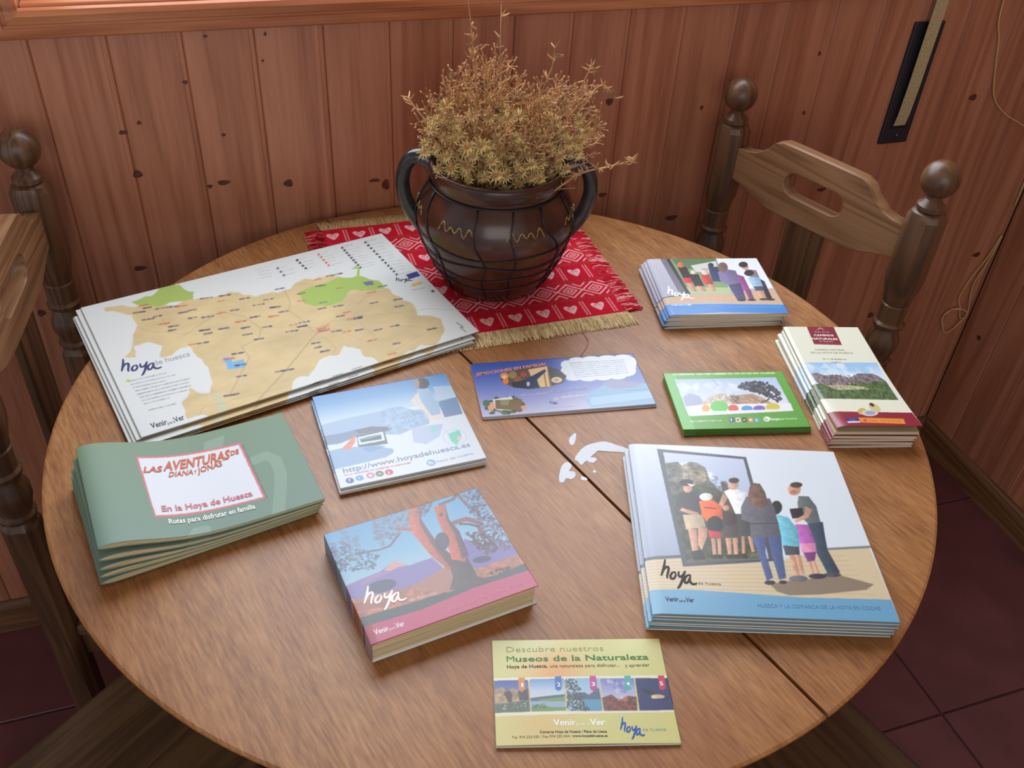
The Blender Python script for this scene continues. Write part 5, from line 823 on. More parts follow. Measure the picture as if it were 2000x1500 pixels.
   ('l',(0.029,0.485),(0.135,0.497),(0.020,0.614),(56,52,110),0.055),
   ('t','de huesca',(0.112,0.577),(0.213,0.580),0.036,(150,150,168),0.0,0.0),
   ('t','Venir',(0.032,0.967),(0.073,0.970),0.034,(60,62,88),0.02,0.0),
   ('t','para',(0.073,0.974),(0.092,0.975),0.020,(90,92,110),0.0,0.0),
   ('t','Ver',(0.092,0.975),(0.118,0.972),0.034,(60,62,88),0.02,0.0)]),
}

HOYA = [[(0.135,-0.12),(0.108,0.14),(0.068,0.353),(0.026,0.529)],[(0.043,0.441),(0.119,0.253),(0.183,0.176),(0.226,0.206),(0.221,0.353),(0.187,0.529),(0.196,0.629)],[(0.409,0.371),(0.332,0.406),(0.281,0.524),(0.298,0.629),(0.366,0.629),(0.421,0.512),(0.409,0.371)],[(0.511,0.347),(0.502,0.5),(0.553,0.559),(0.63,0.476),(0.689,0.324)],[(0.689,0.324),(0.638,0.529),(0.579,0.765),(0.511,0.941),(0.464,1.0)],[(0.826,0.476),(0.732,0.512),(0.664,0.647),(0.681,0.782),(0.749,0.759),(0.817,0.559)],[(0.826,0.476),(0.809,0.688),(0.851,0.806),(0.928,0.829),(1.0,0.794)]]
def paint(ops, nu, nv, aspect):
    SS = 2; W, H = nu*SS+1, nv*SS+1
    U, V = np.meshgrid(np.linspace(0, 1, W), np.linspace(0, 1, H)); I = np.ones((H, W, 3))*.9
    def win(pts, pad=0):
        xs = [p[0] for p in pts]; ys = [p[1] for p in pts]
        x0 = max(0, int((min(xs)-pad)*(W-1))); x1 = min(W, int((max(xs)+pad)*(W-1))+2); y0 = max(0, int((min(ys)-pad*aspect)*(H-1))); y1 = min(H, int((max(ys)+pad*aspect)*(H-1))+2)
        return slice(y0, max(y0, y1)), slice(x0, max(x0, x1))
    def inside(pts, s):
        u, v = U[s], V[s]; r = np.zeros(u.shape, bool); n = len(pts)
        for i in range(n):
            (xa, ya), (xb, yb) = pts[i], pts[(i+1) % n]
            if ya == yb: continue
            r ^= ((ya > v) != (yb > v)) & (u < (xb-xa)*(v-ya)/(yb-ya)+xa)
        return r
    def mixin(s, mask, col, a):
        k = (mask*a)[..., None]; I[s] = I[s]*(1-k)+np.asarray(col)*k
    def ramp(v, st):
        vs = [q[0] for q in st]; return np.stack([np.interp(v, vs, [q[1][c]/255 for q in st]) for c in range(3)], -1)
    def vnoise(u, v, sc, seed):
        rs = np.random.RandomState(seed); out = 0; amp = .6
        for o in range(3):
            n = max(3, int(sc*2**o)); g = rs.rand(n+2, n+2); x = np.clip(u, 0, 1)*n; y = np.clip(v, 0, 1)*n; xi = x.astype(int); yi = y.astype(int); fx = x-xi; fy = y-yi
            out = out+amp*((g[yi, xi]*(1-fx)+g[yi, xi+1]*fx)*(1-fy)+(g[yi+1, xi]*(1-fx)+g[yi+1, xi+1]*fx)*fy-.5); amp *= .6
        return out
    def stroke(pts, w, col, a):
        s = win(pts, w); u, v = U[s], V[s]; d = np.full(u.shape, 9.)
        for i in range(len(pts)-1):
            ax, ay = pts[i]; bx, by = pts[i+1]; ay /= aspect; by /= aspect; dx, dy = bx-ax, by-ay; L = dx*dx+dy*dy+1e-12
            t = np.clip(((u-ax)*dx+(v/aspect-ay)*dy)/L, 0, 1); d = np.minimum(d, np.hypot(u-ax-t*dx, v/aspect-ay-t*dy))
        mixin(s, np.clip((w/2-d)*W+.5, 0, 1), np.array(col)/255, a)
    full = (slice(0, H), slice(0, W))
    for o in ops:
        k = o[0]
        if k == 'grad': I[:] = ramp(V, o[1])
        elif k == 'gradp':
            s = win(o[1]); m = inside(o[1], s)[..., None]; I[s] = np.where(m, ramp(V[s], o[2]), I[s])
        elif k == 'poly':
            s = win(o[1]); mixin(s, inside(o[1], s), np.array(o[2])/255, o[3])
        elif k == 'fig':
            s = win(o[1]); xs = [p[0] for p in o[1]]; a, b = min(xs), max(xs); g = (1.14-.30*np.clip((U[s]-a)/(b-a+1e-6), 0, 1))*(1+.22*vnoise(U[s], V[s], 60, 9)); m = inside(o[1], s)[..., None]; I[s] = np.where(m, np.clip(np.array(o[2])/255*g[..., None], 0, 1), I[s])
        elif k == 'line': stroke(o[1], o[2], o[3], o[4])
        elif k == 'noise':
            s = win(o[1]); m = inside(o[1], s)*(1+o[2]*2*vnoise(U[s], V[s], o[3], o[4])); m = np.where(inside(o[1], s), m, 1); I[s] = np.clip(I[s]*m[..., None], 0, 1)
        elif k == 'blob':
            d = np.hypot(U-o[1][0], (V-o[1][1])/aspect)/o[2]; mixin(full, np.exp(-d*d*1.6), np.array(o[3])/255, o[4])
        elif k == 'leaf':
            rs = random.Random(o[5]); pts = o[1]; xs = [p[0] for p in pts]; ys = [p[1] for p in pts]
            def inp(x, y):
                r = False
                for i in range(len(pts)):
                    (xa, ya), (xb, yb) = pts[i], pts[(i+1) % len(pts)]
                    if (ya > y) != (yb > y) and x < (xb-xa)*(y-ya)/(yb-ya)+xa: r = not r
                return r
            c = 0; tr = 0
            while c < o[2] and tr < o[2]*20:
                tr += 1; x = rs.uniform(min(xs), max(xs)); y = rs.uniform(min(ys), max(ys))
                if not inp(x, y): continue
                c += 1; r = o[3]*rs.uniform(.35, .75); r2_ = r*rs.uniform(.4, 1); a0 = rs.uniform(0, 3)
                q = [(x+r*math.cos(t)*math.cos(a0)-r2_*math.sin(t)*math.sin(a0), y+aspect*(r*math.cos(t)*math.sin(a0)+r2_*math.sin(t)*math.cos(a0))) for t in (0, 1, 2, 3.1, 4.2, 5.3)]
                s = win(q); mixin(s, inside(q, s), np.array(rs.choice(o[4]))/255, o[6])
        elif k == 'greek':
            rs = random.Random(o[5]); (x0, y0), (x1, y1) = o[1], o[2]; h = o[3]; t = 0; Ln = math.hypot(x1-x0, (y1-y0)/aspect)+1e-6; hu = h/aspect
            while t < 1:
                d = hu*rs.uniform(.35, 1.3)/Ln; t2 = min(1, t+d)
                stroke([(x0+(x1-x0)*t, y0+(y1-y0)*t-h*.45), (x0+(x1-x0)*t2, y0+(y1-y0)*t2-h*.45)], hu*rs.uniform(.55, .9), o[4], rs.uniform(.55, 1.)); t = t2+hu*rs.uniform(.55, 1.0)/Ln
    P = np.pad(I, ((1, 1), (1, 1), (0, 0)), mode='edge')
    B = (P[1:-1, 1:-1]*4+(P[:-2, 1:-1]+P[2:, 1:-1]+P[1:-1, :-2]+P[1:-1, 2:])*2+P[:-2, :-2]+P[2:, 2:]+P[:-2, 2:]+P[2:, :-2])/16
    return lin(B[::SS, ::SS]*255)
def sheet(name, w, h, img, zf, skirt=.0004, left=None, mat=None, under=False):
    """printed sheet: a fine grid carrying the artwork, with a rim of real thickness; 'left' is the depth the cover wraps down over the spine"""
    nv, nu = img.shape[0]-1, img.shape[1]-1
    u, v = np.meshgrid(np.linspace(0, 1, nu+1), np.linspace(0, 1, nv+1))
    X = np.stack([(u-.5)*w, (.5-v)*h, zf(u, v)], -1).reshape(-1, 3); C = img.reshape(-1, 3); n0 = len(X)
    idx = np.arange(n0).reshape(nv+1, nu+1)
    q = np.stack([idx[1:, :-1], idx[1:, 1:], idx[:-1, 1:], idx[:-1, :-1]], -1).reshape(-1, 4)
    rim = np.concatenate([idx[0, :-1], idx[:-1, -1], idx[-1, :0:-1], idx[:0:-1, 0]]); Rv = X[rim].copy(); uu = u.reshape(-1)[rim]; vv = v.reshape(-1)[rim]
    dep = np.full(len(rim), skirt)
    if left is not None: dep = np.where(uu < 1e-6, left(vv) if callable(left) else left, skirt)
    Rv[:, 2] -= dep; m = len(rim); a = np.arange(m); b = (a+1) % m
    q2 = np.stack([rim[a], rim[b], n0+b, n0+a], -1)
    Vs = np.concatenate([X, Rv]); Cs = np.concatenate([C, C[rim]*.97]); Q = np.concatenate([q, q2])
    if under:
        X2 = X.copy(); X2[:, 2] -= skirt; Q = np.concatenate([Q, q[:, ::-1]+len(Vs)]); Vs = np.concatenate([Vs, X2]); Cs = np.concatenate([Cs, np.full_like(C, .75)])
    me = bpy.data.meshes.new(name); me.vertices.add(len(Vs)); me.vertices.foreach_set('co', Vs.astype(np.float32).ravel())
    me.loops.add(Q.size); me.polygons.add(len(Q)); me.loops.foreach_set('vertex_index', Q.astype(np.int32).ravel()); me.polygons.foreach_set('loop_start', np.arange(0, Q.size, 4, dtype=np.int32))
    sm = np.ones(len(Q), bool); sm[len(q):len(q)+m] = False; me.polygons.foreach_set('use_smooth', sm)
    at = me.color_attributes.new('Col', 'FLOAT_COLOR', 'POINT'); at.data.foreach_set('color', np.concatenate([Cs, np.ones((len(Cs), 1))], 1).astype(np.float32).ravel())
    me.materials.append(mat or M_print); me.update(calc_edges=True); me.validate(); return me
TEXTCACHE = {}
def text_geo(jobs):
    """built-in vector font outlines, evaluated once for every line of print"""
    obs = []
    for s, bold in jobs:
        if (s, bold) in TEXTCACHE: continue
        cu = bpy.data.curves.new('line_of_print', 'FONT'); cu.body = s; cu.resolution_u = 2; cu.offset = bold; cu.fill_mode = 'FRONT'
        ob = bpy.data.objects.new('line_of_print', cu); COL.objects.link(ob); obs.append((s, bold, ob, cu)); TEXTCACHE[(s, bold)] = None
    bpy.context.view_layer.update(); dg = bpy.context.evaluated_depsgraph_get()
    for s, bold, ob, cu in obs:
        me = bpy.data.meshes.new_from_object(ob.evaluated_get(dg)); V = np.zeros(len(me.vertices)*3); me.vertices.foreach_get('co', V)
        TEXTCACHE[(s, bold)] = (V.reshape(-1, 3)[:, :2], [tuple(p.vertices) for p in me.polygons])
        bpy.data.meshes.remove(me); bpy.data.objects.remove(ob); bpy.data.curves.remove(cu)
text_geo([(t[1], t[6]) for a in ART.values() for t in a[1] if t[0] == 't'])
def lettering(name, texts, w, h, zf, lift=.00016): return [lettering1(name, t, w, h, zf, lift) for t in texts]
def lettering1(name, t, w, h, zf, lift):
    V = []; F = []; C = []
    def add(vs, fs, col, dz=0.0):
        b = len(V); c = lin(col)
        for x, y in vs:
            u = x/w; v = y/h; V.append(((u-.5)*w, (.5-v)*h, float(zf(np.array(u), np.array(v)))+lift+dz)); C.append((*c, 1))
        F.extend(tuple(i+b for i in f) for f in fs)
    if 1:
        if t[0] == 't':
            _, s, p0, p1, hh, col, bold, sh = t; g, fs = TEXTCACHE[(s, bold)]
            x0, x1 = g[:, 0].min(), g[:, 0].max(); a = np.array([p0[0]*w, p0[1]*h]); b = np.array([p1[0]*w, p1[1]*h]); d = b-a; L = np.hypot(*d); d /= L; n = np.array([d[1], -d[0]])
            sx = L/(x1-x0); sy = hh*h/.72
            add([a+d*((q[0]-x0)*sx+sh*q[1]*sy)+n*(q[1]*sy) for q in g], fs, col)
        else:
            _, tl, tr, bl, col, wd = t; o = np.array([tl[0]*w, tl[1]*h]); ex = np.array([tr[0]*w, tr[1]*h])-o; ey = np.array([bl[0]*w, bl[1]*h])-o; r = wd*np.hypot(*ex)*.5
            for si, st in enumerate(HOYA):
                pts = [np.array(q[:]) for q in smooth_path([(*q, 0) for q in st], 5)]; pts = [o+ex*q[0]+ey*q[1] for q in pts]; vs = []; n = len(pts)
                for i, q in enumerate(pts):
                    d = pts[min(i+1, n-1)]-pts[max(i-1, 0)]; d = d/(np.hypot(*d)+1e-9); k = np.array([-d[1], d[0]])*r*(.7+.5*math.sin(math.pi*i/(n-1))); vs += [q+k, q-k]
                add(vs, [(2*i, 2*i+1, 2*i+3, 2*i+2) for i in range(n-1)], col, .00003*si)
    me = mesh(name, V, F, M_ink); at = me.color_attributes.new('Col', 'FLOAT_COLOR', 'POINT'); at.data.foreach_set('color', np.array(C, np.float32).ravel()); return me
def page_block(name, w, h, zt, zb, inset, mat, n=24):
    us = np.linspace(0, 1, n+1); V = []; F = []
    y0, y1 = -h/2+inset, h/2-inset
    for u in us:
        x = (min(max(u, inset/w*.6), 1-inset/w)-.5)*w; a = float(zt(u))-.0004; b = float(zb(u))+.0002
        if a-b < .0002: a = b = (a+b)/2; a += .0001; b -= .0001
        V += [(x, y0, b), (x, y0, a), (x, y1, a), (x, y1, b)]
    for i in range(n):
        for k in range(4): F.append((i*4+k, i*4+(k+1) % 4, i*4+4+(k+1) % 4, i*4+4+k))
    F += [(0, 1, 2, 3), (n*4+3, n*4+2, n*4+1, n*4)]
    bm = bmesh.new(); me = mesh(name, V, F, mat); bm.from_mesh(me); bpy.data.meshes.remove(me); return bm_mesh(name, bm, mat)
# ================================================================ THE SETTING
def wall_slab(name, rects, axis, pos, thick, mat):
    bm = bmesh.new()
    for a0, a1, z0, z1 in rects:
        c = bmesh.ops.create_cube(bm, size=1)['verts']
        for v in c:
            s = (a0+a1)/2+v.co.x*(a1-a0); d = pos+thick/2+v.co.y*thick; z = (z0+z1)/2+v.co.z*(z1-z0); v.co = (s, d, z) if axis == 'y' else (d, s, z)
    return put(name, bm_mesh(name, bm, mat))
PIT = .0932; X0W = -2.0; YF = -1.6
wb = tag(wall_slab('wall_back', [(X0W, WX0, 0, ZC), (WX1, XR+.1, 0, ZC), (WX0, WX1, 0, WZ0), (WX0, WX1, WZ1, ZC)], 'y', YB+.012, .10, M_wall), 'knotty pine panelled wall behind the table, below the window', None, None, 'structure')
wr = tag(wall_slab('wall_right', [(YF, YB+.1, 0, ZC)], 'x', XR+.012, .10, M_wall), 'pine panelled side wall on the right', None, None, 'structure')
def plank_mesh(name, w, h, axis):
    g = .0002; b = .0018; t = .014
    P = [(g, t), (g, b), (g+b, 0), (w-g-b-.006, 0), (w-g-b-.005, .0006), (w-g-b-.004, 0), (w-g-b, 0), (w-g, b), (w-g, t)]
    V = [((a, d, z) if axis == 'y' else (d, a, z)) for z in (0, h) for a, d in P]; n = len(P)
    F = [(i, i+1, n+i+1, n+i) for i in range(n-1)]+[tuple(range(n))[::-1], tuple(range(n, 2*n))]
    bm = bmesh.new(); me = mesh(name, V, F); bm.from_mesh(me); bpy.data.meshes.remove(me); return bm_mesh(name, bm, M_wall)
pl_full = plank_mesh('plank', PIT, ZC-.002, 'y'); pl_low = plank_mesh('plank', PIT, WZ0-.03, 'y'); pl_side = plank_mesh('plank', PIT, ZC-.002, 'x')
planks = {}
k0 = math.floor((X0W+.19)/PIT); k1 = math.ceil((XR+.19)/PIT)
for k in range(k0, k1):
    x = -.19+k*PIT
    if x+PIT > XR+.012: continue
    lowq = x > WX0-.09 and x < WX1+.02
    planks[k] = put('plank', pl_low if lowq else pl_full, wb, (x, YB, .001))
xl = -.19+k1*PIT-PIT
if xl < XR: put('plank', plank_mesh('plank', XR-xl, ZC-.002, 'y'), wb, (xl, YB, .001))
y = YB
while y > -.55:
    y -= PIT; put('plank', pl_side, wr, (XR, y, .001))
def knot(x, z, rx, rz, wall='b', rot=0.0):
    n = 14; V = [(0, -.0006, 0)]
    for i in range(n):
        a = 2*math.pi*i/n; s = 1+.12*math.sin(3*a+x*40); px_, pz = rx*s*math.cos(a), rz*s*math.sin(a); V.append((px_*math.cos(rot)-pz*math.sin(rot), -.0003, px_*math.sin(rot)+pz*math.cos(rot)))
    F = [(0, 1+i, 1+(i+1) % n) for i in range(n)]
    if wall == 'r': V = [(v[1], v[0], v[2]) for v in V]
    par = wb if wall == 'b' else wr
    if wall == 'b':
        k = math.floor((x+.19)/PIT); par = planks.get(k, wb); base = par.location if par is not wb else Vector((0, 0, 0)); off = Vector((x, YB, z+TZ))-base
    else: off = Vector((XR, x, z+TZ))
    put('knot', mesh('knot', V, F, M_knot), par, off)
for a in [(-.094, .089, .0065, .006), (-.101, .152, .006, .003), (-.078, .164, .003, .003), (-.009, .216, .0035, .0028), (.031, .137, .003, .0025), (.021, .064, .009, .004), (.001, .060, .004, .003), (.114, .053, .007, .006), (.097, .239, .002, .002), (.104, .275, .002, .003), (.245, .044, .009, .003), (.262, .035, .006, .009), (.629, .141, .0065, .006), (.637, -.024, .008, .004), (1.005, .196, .003, .004), (1.004, .093, .003, .004), (1.367, .094, .009, .006), (.799, .118, .003, .004), (1.087, -.063, .010, .004), (.778, -.085, .012, .005), (-.119, -.063, .009, .004), (.026, .276, .003, .002), (1.307, -.383, .007, .007), (1.535, -.264, .010, .006), (-.27, -.12, .006, .006)]:
    knot(*a)
knot(1.269, -.46, .006, .006, 'r'); knot(1.18, -.22, .005, .007, 'r')
fl = tag(put('floor', box('floor', X0W, XR+.1, YF, YB+.1, -.05, -.003, M_grout)), 'dark red tiled floor', None, None, 'structure')
TS = .458; tm = box('tile', .002, TS-.002, .002, TS-.002, -.01, 0, M_tile, .0012)
for i in range(-7, 1):
    for j in range(-6, 1):
        x = 1.133+i*TS; yy = 1.103-TS+j*TS
        if x < X0W: continue
        put('tile', tm, fl, (x, yy, 0))
tmy = box('tile', .002, TS-.002, .002, YB-1.103, -.01, 0, M_tile, .0012); tmx = box('tile', .002, XR-1.133-TS if XR-1.133-TS > .01 else .01, .002, TS-.002, -.01, 0, M_tile, .001)
for i in range(-6, 1): put('tile', tmy, fl, (1.133+i*TS, 1.103, 0))
ce = tag(put('ceiling', box('ceiling', X0W, XR+.1, YF, YB+.1, ZC, ZC+.05, M_plaster)), 'plain plaster ceiling', None, None, 'structure')
def skirting(name, along, mat):
    P = [(0, 0), (.013, 0), (.013, .060), (.011, .068), (.006, .073), (0, .073)]
    if along == 'x': V = [(x, YB-d, z) for x in (X0W, XR) for d, z in P]
    else: V = [(XR-d, yy, z) for yy in (YF, YB-.013) for d, z in P]
    n = len(P); F = [(i, (i+1) % n, n+(i+1) % n, n+i) for i in range(n)]+[tuple(range(n)), tuple(range(n, 2*n))]
    bm = bmesh.new(); me = mesh(name, V, F); bm.from_mesh(me); bpy.data.meshes.remove(me); return put(name, bm_mesh(name, bm, mat))
tag(skirting('baseboard_back', 'x', M_base), 'low wooden skirting along the wall behind the table', None, None, 'structure')
tag(skirting('baseboard_right', 'y', M_basey), 'low wooden skirting along the right wall', None, None, 'structure')
# window: moulded casing, reveal, sash, panes
win_ = tag(empty('window_1', ((WX0+WX1)/2, YB, WZ0)), 'wooden window casing over the table, its lower rail in view', None, None, 'structure')
def rel(me, name, par=win_):
    o = put(name, me, par); o.location = -par.location if par.parent is None else (0, 0, 0); return o
def casing(name, p0, p1, inward):
    """moulding of 36 mm with a stepped face, mitred at its ends; inward is the unit vector towards the opening"""
    prof = [(-.036, 0), (-.036, -.010), (-.033, -.014), (-.022, -.015), (-.020, -.013), (-.018, -.013), (-.016, -.016), (-.006, -.018), (0, -.014), (0, 0)]
    p0, p1 = Vector(p0), Vector(p1); d = (p1-p0).normalized(); inw = Vector(inward); V = []
    for p, s in ((p0, 1), (p1, -1)):
        for a, y_ in prof: V.append(p+inw*a+d*(s*a)+Vector((0, y_, 0)))
    n = len(prof); F = [(i, (i+1) % n, n+(i+1) % n, n+i) for i in range(n)]+[tuple(range(n)), tuple(range(n, 2*n))]
    bm = bmesh.new(); me = mesh(name, V, F); bm.from_mesh(me); bpy.data.meshes.remove(me); return rel(bm_mesh(name, bm, M_trim), name)
A_, B_, C_, D_ = (WX0, YB, WZ0), (WX1, YB, WZ0), (WX1, YB, WZ1), (WX0, YB, WZ1)
casing('casing_bottom', A_, B_, (0, 0, 1)); casing('casing_right', B_, C_, (-1, 0, 0)); casing('casing_top', C_, D_, (0, 0, -1)); casing('casing_left', D_, A_, (1, 0, 0))
rel(box('sill', WX0, WX1, YB+.001, YB+.10, WZ0-.012, WZ0+.003, M_trim, .002), 'sill')
for nm, b_ in (('sash_rail', (WX0, WX1, YB+.075, YB+.105, WZ0+.003, WZ0+.045)), ('sash_rail', (WX0, WX1, YB+.075, YB+.105, WZ1-.045, WZ1)), ('sash_stile', (WX0, WX0+.045, YB+.075, YB+.105, WZ0+.045, WZ1-.045)), ('sash_stile', (WX1-.045, WX1, YB+.075, YB+.105, WZ0+.045, WZ1-.045)), ('sash_stile', ((WX0+WX1)/2-.03, (WX0+WX1)/2+.03, YB+.075, YB+.105, WZ0+.045, WZ1-.045))):
    rel(box(nm, *b_, M_trim, .003), nm)
mg, tg, bg_ = nt('window_glass', .02, .5)
tr_ = node(tg, 'ShaderNodeBsdfTransparent'); gl_ = node(tg, 'ShaderNodeBsdfGlossy', Roughness=.03); mxs = node(tg, 'ShaderNodeMixShader'); mxs.inputs[0].default_value = .08
tg.links.new(tr_.outputs[0], mxs.inputs[1]); tg.links.new(gl_.outputs[0], mxs.inputs[2]); tg.links.new(mxs.outputs[0], tg.nodes['Material Output'].inputs[0])
for x0, x1 in ((WX0+.045, (WX0+WX1)/2-.03), ((WX0+WX1)/2+.03, WX1-.045)): rel(box('pane', x0, x1, YB+.088, YB+.092, WZ0+.045, WZ1-.045, mg), 'pane')
# ================================================================ TABLE
TCX, TCY, TR = .287, .806, .5
tb = tag(empty('round_table', (TCX, TCY, 0)), 'round worn wooden table with a crack across its top', 'table')
TT = .022
prof = [(0, 0), (TR-.003, 0), (TR-.0005, -.0008), (TR, -.0025), (TR-.004, -.008), (TR-.014, -TT), (0, -TT)]
cA = Vector((.160-TCX, 1.296-TCY, 0)); cB = Vector((.431-TCX, .331-TCY, 0)); cd_ = (cB-cA).normalized(); cn = Vector((-cd_.y, cd_.x, 0))
for sgn in (1, -1):
    V, F = lathe(prof, 160); bm = bmesh.new(); me = mesh('board', V, F); bm.from_mesh(me); bpy.data.meshes.remove(me)
    bmesh.ops.remove_doubles(bm, verts=bm.verts, dist=1e-6)
    rs = random.Random(3)
    r_ = bmesh.ops.bisect_plane(bm, geom=bm.verts[:]+bm.edges[:]+bm.faces[:], plane_co=cA+cn*(.0019*sgn), plane_no=cn*sgn, clear_inner=True)
    ed = [e for e in r_['geom_cut'] if isinstance(e, bmesh.types.BMEdge)]; bmesh.ops.holes_fill(bm, edges=ed, sides=0)
    put('board', bm_mesh('board', bm, M_table), tb, (0, 0, TZ))
V, F = lathe([(0, 0), (.14, 0), (.145, .02), (.06, .05), (.05, .10), (.045, .35), (.07, .42), (.05, .50), (.045, .66), (.10, .72), (.12, TZ-TT-.03), (0, TZ-TT-.03)], 32)
put('pedestal', mesh('pedestal', V, F, M_tedge, True), tb)
put('under_frame', box('under_frame', -.32, .32, -.06, .06, TZ-TT-.031, TZ-TT, M_tedge, .003), tb, (0, 0, 0), TROT+math.pi/2)
# white paint residue on the table top
M_white = plain('white_residue', (214, 220, 228), .6, .4, .05, 500)
def flat_patch(name, pts, z=.0003):
    pts = smooth_path([(*q, 0) for q in pts], 5, True); n = len(pts); c = sum(pts, Vector())/n
    V = [c+Vector((0, 0, z*1.6))]+[p+Vector((0, 0, z)) for p in pts]+[p for p in pts]
    F = [(0, 1+i, 1+(i+1) % n) for i in range(n)]+[(1+i, 1+n+i, 1+n+(i+1) % n, 1+(i+1) % n) for i in range(n)]
    me = mesh(name, V, F, M_white); bm = bmesh.new(); bm.from_mesh(me); bpy.data.meshes.remove(me)
    return put(name, bm_mesh(name, bm, M_white), tb, (-TCX, -TCY, TZ))
def px2(l): return l
for pts in [[(0.355,0.726),(0.348,0.723),(0.343,0.717),(0.342,0.71),(0.344,0.708),(0.349,0.713)],[(0.338,0.686),(0.346,0.695),(0.358,0.703),(0.371,0.705),(0.382,0.704),(0.392,0.696),(0.404,0.684),(0.402,0.679),(0.391,0.689),(0.381,0.698),(0.369,0.699),(0.356,0.695),(0.349,0.686),(0.342,0.675),(0.34,0.681)],[(0.328,0.684),(0.32,0.679),(0.313,0.668),(0.309,0.657),(0.313,0.655),(0.318,0.66),(0.323,0.657),(0.329,0.661),(0.33,0.667),(0.325,0.67),(0.331,0.677)],[(0.35,0.683),(0.356,0.684),(0.362,0.68),(0.356,0.675),(0.351,0.678)],[(0.351,0.664),(0.353,0.663),(0.353,0.66),(0.35,0.66)],[(0.335,0.658),(0.339,0.655),(0.339,0.651),(0.333,0.653)]]:
    flat_patch('paint_mark', pts)
# ================================================================ CHAIRS
def post_mesh(name, rings, n=32):
    """turned post: each ring is (z, half width, squareness 0 round .. 1 chamfered square)"""
    V = []; F = []
    for z, r, q in rings:
        for k in range(n):
            a = 2*math.pi*(k+.5)/n; c, s = math.cos(a), math.sin(a); sq = min(1/max(abs(c), abs(s)), 1.52/(abs(c)+abs(s))); f = r*((1-q)+q*sq); V.append((f*c, f*s, z))
    for i in range(len(rings)-1):
        for k in range(n): F.append((i*n+k, i*n+(k+1) % n, (i+1)*n+(k+1) % n, (i+1)*n+k))
    F += [tuple(range(n))[::-1], tuple(range((len(rings)-1)*n, len(rings)*n))]
    me = mesh(name, V, F, M_chair)
    me.polygons.foreach_set('use_smooth', [True]*len(me.polygons)); me.set_sharp_from_angle(angle=math.radians(24)); return me
def zz(z): return TZ+z
ball = [(zz(.165)+.0265*math.sin(a), max(.0262*math.cos(a), .0008), 0) for a in np.linspace(-1.12, 1.56, 12)]
rear = [(0, .019, 1), (zz(-.155), .021, 1), (zz(-.150), .0185, .6), (zz(-.146), .0175, 0), (zz(-.142), .022, 0), (zz(-.137), .023, 0), (zz(-.133), .0185, 0), (zz(-.128), .020, 0), (zz(-.112), .0245, 0), (zz(-.098), .0245, 0), (zz(-.084), .019, 0), (zz(-.078), .018, 0), (zz(-.075), .0225, 0), (zz(-.069), .0235, 0), (zz(-.065), .020, 0), (zz(-.060), .0198, 0), (zz(-.036), .0205, 0), (zz(-.034), .0188, 0), (zz(-.031), .0205, 0), (zz(-.022), .0215, 0), (zz(-.004), .0238, .75), (zz(.012), .0245, 1), (zz(.108), .0245, 1), (zz(.116), .0215, .8), (zz(.119), .0165, .1), (zz(.121), .0195, 0), (zz(.127), .0195, 0), (zz(.131), .0150, 0), (zz(.136), .0108, 0)]+ball
front = [(0, .017, 1), (.30, .021, 1), (.428, .021, 1)]
PW = .177
def rail_outline():
    top = [(-.155, .086), (-.135, .086), (-.118, .090), (-.098, .104), (-.085, .119), (-.072, .1245), (-.05, .125)]
    bot = [(-.155, .034), (-.140, .032), (-.120, .026), (-.095, .017), (-.075, .0135), (-.05, .013)]
    return top+[(-x, z) for x, z in top[::-1]]+[(-x, z) for x, z in bot]+bot[::-1]
def rail_mesh():
    out = rail_outline(); cu = bpy.data.curves.new('rail', 'CURVE'); cu.dimensions = '2D'; cu.fill_mode = 'BOTH'; cu.extrude = .0095; cu.bevel_depth = .0012; cu.bevel_resolution = 1
    slot = []; cz = .0685; hw = .0560; r = .0205
    for a in np.linspace(-math.pi/2, math.pi/2, 9): slot.append((hw-r+r*math.cos(a), cz+r*math.sin(a)))
    for a in np.linspace(math.pi/2, 3*math.pi/2, 9): slot.append((-hw+r+r*math.cos(a), cz+r*math.sin(a)))
    for pts in (out, slot):
        sp = cu.splines.new('POLY'); sp.points.add(len(pts)-1); sp.use_cyclic_u = True
        for i, (x, z) in enumerate(pts): sp.points[i].co = (x, z, 0, 1)
    ob = bpy.data.objects.new('rail', cu); COL.objects.link(ob); bpy.context.view_layer.update()
    me = bpy.data.meshes.new_from_object(ob.evaluated_get(bpy.context.evaluated_depsgraph_get())); bpy.data.objects.remove(ob); bpy.data.curves.remove(cu)
    me.transform(Matrix.Rotation(math.pi/2, 4, 'X')); me.transform(Matrix.Translation((0, 0, TZ))); me.materials.clear(); me.materials.append(M_chairx); me.name = 'top_rail'; return me
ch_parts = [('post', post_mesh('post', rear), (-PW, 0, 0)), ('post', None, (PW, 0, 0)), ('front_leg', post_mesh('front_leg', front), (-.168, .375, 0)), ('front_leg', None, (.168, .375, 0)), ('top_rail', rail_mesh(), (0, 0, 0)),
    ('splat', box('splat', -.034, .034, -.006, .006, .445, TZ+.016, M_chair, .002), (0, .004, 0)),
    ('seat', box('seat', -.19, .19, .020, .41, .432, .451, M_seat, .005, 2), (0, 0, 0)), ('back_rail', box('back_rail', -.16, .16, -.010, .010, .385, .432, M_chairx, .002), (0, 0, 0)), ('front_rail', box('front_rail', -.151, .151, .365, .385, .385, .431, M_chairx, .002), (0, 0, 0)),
    ('side_rail', box('side_rail', -.010, .010, .020, .357, .385, .431, M_chair, .002), (-.172, 0, 0)), ('side_rail', None, (.172, 0, 0)), ('stretcher', box('stretcher', -.009, .009, .018, .358, .16, .185, M_chair, .002), (-.172, 0, 0)), ('stretcher', None, (.172, 0, 0))]
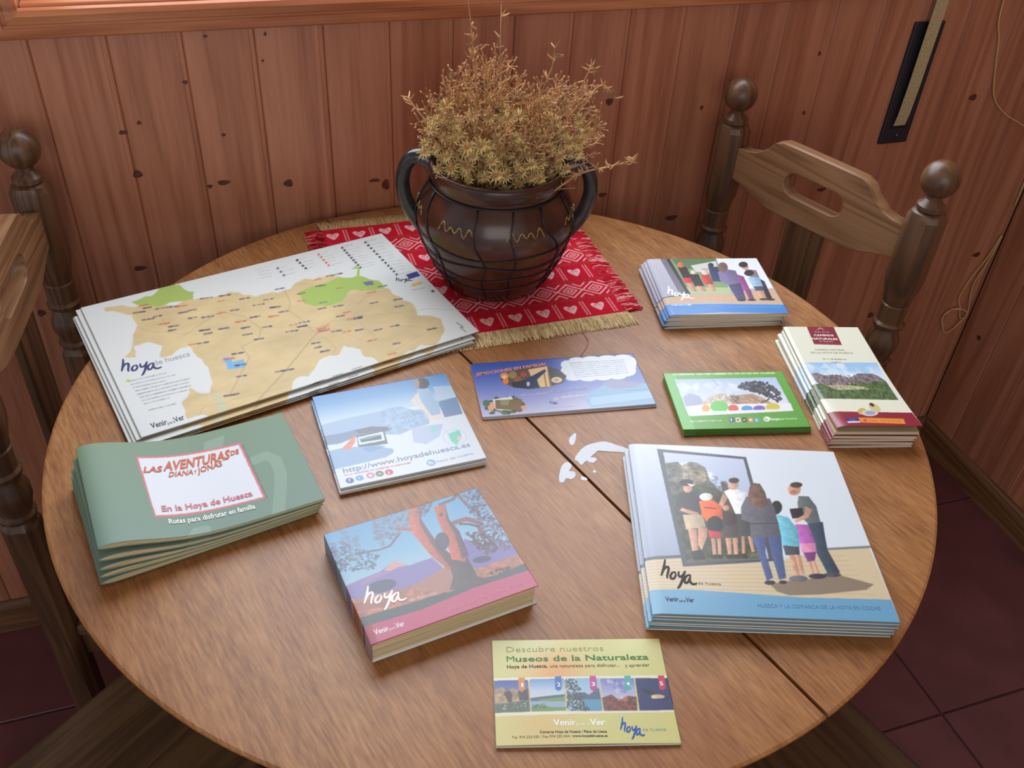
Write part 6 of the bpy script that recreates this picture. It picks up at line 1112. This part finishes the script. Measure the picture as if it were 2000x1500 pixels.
def chair(mx, my, th, label):
    c = tag(empty('dining_chair', (mx, my, 0), th), label, 'chair', 'turned wooden chairs around the table'); last = None
    for nm, me, loc in ch_parts:
        if me is None: me = last
        last = me; put(nm, me, c, loc)
    return c
chair(.886, 1.081, math.atan2(.937, -.35), 'wooden chair with ball finials and slotted back rail, near the wall corner on the right')
chair(-.2525, 1.085, math.atan2(-.988, -.154), 'shaded wooden chair at the left, its post against the pine wall')
chair(-.401, .419, math.atan2(-.797, .604), 'dark wooden chair pushed in at the lower left, only its seat showing')
chair(.614, .091, math.atan2(.286, .958), 'dark wooden chair pushed in at the lower right, only its seat showing')
# ================================================================ WALL FITTINGS
st = tag(empty('shutter_strap', (1.211, YB, TZ+.13)), 'beige shutter strap running into a dark plate on the wall', 'shutter strap')
put('plate', box('plate', -.031, .031, -.006, 0, -.110, .110, M_black, .0025, 2), st)
put('recess', box('recess', -.017, .017, -.0068, -.006, -.080, .110, plain('recess', (20, 22, 28), .6, .3), .0003), st)
V = []; F = []; pts = [(-.0075, -.074), (-.0105, -.055), (-.013, .0), (-.014, .08), (-.016, .2), (-.018, .6), (-.02, 1.1)]
for y_, z in pts: V += [(-.0125, y_, z), (.0125, y_, z), (.0125, y_-.0012, z), (-.0125, y_-.0012, z)]
for i in range(len(pts)-1):
    for k in range(4): F.append((i*4+k, i*4+(k+1) % 4, i*4+4+(k+1) % 4, i*4+4+k))
F += [(0, 1, 2, 3), (24, 25, 26, 27)]
put('strap', mesh('strap', V, F, M_strap), st)
V, F = lathe([(0, .0), (.003, .0), (.0025, .0012), (0, .0016)], 12); put('screw', mesh('screw', V, F, M_steel, True), st, (.004, -.006, -.094)).rotation_euler = (math.pi/2, 0, 0)
def cord(name, label, strands, r=.0014):
    e = tag(empty(name, strands[0][0]), label, 'cord')
    for s in strands:
        V, F = tube_geo(smooth_path([Vector(p)-e.location for p in s], 6), r, 5); put('strand', mesh('strand', V, F, M_cord, True), e)
cy_ = YB-.006
def W(x, z, d=0): return (x, cy_-d, TZ+z)
cord('hanging_cord', 'thin pale cord drooping across the wall at the upper right', [[W(1.355, .9), W(1.352, .5), W(1.350, .27), W(1.372, .20), W(1.388, .15), W(1.410, .095), W(1.45, .06), W(1.504, .033), W(1.545, .01), W(1.572, -.05), W(1.577, -.15)]])
coil = [W(1.535+.030*math.cos(t)*(1+.12*math.sin(3*t)), -.428+.032*math.sin(t), .004*math.sin(2*t)+.004) for t in np.linspace(1.4, 1.4+2*math.pi*2.2, 26)]
cord('coiled_cord', 'loose end of pale cord knotted into a small coil near the wall corner', [[W(1.575, -.22), W(1.563, -.27), W(1.540, -.32), W(1.530, -.37)]+coil, [W(1.578, -.22), W(1.570, -.28), W(1.556, -.33), W(1.560, -.37), W(1.572, -.41), W(1.568, -.43), W(1.556, -.425), W(1.545, -.40)]])
sc_ = mesh('scrap', [(-.009, 0, 0), (.009, .002, 0), (.007, .012, .003), (-.006, .011, .005), (-.009, 0, .0006), (.009, .002, .0006), (.007, .012, .0036), (-.006, .011, .0056)], [(3, 2, 1, 0), (4, 5, 6, 7), (0, 1, 5, 4), (1, 2, 6, 5), (2, 3, 7, 6), (3, 0, 4, 7)], plain('scrap_paper', (222, 220, 206), .8, .2))
tag(put('paper_scrap', sc_, None, (-.03, YB+.004, WZ0+.0032)), 'tiny white paper scrap on the window sill', 'paper')
# ================================================================ RUNNER
RX0, RX1, RY0, RY1 = .150, .512, .941, 1.253
rn = tag(empty('table_runner', (RX0, RY0, TZ)), 'red woven runner with white hearts and beige fringe under the pot', 'table runner')
def runner_ops():
    w, h = RX1-RX0, RY1-RY0; red = (196, 26, 48); wh = (232, 190, 188); ops = [('grad', [(0, red)])]
    X = lambda x: (x-RX0)/w
    Y = lambda yy: (RY1-yy)/h
    pt = lambda x, yy: (X(x), Y(yy))
    dot = (120, 96, 70)
    for i in range(7):
        yc = .963+.0447*i
        for s in (-1, 1):
            if s == -1 and i == 0: continue
            if s == 1 and i == 6: continue
        for j in range(120):   # dotted olive line between the bands
            xx = RX0+w*(j+.5)/120; ops.append(('poly', [pt(xx-.0012, yc+.0212), pt(xx+.0006, yc+.0212), pt(xx+.0012, yc+.0242), pt(xx-.0006, yc+.0242)], dot if j % 2 else (150, 70, 60), .9)) if i < 6 else None
        if i % 2 == 0:
            for j in range(-1, 10):
                xc = .322+.0397*(j-4)+(.0 if i % 4 == 0 else .0)
                hp = [(0, -.0105), (.004, -.006), (.0085, .001), (.0098, .0055), (.0075, .0092), (.004, .0088), (0, .0055), (-.004, .0088), (-.0075, .0092), (-.0098, .0055), (-.0085, .001), (-.004, -.006)]
                ops.append(('poly', [pt(xc+a, yc+b) for a, b in hp], wh, 1.)); ops.append(('poly', [pt(xc+a*.62, yc+b*.62) for a, b in hp], (214, 120, 124), .8)); ops.append(('line', [pt(xc, yc-.005), pt(xc, yc+.003)], .0022/w, wh, 1.)); ops.append(('line', [pt(xc-.004, yc+.002), pt(xc-.0015, yc-.002)], .0016/w, wh, .8)); ops.append(('line', [pt(xc+.004, yc+.002), pt(xc+.0015, yc-.002)], .0016/w, wh, .8))
                for dx in (.0172, .0215): ops.append(('line', [pt(xc+dx, yc-.0165), pt(xc+dx, yc+.0165)], .0015/w, wh, .9))
        else:
            for j in range(-1, 11):
                xc = .302+.0385*(j-4)
                for sc, ww in ((.0168, .0024), (.0092, .0020)):
                    ops.append(('line', [pt(xc-sc*1.12, yc), pt(xc, yc+sc), pt(xc+sc*1.12, yc), pt(xc, yc-sc), pt(xc-sc*1.12, yc)], ww/w, wh, .95))
                ops.append(('poly', [pt(xc-.0058, yc), pt(xc, yc+.0052), pt(xc+.0058, yc), pt(xc, yc-.0052)], wh, .9)); ops.append(('line', [pt(xc-.003, yc), pt(xc+.003, yc)], .0012/w, red, 1.)); ops.append(('line', [pt(xc, yc-.003), pt(xc, yc+.003)], .0012/w, red, 1.))
                xm = xc+.01925
                for s in (1, -1): ops.append(('line', [pt(xm-.009, yc+s*.0172), pt(xm, yc+s*.0085), pt(xm+.009, yc+s*.0172)], .0022/w, wh, .95))
    ops.append(('noise', [(0, 0), (1, 0), (1, 1), (0, 1)], .10, 160, 4))
    return ops
wv = lambda u, v: .0016+.0005*np.sin(u*23+v*4)*np.sin(v*9+1)
im = paint(runner_ops(), 340, 290, (RX1-RX0)/(RY1-RY0))
put('cloth', sheet('cloth', RX1-RX0, RY1-RY0, im, wv, .0012, mat=M_cloth), rn, ((RX1-RX0)/2, (RY1-RY0)/2, 0))
def fringe(name, n, x0, x1, y0, dy, cols, seed, axis='x', r=.0006, layers=1.0):
    rs = random.Random(seed); V = []; F = []; C = []
    for i in range(n):
        s = x0+(x1-x0)*rs.random(); L = dy*rs.uniform(.72, 1.08); j = rs.uniform(-.006, .006); zb = .0008+rs.random()*.0016*layers
        P = [(s, y0, .0017), (s+j*.4, y0+L*.5, zb+.0012), (s+j, y0+L, max(.0007, zb*.6))]
        if axis == 'y': P = [(b, a, c) for a, b, c in P]
        b0 = len(V); tube_geo(P, [r, r, r*.7], 3, V, F); C += [rs.choice(cols)]*(len(V)-b0)
    me = mesh(name, V, F, M_cloth); at = me.color_attributes.new('Col', 'FLOAT_COLOR', 'POINT'); at.data.foreach_set('color', np.array([(*lin(c), 1) for c in C], np.float32).ravel()); return me
bei = [(212, 188, 142), (196, 168, 120), (226, 206, 164), (180, 150, 104)]
redc = [(190, 26, 46), (204, 40, 56), (172, 20, 40), (224, 150, 150)]
w_, h_ = RX1-RX0, RY1-RY0
for nm, me in (('fringe', fringe('fringe', 1500, -.002, w_+.002, 0, -.030, bei, 1)), ('fringe', fringe('fringe', 1300, -.002, w_+.002, h_, .024, bei, 2)), ('end_threads', fringe('end_threads', 420, .0, h_, w_, .026, redc, 3, 'y', .0012)), ('end_threads', fringe('end_threads', 380, .0, h_, 0, -.026, redc, 4, 'y', .0012))):
    tag(put(nm, me, rn), kind='stuff')
V, F = tube_geo(smooth_path([(.430, .930, .0012), (.437, .905, .001), (.434, .885, .0008), (.415, .863, .0007)], 8), .0004, 4)
tag(put('loose_thread', mesh('loose_thread', [Vector(v)-Vector((.43, .9, 0)) for v in V], F, plain('red_thread', (190, 110, 90), .8, .2)), None, (.43, .9, TZ)), 'single loose reddish thread on the table beside the runner', 'thread')
# ================================================================ POT
PCX, PCY = .361, 1.067
PZ = TZ+.0024
pot = tag(empty('clay_pot', (PCX, PCY, PZ)), 'dark brown glazed two-handled clay pot bound with black wire', 'pot')
mp_, tp, bp_ = nt('brown_glaze', .22, .5); tcp = node(tp, 'ShaderNodeTexCoord'); np_ = node(tp, 'ShaderNodeTexNoise', Scale=16.0, Detail=5.0); tp.links.new(tcp.outputs['Object'], np_.inputs['Vector'])
rp = node(tp, 'ShaderNodeValToRGB'); rp.color_ramp.elements[0].position = .3; rp.color_ramp.elements[0].color = L4((40, 22, 20)); rp.color_ramp.elements[1].position = .75; rp.color_ramp.elements[1].color = L4((92, 50, 34)); tp.links.new(np_.outputs['Fac'], rp.inputs['Fac']); tp.links.new(rp.outputs['Color'], bp_.inputs['Base Color'])
bb = node(tp, 'ShaderNodeBump', Strength=.15, Distance=.004); nb_ = node(tp, 'ShaderNodeTexNoise', Scale=22.0); tp.links.new(tcp.outputs['Object'], nb_.inputs['Vector']); tp.links.new(nb_.outputs['Fac'], bb.inputs['Height']); tp.links.new(bb.outputs[0], bp_.inputs['Normal'])
M_wire = plain('black_wire', (22, 24, 30), .4, .5); M_yel = plain('yellow_slip', (150, 122, 62), .25, .5, .2, 200); M_handle = plain('dark_glaze', (44, 38, 40), .2, .6, .3, 30)
OUT = [(.001, 0), (.064, 0), (.070, .004), (.079, .022), (.090, .045), (.0995, .068), (.1055, .090), (.107, .105), (.1045, .122), (.097, .138), (.0895, .148), (.0865, .153), (.0885, .158), (.0905, .166), (.0905, .174), (.0885, .178), (.0840, .178), (.0815, .172), (.080, .155), (.092, .125), (.095, .09), (.07, .02), (.001, .016)]
def rad(z):
    o = OUT[1:12]; return float(np.interp(z, [q[1] for q in o], [q[0] for q in o]))
V, F = lathe(OUT, 72); put('body', mesh('body', V, F, mp_, True), pot)
HA = math.atan2(-.068, .209)
for a in (HA, HA+math.pi):
    path = smooth_path([(.080, .162), (.094, .176), (.110, .177), (.121, .162), (.1245, .138), (.119, .112), (.110, .096), (.098, .080)], 6)
    pts = [(p.x*math.cos(a), p.x*math.sin(a), p.y) for p in path]; n = len(pts); V, F = tube_geo(pts, [.0125-.003*math.sin(math.pi*i/(n-1)) for i in range(n)], 14)
    put('handle', mesh('handle', V, F, M_handle, True), pot)
rs = random.Random(11)
for z in (.034, .052, .070, .090, .151):
    ph = rs.uniform(0, 6); pts = []
    for i in range(60):
        a = 2*math.pi*i/60; q = z+(.003*math.sin(a*2+ph)+.0015*math.sin(a*5+ph) if z < .14 else 0); pts.append(((rad(q)+.0012)*math.cos(a), (rad(q)+.0012)*math.sin(a), q))
    pts.append(pts[0]); V, F = tube_geo(pts,   .0009 if z < .14 else .0016, 5, caps=False); put('wire_ring', mesh('wire_ring', V, F, M_wire, True), pot)
for i in range(11):
    a0 = 2*math.pi*i/11+rs.uniform(-.12, .12); dr = rs.uniform(-.25, .25) if i % 3 else .45; pts = []
    for k in range(14):
        z = .150-.138*k/13; a = a0+dr*max(0, min(1, (.13-z)/.05))*.6+.03*math.sin(k+i); pts.append(((rad(z)+.0014)*math.cos(a), (rad(z)+.0014)*math.sin(a), z))
    V, F = tube_geo(pts, .0011, 5); put('wire_strand', mesh('wire_strand', V, F, M_wire, True), pot)
for g in range(7):
    a0 = 2*math.pi*g/7-1.75; pts = []
    for k in range(9):
        a = a0+.062*k; z = .121+(.0055 if k % 2 else -.004)+.002*math.sin(g*3+k*2); pts.append(((rad(z)+.0001)*math.cos(a), (rad(z)+.0001)*math.sin(a), z))
    V, F = tube_geo(smooth_path(pts, 3), .0010, 5); put('slip_line', mesh('slip_line', V, F, M_yel, True), pot)
# ================================================================ DRIED FLOWERS
bq = tag(empty('dried_bouquet', (PCX, PCY, PZ+.10)), 'bunch of dried straw-coloured star flowers standing in the clay pot', 'dried flowers')
M_stem = plain('dry_stem', (174, 134, 94), .8, .2, .25, 60); M_bract = plain('dry_bract', (242, 200, 144), .7, .2, .22, 90); M_heart = plain('seed_disc', (168, 116, 70), .8, .2, .25, 300); M_moss = plain('dry_leaf', (94, 70, 48), .9, .1, .35, 120)
lat = Vector((.936, -.352, 0)); dep = Vector((.352, .936, 0))
ENV = [(-.105, .235), (-.095, .252), (-.073, .275), (-.05, .292), (-.033, .312), (-.015, .33), (.003, .318), (.016, .298), (.033, .262), (.053, .28), (.1, .292), (.127, .28), (.136, .25)]
def env(s): return float(np.interp(s, [q[0] for q in ENV], [q[1] for q in ENV]))
rs = random.Random(5); V = []; F = []; tips = []
def B3(s, d, z): return lat*s+dep*d+Vector((0, 0, z-.10))
def twigs(p, dirv, n, L):
    for _ in range(n):
        q = Vector((rs.gauss(0, 1), rs.gauss(0, 1), rs.gauss(.3, .8))).normalized(); q = (q*.8+dirv*.6).normalized(); e = p+q*L*rs.uniform(.5, 1.2); m = (p+e)/2+Vector((rs.gauss(0, .0012), rs.gauss(0, .0012), rs.gauss(0, .0012)))
        tube_geo([p, m, e], [.00055, .0005, .0004], 3, V, F, caps=False)
        if rs.random() < .75: tube_geo([e, e+q*.0016, e+q*.0036], [.0005, .0013, .0003], 4, V, F)
for i in range(330):
    s = rs.uniform(-.10, .128); d = rs.uniform(-.085, .085)
    if (s/.13)**2+(d/.095)**2 > 1: continue
    zt = .165+(env(s)-.165)*(rs.random()**.6)*(1-.45*(d/.1)**2)
    b = B3(max(-.062, min(.062, s*.5))+rs.uniform(-.012, .012), d*.45, .11); t = B3(s, d, zt); m = (b+t)/2+Vector((0, 0, .014))+lat*(-s*.12)
    pts = smooth_path([b, m, t], 4); tube_geo(pts, [.0009]*(len(pts)-3)+[.0008, .0007, .0005], 3, V, F, caps=False); dv = (pts[-1]-pts[-3]).normalized()
    tips.append((t, dv, s, d, zt))
    if d < -.02 and zt < .235 and rs.random() < .6: continue
    for k in (4, 5, 6, 7): twigs(pts[k], dv, 2, .016)
    twigs(t, dv, 4, .013)
def sprig(pts, n, L=.006):
    P = smooth_path(pts, 8); tube_geo(P, [.0014-.0008*i/len(P) for i in range(len(P))], 4, V, F)
    for i in range(n):
        k = rs.randrange(len(P)//4, len(P)); d = Vector((rs.gauss(0, 1), rs.gauss(0, 1), rs.gauss(.5, .7))).normalized(); tube_geo([P[k], P[k]+d*L*rs.uniform(.6, 1.5), P[k]+d*L*1.8+Vector((0, 0, .001))], [.0008, .0011, .0003], 4, V, F)
sprig([B3(-.02, -.01, .20), B3(-.030, -.01, .27), B3(-.036, -.01, .33), B3(-.046, -.012, .405)], 46)
sprig([B3(0, -.01, .26), B3(-.003, -.01, .33), B3(-.004, -.008, .385)], 6)
sprig([B3(.075, -.05, .165), B3(.105, -.06, .195), B3(.14, -.065, .210), B3(.168, -.07, .222)], 40, .005)
sprig([B3(.10, .0, .25), B3(.122, .0, .285), B3(.142, 0, .27)], 14); sprig([B3(.09, .0, .25), B3(.105, .0, .30), B3(.112, 0, .305)], 10); sprig([B3(-.08, -.02, .22), B3(-.105, -.02, .25), B3(-.112, -.02, .262)], 12); sprig([B3(.04, -.02, .25), B3(.06, -.02, .31), B3(.062, -.02, .335)], 14)
tag(put('stems', mesh('stems', V, F, M_stem), bq), kind='stuff')
V = []; F = []
for i in range(1000):     # curled dry leaves packed between the stems
    s = rs.uniform(-.085, .10); d = rs.uniform(-.075, .07)
    if (s/.10)**2+(d/.08)**2 > 1: continue
    z = .15+(env(s)*.86-.15)*rs.random()**1.3; c = B3(s*(.75+.25*min(1, (z-.15)/.06)), d*(.75+.25*min(1, (z-.15)/.06)), z); a = Vector((rs.gauss(0, 1), rs.gauss(0, 1), rs.gauss(.6, 1))).normalized()*rs.uniform(.005, .011); w = a.cross(Vector((rs.gauss(0, 1), rs.gauss(0, 1), rs.gauss(0, 1)))).normalized()*.0012; b0 = len(V)
    V += [c-w, c+w, c+a*.6+w*.8+w.cross(a)*.8, c+a, c+a*.6-w*.8]; F.append((b0, b0+1, b0+2, b0+3, b0+4))
tag(put('dry_leaves', mesh('dry_leaves', V, F, M_moss), bq), kind='stuff')
def star_mesh(seed, rays):
    r = random.Random(seed); V = []; F = []; mi = []
    for ring, (L, z, off) in enumerate(((.0108, .0008, 0), (.0082, .0024, .5))):
        for k in range(rays):
            a = 2*math.pi*(k+off)/rays+r.uniform(-.1, .1); l = L*r.uniform(.8, 1.1); da = .72*math.pi/rays; b0 = len(V); zc = z+r.uniform(0, .003)
            V += [(.0022*math.cos(a-da), .0022*math.sin(a-da), .001), (.0022*math.cos(a+da), .0022*math.sin(a+da), .001), (l*.5*math.cos(a+da*.8), l*.5*math.sin(a+da*.8), zc), (l*math.cos(a), l*math.sin(a), zc*.8), (l*.5*math.cos(a-da*.8), l*.5*math.sin(a-da*.8), zc)]; F.append((b0, b0+1, b0+2, b0+3, b0+4)); mi.append(0)
    b0 = len(V); V.append((0, 0, .0032))
    for k in range(8): V.append((.0032*math.cos(k*math.pi/4), .0032*math.sin(k*math.pi/4), .0018))
    for k in range(8): F.append((b0, b0+1+k, b0+1+(k+1) % 8)); mi.append(1)
    me = mesh('star_flower', V, F); me.materials.append(M_bract); me.materials.append(M_heart); me.polygons.foreach_set('material_index', mi); return me
SM = [star_mesh(i, (10, 12, 13, 11)[i]) for i in range(4)]
def star(p, nrm, k, sc):
    o = put('star_flower', SM[k], bq); q = Vector((0, 0, 1)).rotation_difference(nrm); o.rotation_mode = 'QUATERNION'; o.rotation_quaternion = q; o.location = p; o.scale = (sc,)*3
cnt = 0; placed = []
for tr in range(6000):
    if cnt >= 96: break
    z = rs.uniform(.172, .262); q_ = min(1, .74+(z-.172)*5.5); s = rs.uniform(-.102, .108)*q_; d = -.096*q_*math.sqrt(max(0, 1-(s/.118/q_)**2))*rs.uniform(.5, 1.0)*(1-.5*max(0, (z-.20)/.08))
    if z > env(s)-.02 or rs.random() < (z-.16)/.16: continue
    p = B3(s, d, z)
    if any((p-q).length < .0115 for q in placed): continue
    placed.append(p); n = (p-B3(0, .01, .15)).normalized()*.8+Vector((-.2, -.55, .35))+Vector((rs.gauss(0, .3), rs.gauss(0, .3), rs.gauss(0, .3))); star(p, n.normalized(), rs.randrange(4), rs.uniform(.7, 1.2)); cnt += 1
# ================================================================ PRINTED MATTER ON THE TABLE
HOYA_N = 2*sum(5*(len(q)-1)+1 for q in HOYA)
def rot2(x, y, a): return (x*math.cos(a)-y*math.sin(a), x*math.sin(a)+y*math.cos(a))
def publication(name, label, cat, group, cx, cy, ang, z, cover, pages=None, back=None, letter=None):
    e = tag(empty(name, (cx, cy, TZ+z), math.radians(ang)), label, cat, group); c = put('cover', cover, e)
    for m_ in letter or (): put('lettering' if len(m_.vertices) != HOYA_N else 'script_logo', m_, c)
    if pages: put('pages', pages, e)
    if back: put('back_cover', back, e)
    return e
def flat_back(name, w, h, zf, col, n=16):
    im = np.ones((9, n+1, 3))*lin(col); return sheet(name, w, h, im, zf, .0003, mat=M_matte, under=True)
PRINT_GAIN = {'book': .62, 'leaflet': .74, 'museum': .80, 'family': .80, 'magazine': .93, 'card': .92, 'guide': .93, 'small': .92}   # per-print darkening, offsetting window sheen already in the artwork colours
def res(art, w, h, nu, nv):
    im = paint(ART[art][0], nu, nv, w/h); g = im.mean(-1, keepdims=True); sat = 1.0+.35*(1-PRINT_GAIN.get(art, 1))
    return np.clip((g+(im-g)*sat)*PRINT_GAIN.get(art, 1), 0, 1)
# --- large map brochures
w, h = .424, .284; im = res('map', w, h, 380, 260); zf = lambda u, v: .0017+.0002*np.sin(u*3.0+.4)*np.sin(v*2.2)
cov = sheet('cover', w, h, im, zf, .0004, left=.0012, mat=M_matte); let = lettering('lettering', ART['map'][1], w, h, zf); pg = page_block('pages', w, h, lambda u: .0014, lambda u: .0002, .0012, M_pagew)
mg_ = 'stack of map brochures'
for i, (dx, dy, da, z, lab) in enumerate([(-.012, -.010, .3, .0028, 'map brochure at the bottom of the map stack, its left margin sticking out'), (-.013, -.009, .0, .0050, 'map brochure second from the bottom of the map stack'), (-.010, -.008, .5, .0072, 'map brochure in the middle of the map stack'), (-.006, .0015, .25, .0094, 'map brochure directly under the top map'), (0, 0, 0, .0116, 'top map brochure, tan region map with two green areas on white')]):
    x, y_ = rot2(dx, dy, math.radians(13.8)); publication('map_brochure', lab, 'brochure', mg_, .0594+x, 1.0165+y_, 13.9+da, z, cov, pg, None, let if i == 4 else None)
# --- green saddle-stitched booklets, swollen at the fold
w, h = .211, .147; im = res('booklet', w, h, 260, 180); NB = 5; labs = ['green booklet at the bottom of the green stack', 'green booklet second from the bottom of the green stack', 'green booklet in the middle of the green stack', 'green booklet directly under the top green one', 'top green landscape booklet with a white panel of orange lettering']
for i in range(NB):
    gap = lambda u: .0042+.0056*np.exp(-(u/.3)**2); th = lambda u: .0010*np.exp(-u/.03)+(1-np.exp(-u/.03))*(.0036+.0034*np.exp(-((u-.02)/.30)**2))
    zc = (lambda i: lambda u: (i+.5)*gap(u))(i); zt = (lambda zc: lambda u, v=0: zc(u)+th(u)/2)(zc); zb = (lambda zc: lambda u, v=0: zc(u)-th(u)/2)(zc)
    cov = sheet('cover', w, h, im, (lambda f: lambda u, v: f(u)+0*v)(zt), .0004, left=.0012, mat=M_matte)
    bk = flat_back('back_cover', w, h, (lambda f: lambda u, v: f(u)+.0002+0*v)(zb), (120, 146, 122), 30)
    pg = page_block('pages', w, h, lambda u: zt(u)-.0002, lambda u: zb(u)+.0004, .0008, M_page, 40)
    let = lettering('lettering', ART['booklet'][1], w, h, lambda u, v: zt(u)+0*v, .0006) if i == NB-1 else None
    off = [(-.010, -.001, 2.5), (-.009, -.002, 2.3), (-.007, -.003, 2.0), (-.004, -.0025, 1.2), (0, 0, 0)][i]; x, y_ = rot2(off[0], off[1], math.radians(9))
    publication('green_booklet', labs[i], 'booklet', 'stack of green booklets', -.0545+x, .733+y_, 9+off[2], .0006, cov, pg, bk, let)
# --- generic stacks
def stack(name, cat, group, art, w, h, nu, nv, cx, cy, ang, t, offs, labs, pmat, mat=None, z0=.0004, fold=.4, inset=.0008, top_z=None, backcol=(226, 226, 222), lift=.00016, wave=.0):
    im = res(art, w, h, nu, nv)
    zf0 = lambda u, v: t-.0001-t*fold*np.clip(1-u/.05, 0, 1)**2+wave*np.sin(u*2.6+.5)*np.sin(v*2+.3)
    cov0 = sheet('cover', w, h, im, zf0, .0004, left=t*(1-fold)-.0004, mat=mat or M_print)
    pg = page_block('pages', w, h, lambda u: float(zf0(np.array(u), np.array(.5)))-.0001, lambda u: .0003, inset, pmat)
    bk = flat_back('back_cover', w, h, lambda u, v: .0004+0*u, backcol); n = len(offs)
    for i, (dx, dy, da) in enumerate(offs):
        c = cov0; zf = zf0
        if i == n-1 and top_z: zf = lambda u, v: zf0(u, v)+top_z(u, v); c = sheet('cover', w, h, im, zf, .0004, left=None, mat=mat or M_print, under=True)
        x, y_ = rot2(dx, dy, math.radians(ang)); let = lettering('lettering', ART[art][1], w, h, zf, lift) if i == n-1 else None
        publication(name, labs[i], cat, group, cx+x, cy+y_, ang+da, z0+i*(t+.0002), c, pg, bk, let)
def ladder(n, bottom, mid, top):
    if n == 1: return [top]
    names = {2: [], 3: [mid[0]], 4: mid[:2], 5: mid[:3], 6: mid[:4]}[n]; return [bottom]+names+[top]
MIDS = lambda s: ['%s second from the bottom of its stack' % s, '%s third from the bottom of its stack' % s, '%s fourth from the bottom of its stack' % s, '%s directly under the top one' % s]
stack('magazine', 'magazine', 'stack of magazines', 'magazine', .229, .231, 330, 320, .467, .5277, -18.5, .0040, [(-.004, -.0015, .25), (-.001, -.0005, -.2), (-.003, -.001, .2), (.0005, -.0004, -.15), (0, 0, 0)], ladder(5, 'magazine at the bottom of the large magazine stack', MIDS('magazine'), 'top large white magazine showing a family before a framed mirror'), M_pageg, fold=.5, wave=.0006)
stack('square_book', 'book', None, 'book', .162, .138, 260, 230, .1412, .5675, 7.6, .0255, [(0, 0, 0)], ['thick square book with a tree photograph and a pink band'], M_page, fold=.02, inset=.0022)
stack('square_leaflet', 'leaflet', 'stack of square leaflets', 'leaflet', .161, .157, 230, 230, .158, .781, 1.8, .0026, [(-.001, -.002, -.3), (-.002, -.003, .3), (0, 0, 0)], ladder(3, 'square leaflet at the bottom of the pale blue stack', MIDS('square leaflet'), 'top pale blue and white square leaflet with a hand holding a tablet'), M_pagew, fold=.1)
stack('museum_flyer', 'flyer', None, 'museum', .153, .104, 270, 190, .2375, .4105, -15.4, .0012, [(0, 0, 0)], ['yellow flyer with five numbered landscape photos at the table front'], M_pagew, fold=0, top_z=lambda u, v: .0020*v*v+.0008*np.sin(u*4)*v)
stack('green_card', 'card', 'stack of green cards', 'card', .153, .106, 210, 150, .560, .726, -13, .0025, [(.001, -.002, .6), (.0015, -.0015, -.3), (0, 0, 0)], ladder(3, 'green bordered card at the bottom of its stack', ['green bordered card in the middle of its stack'], 'top green bordered card with a lone tree photo'), M_pageg, fold=0, backcol=(92, 150, 62))
stack('trail_guide', 'leaflet', 'stack of cream trail guides', 'guide', .101, .208, 170, 300, .7085, .7165, -15, .0042, [(-.006, -.003, 1.0), (-.004, -.0025, -.3), (-.005, -.002, .6), (-.002, -.002, -.3), (0, 0, 0)], ladder(5, 'cream trail guide at the bottom of its stack', MIDS('cream trail guide'), 'top cream trail guide with cliff photo and lifted maroon end'), M_page, fold=.3, top_z=lambda u, v: .0085*np.clip((v-.35)/.65, 0, 1)**2*(1-.35*np.clip(1-u/.15, 0, 1)**2)+.0004)
stack('small_booklet', 'booklet', 'stack of small booklets', 'small', .165, .143, 230, 190, .6468, .9445, -12.5, .0034, [(-.006, .0005, 1.6), (-.008, .001, .9), (-.005, .0015, 1.3), (-.006, .001, .5), (-.003, .0005, .7), (0, 0, 0)], ladder(6, 'small booklet at the bottom of the stack beside the runner', MIDS('small booklet'), 'top small booklet with a blue band and a group of people, beside the runner'), M_page, fold=.6)
stack('family_leaflet', 'leaflet', 'pair of long blue leaflets', 'family', .210, .102, 300, 150, .3692, .812, -8.1, .0018, [(.0008, -.0012, -.25), (0, 0, 0)], ['long blue leaflet underneath the other one', 'long blue leaflet on top with a white speech bubble'], M_pagew, fold=0)
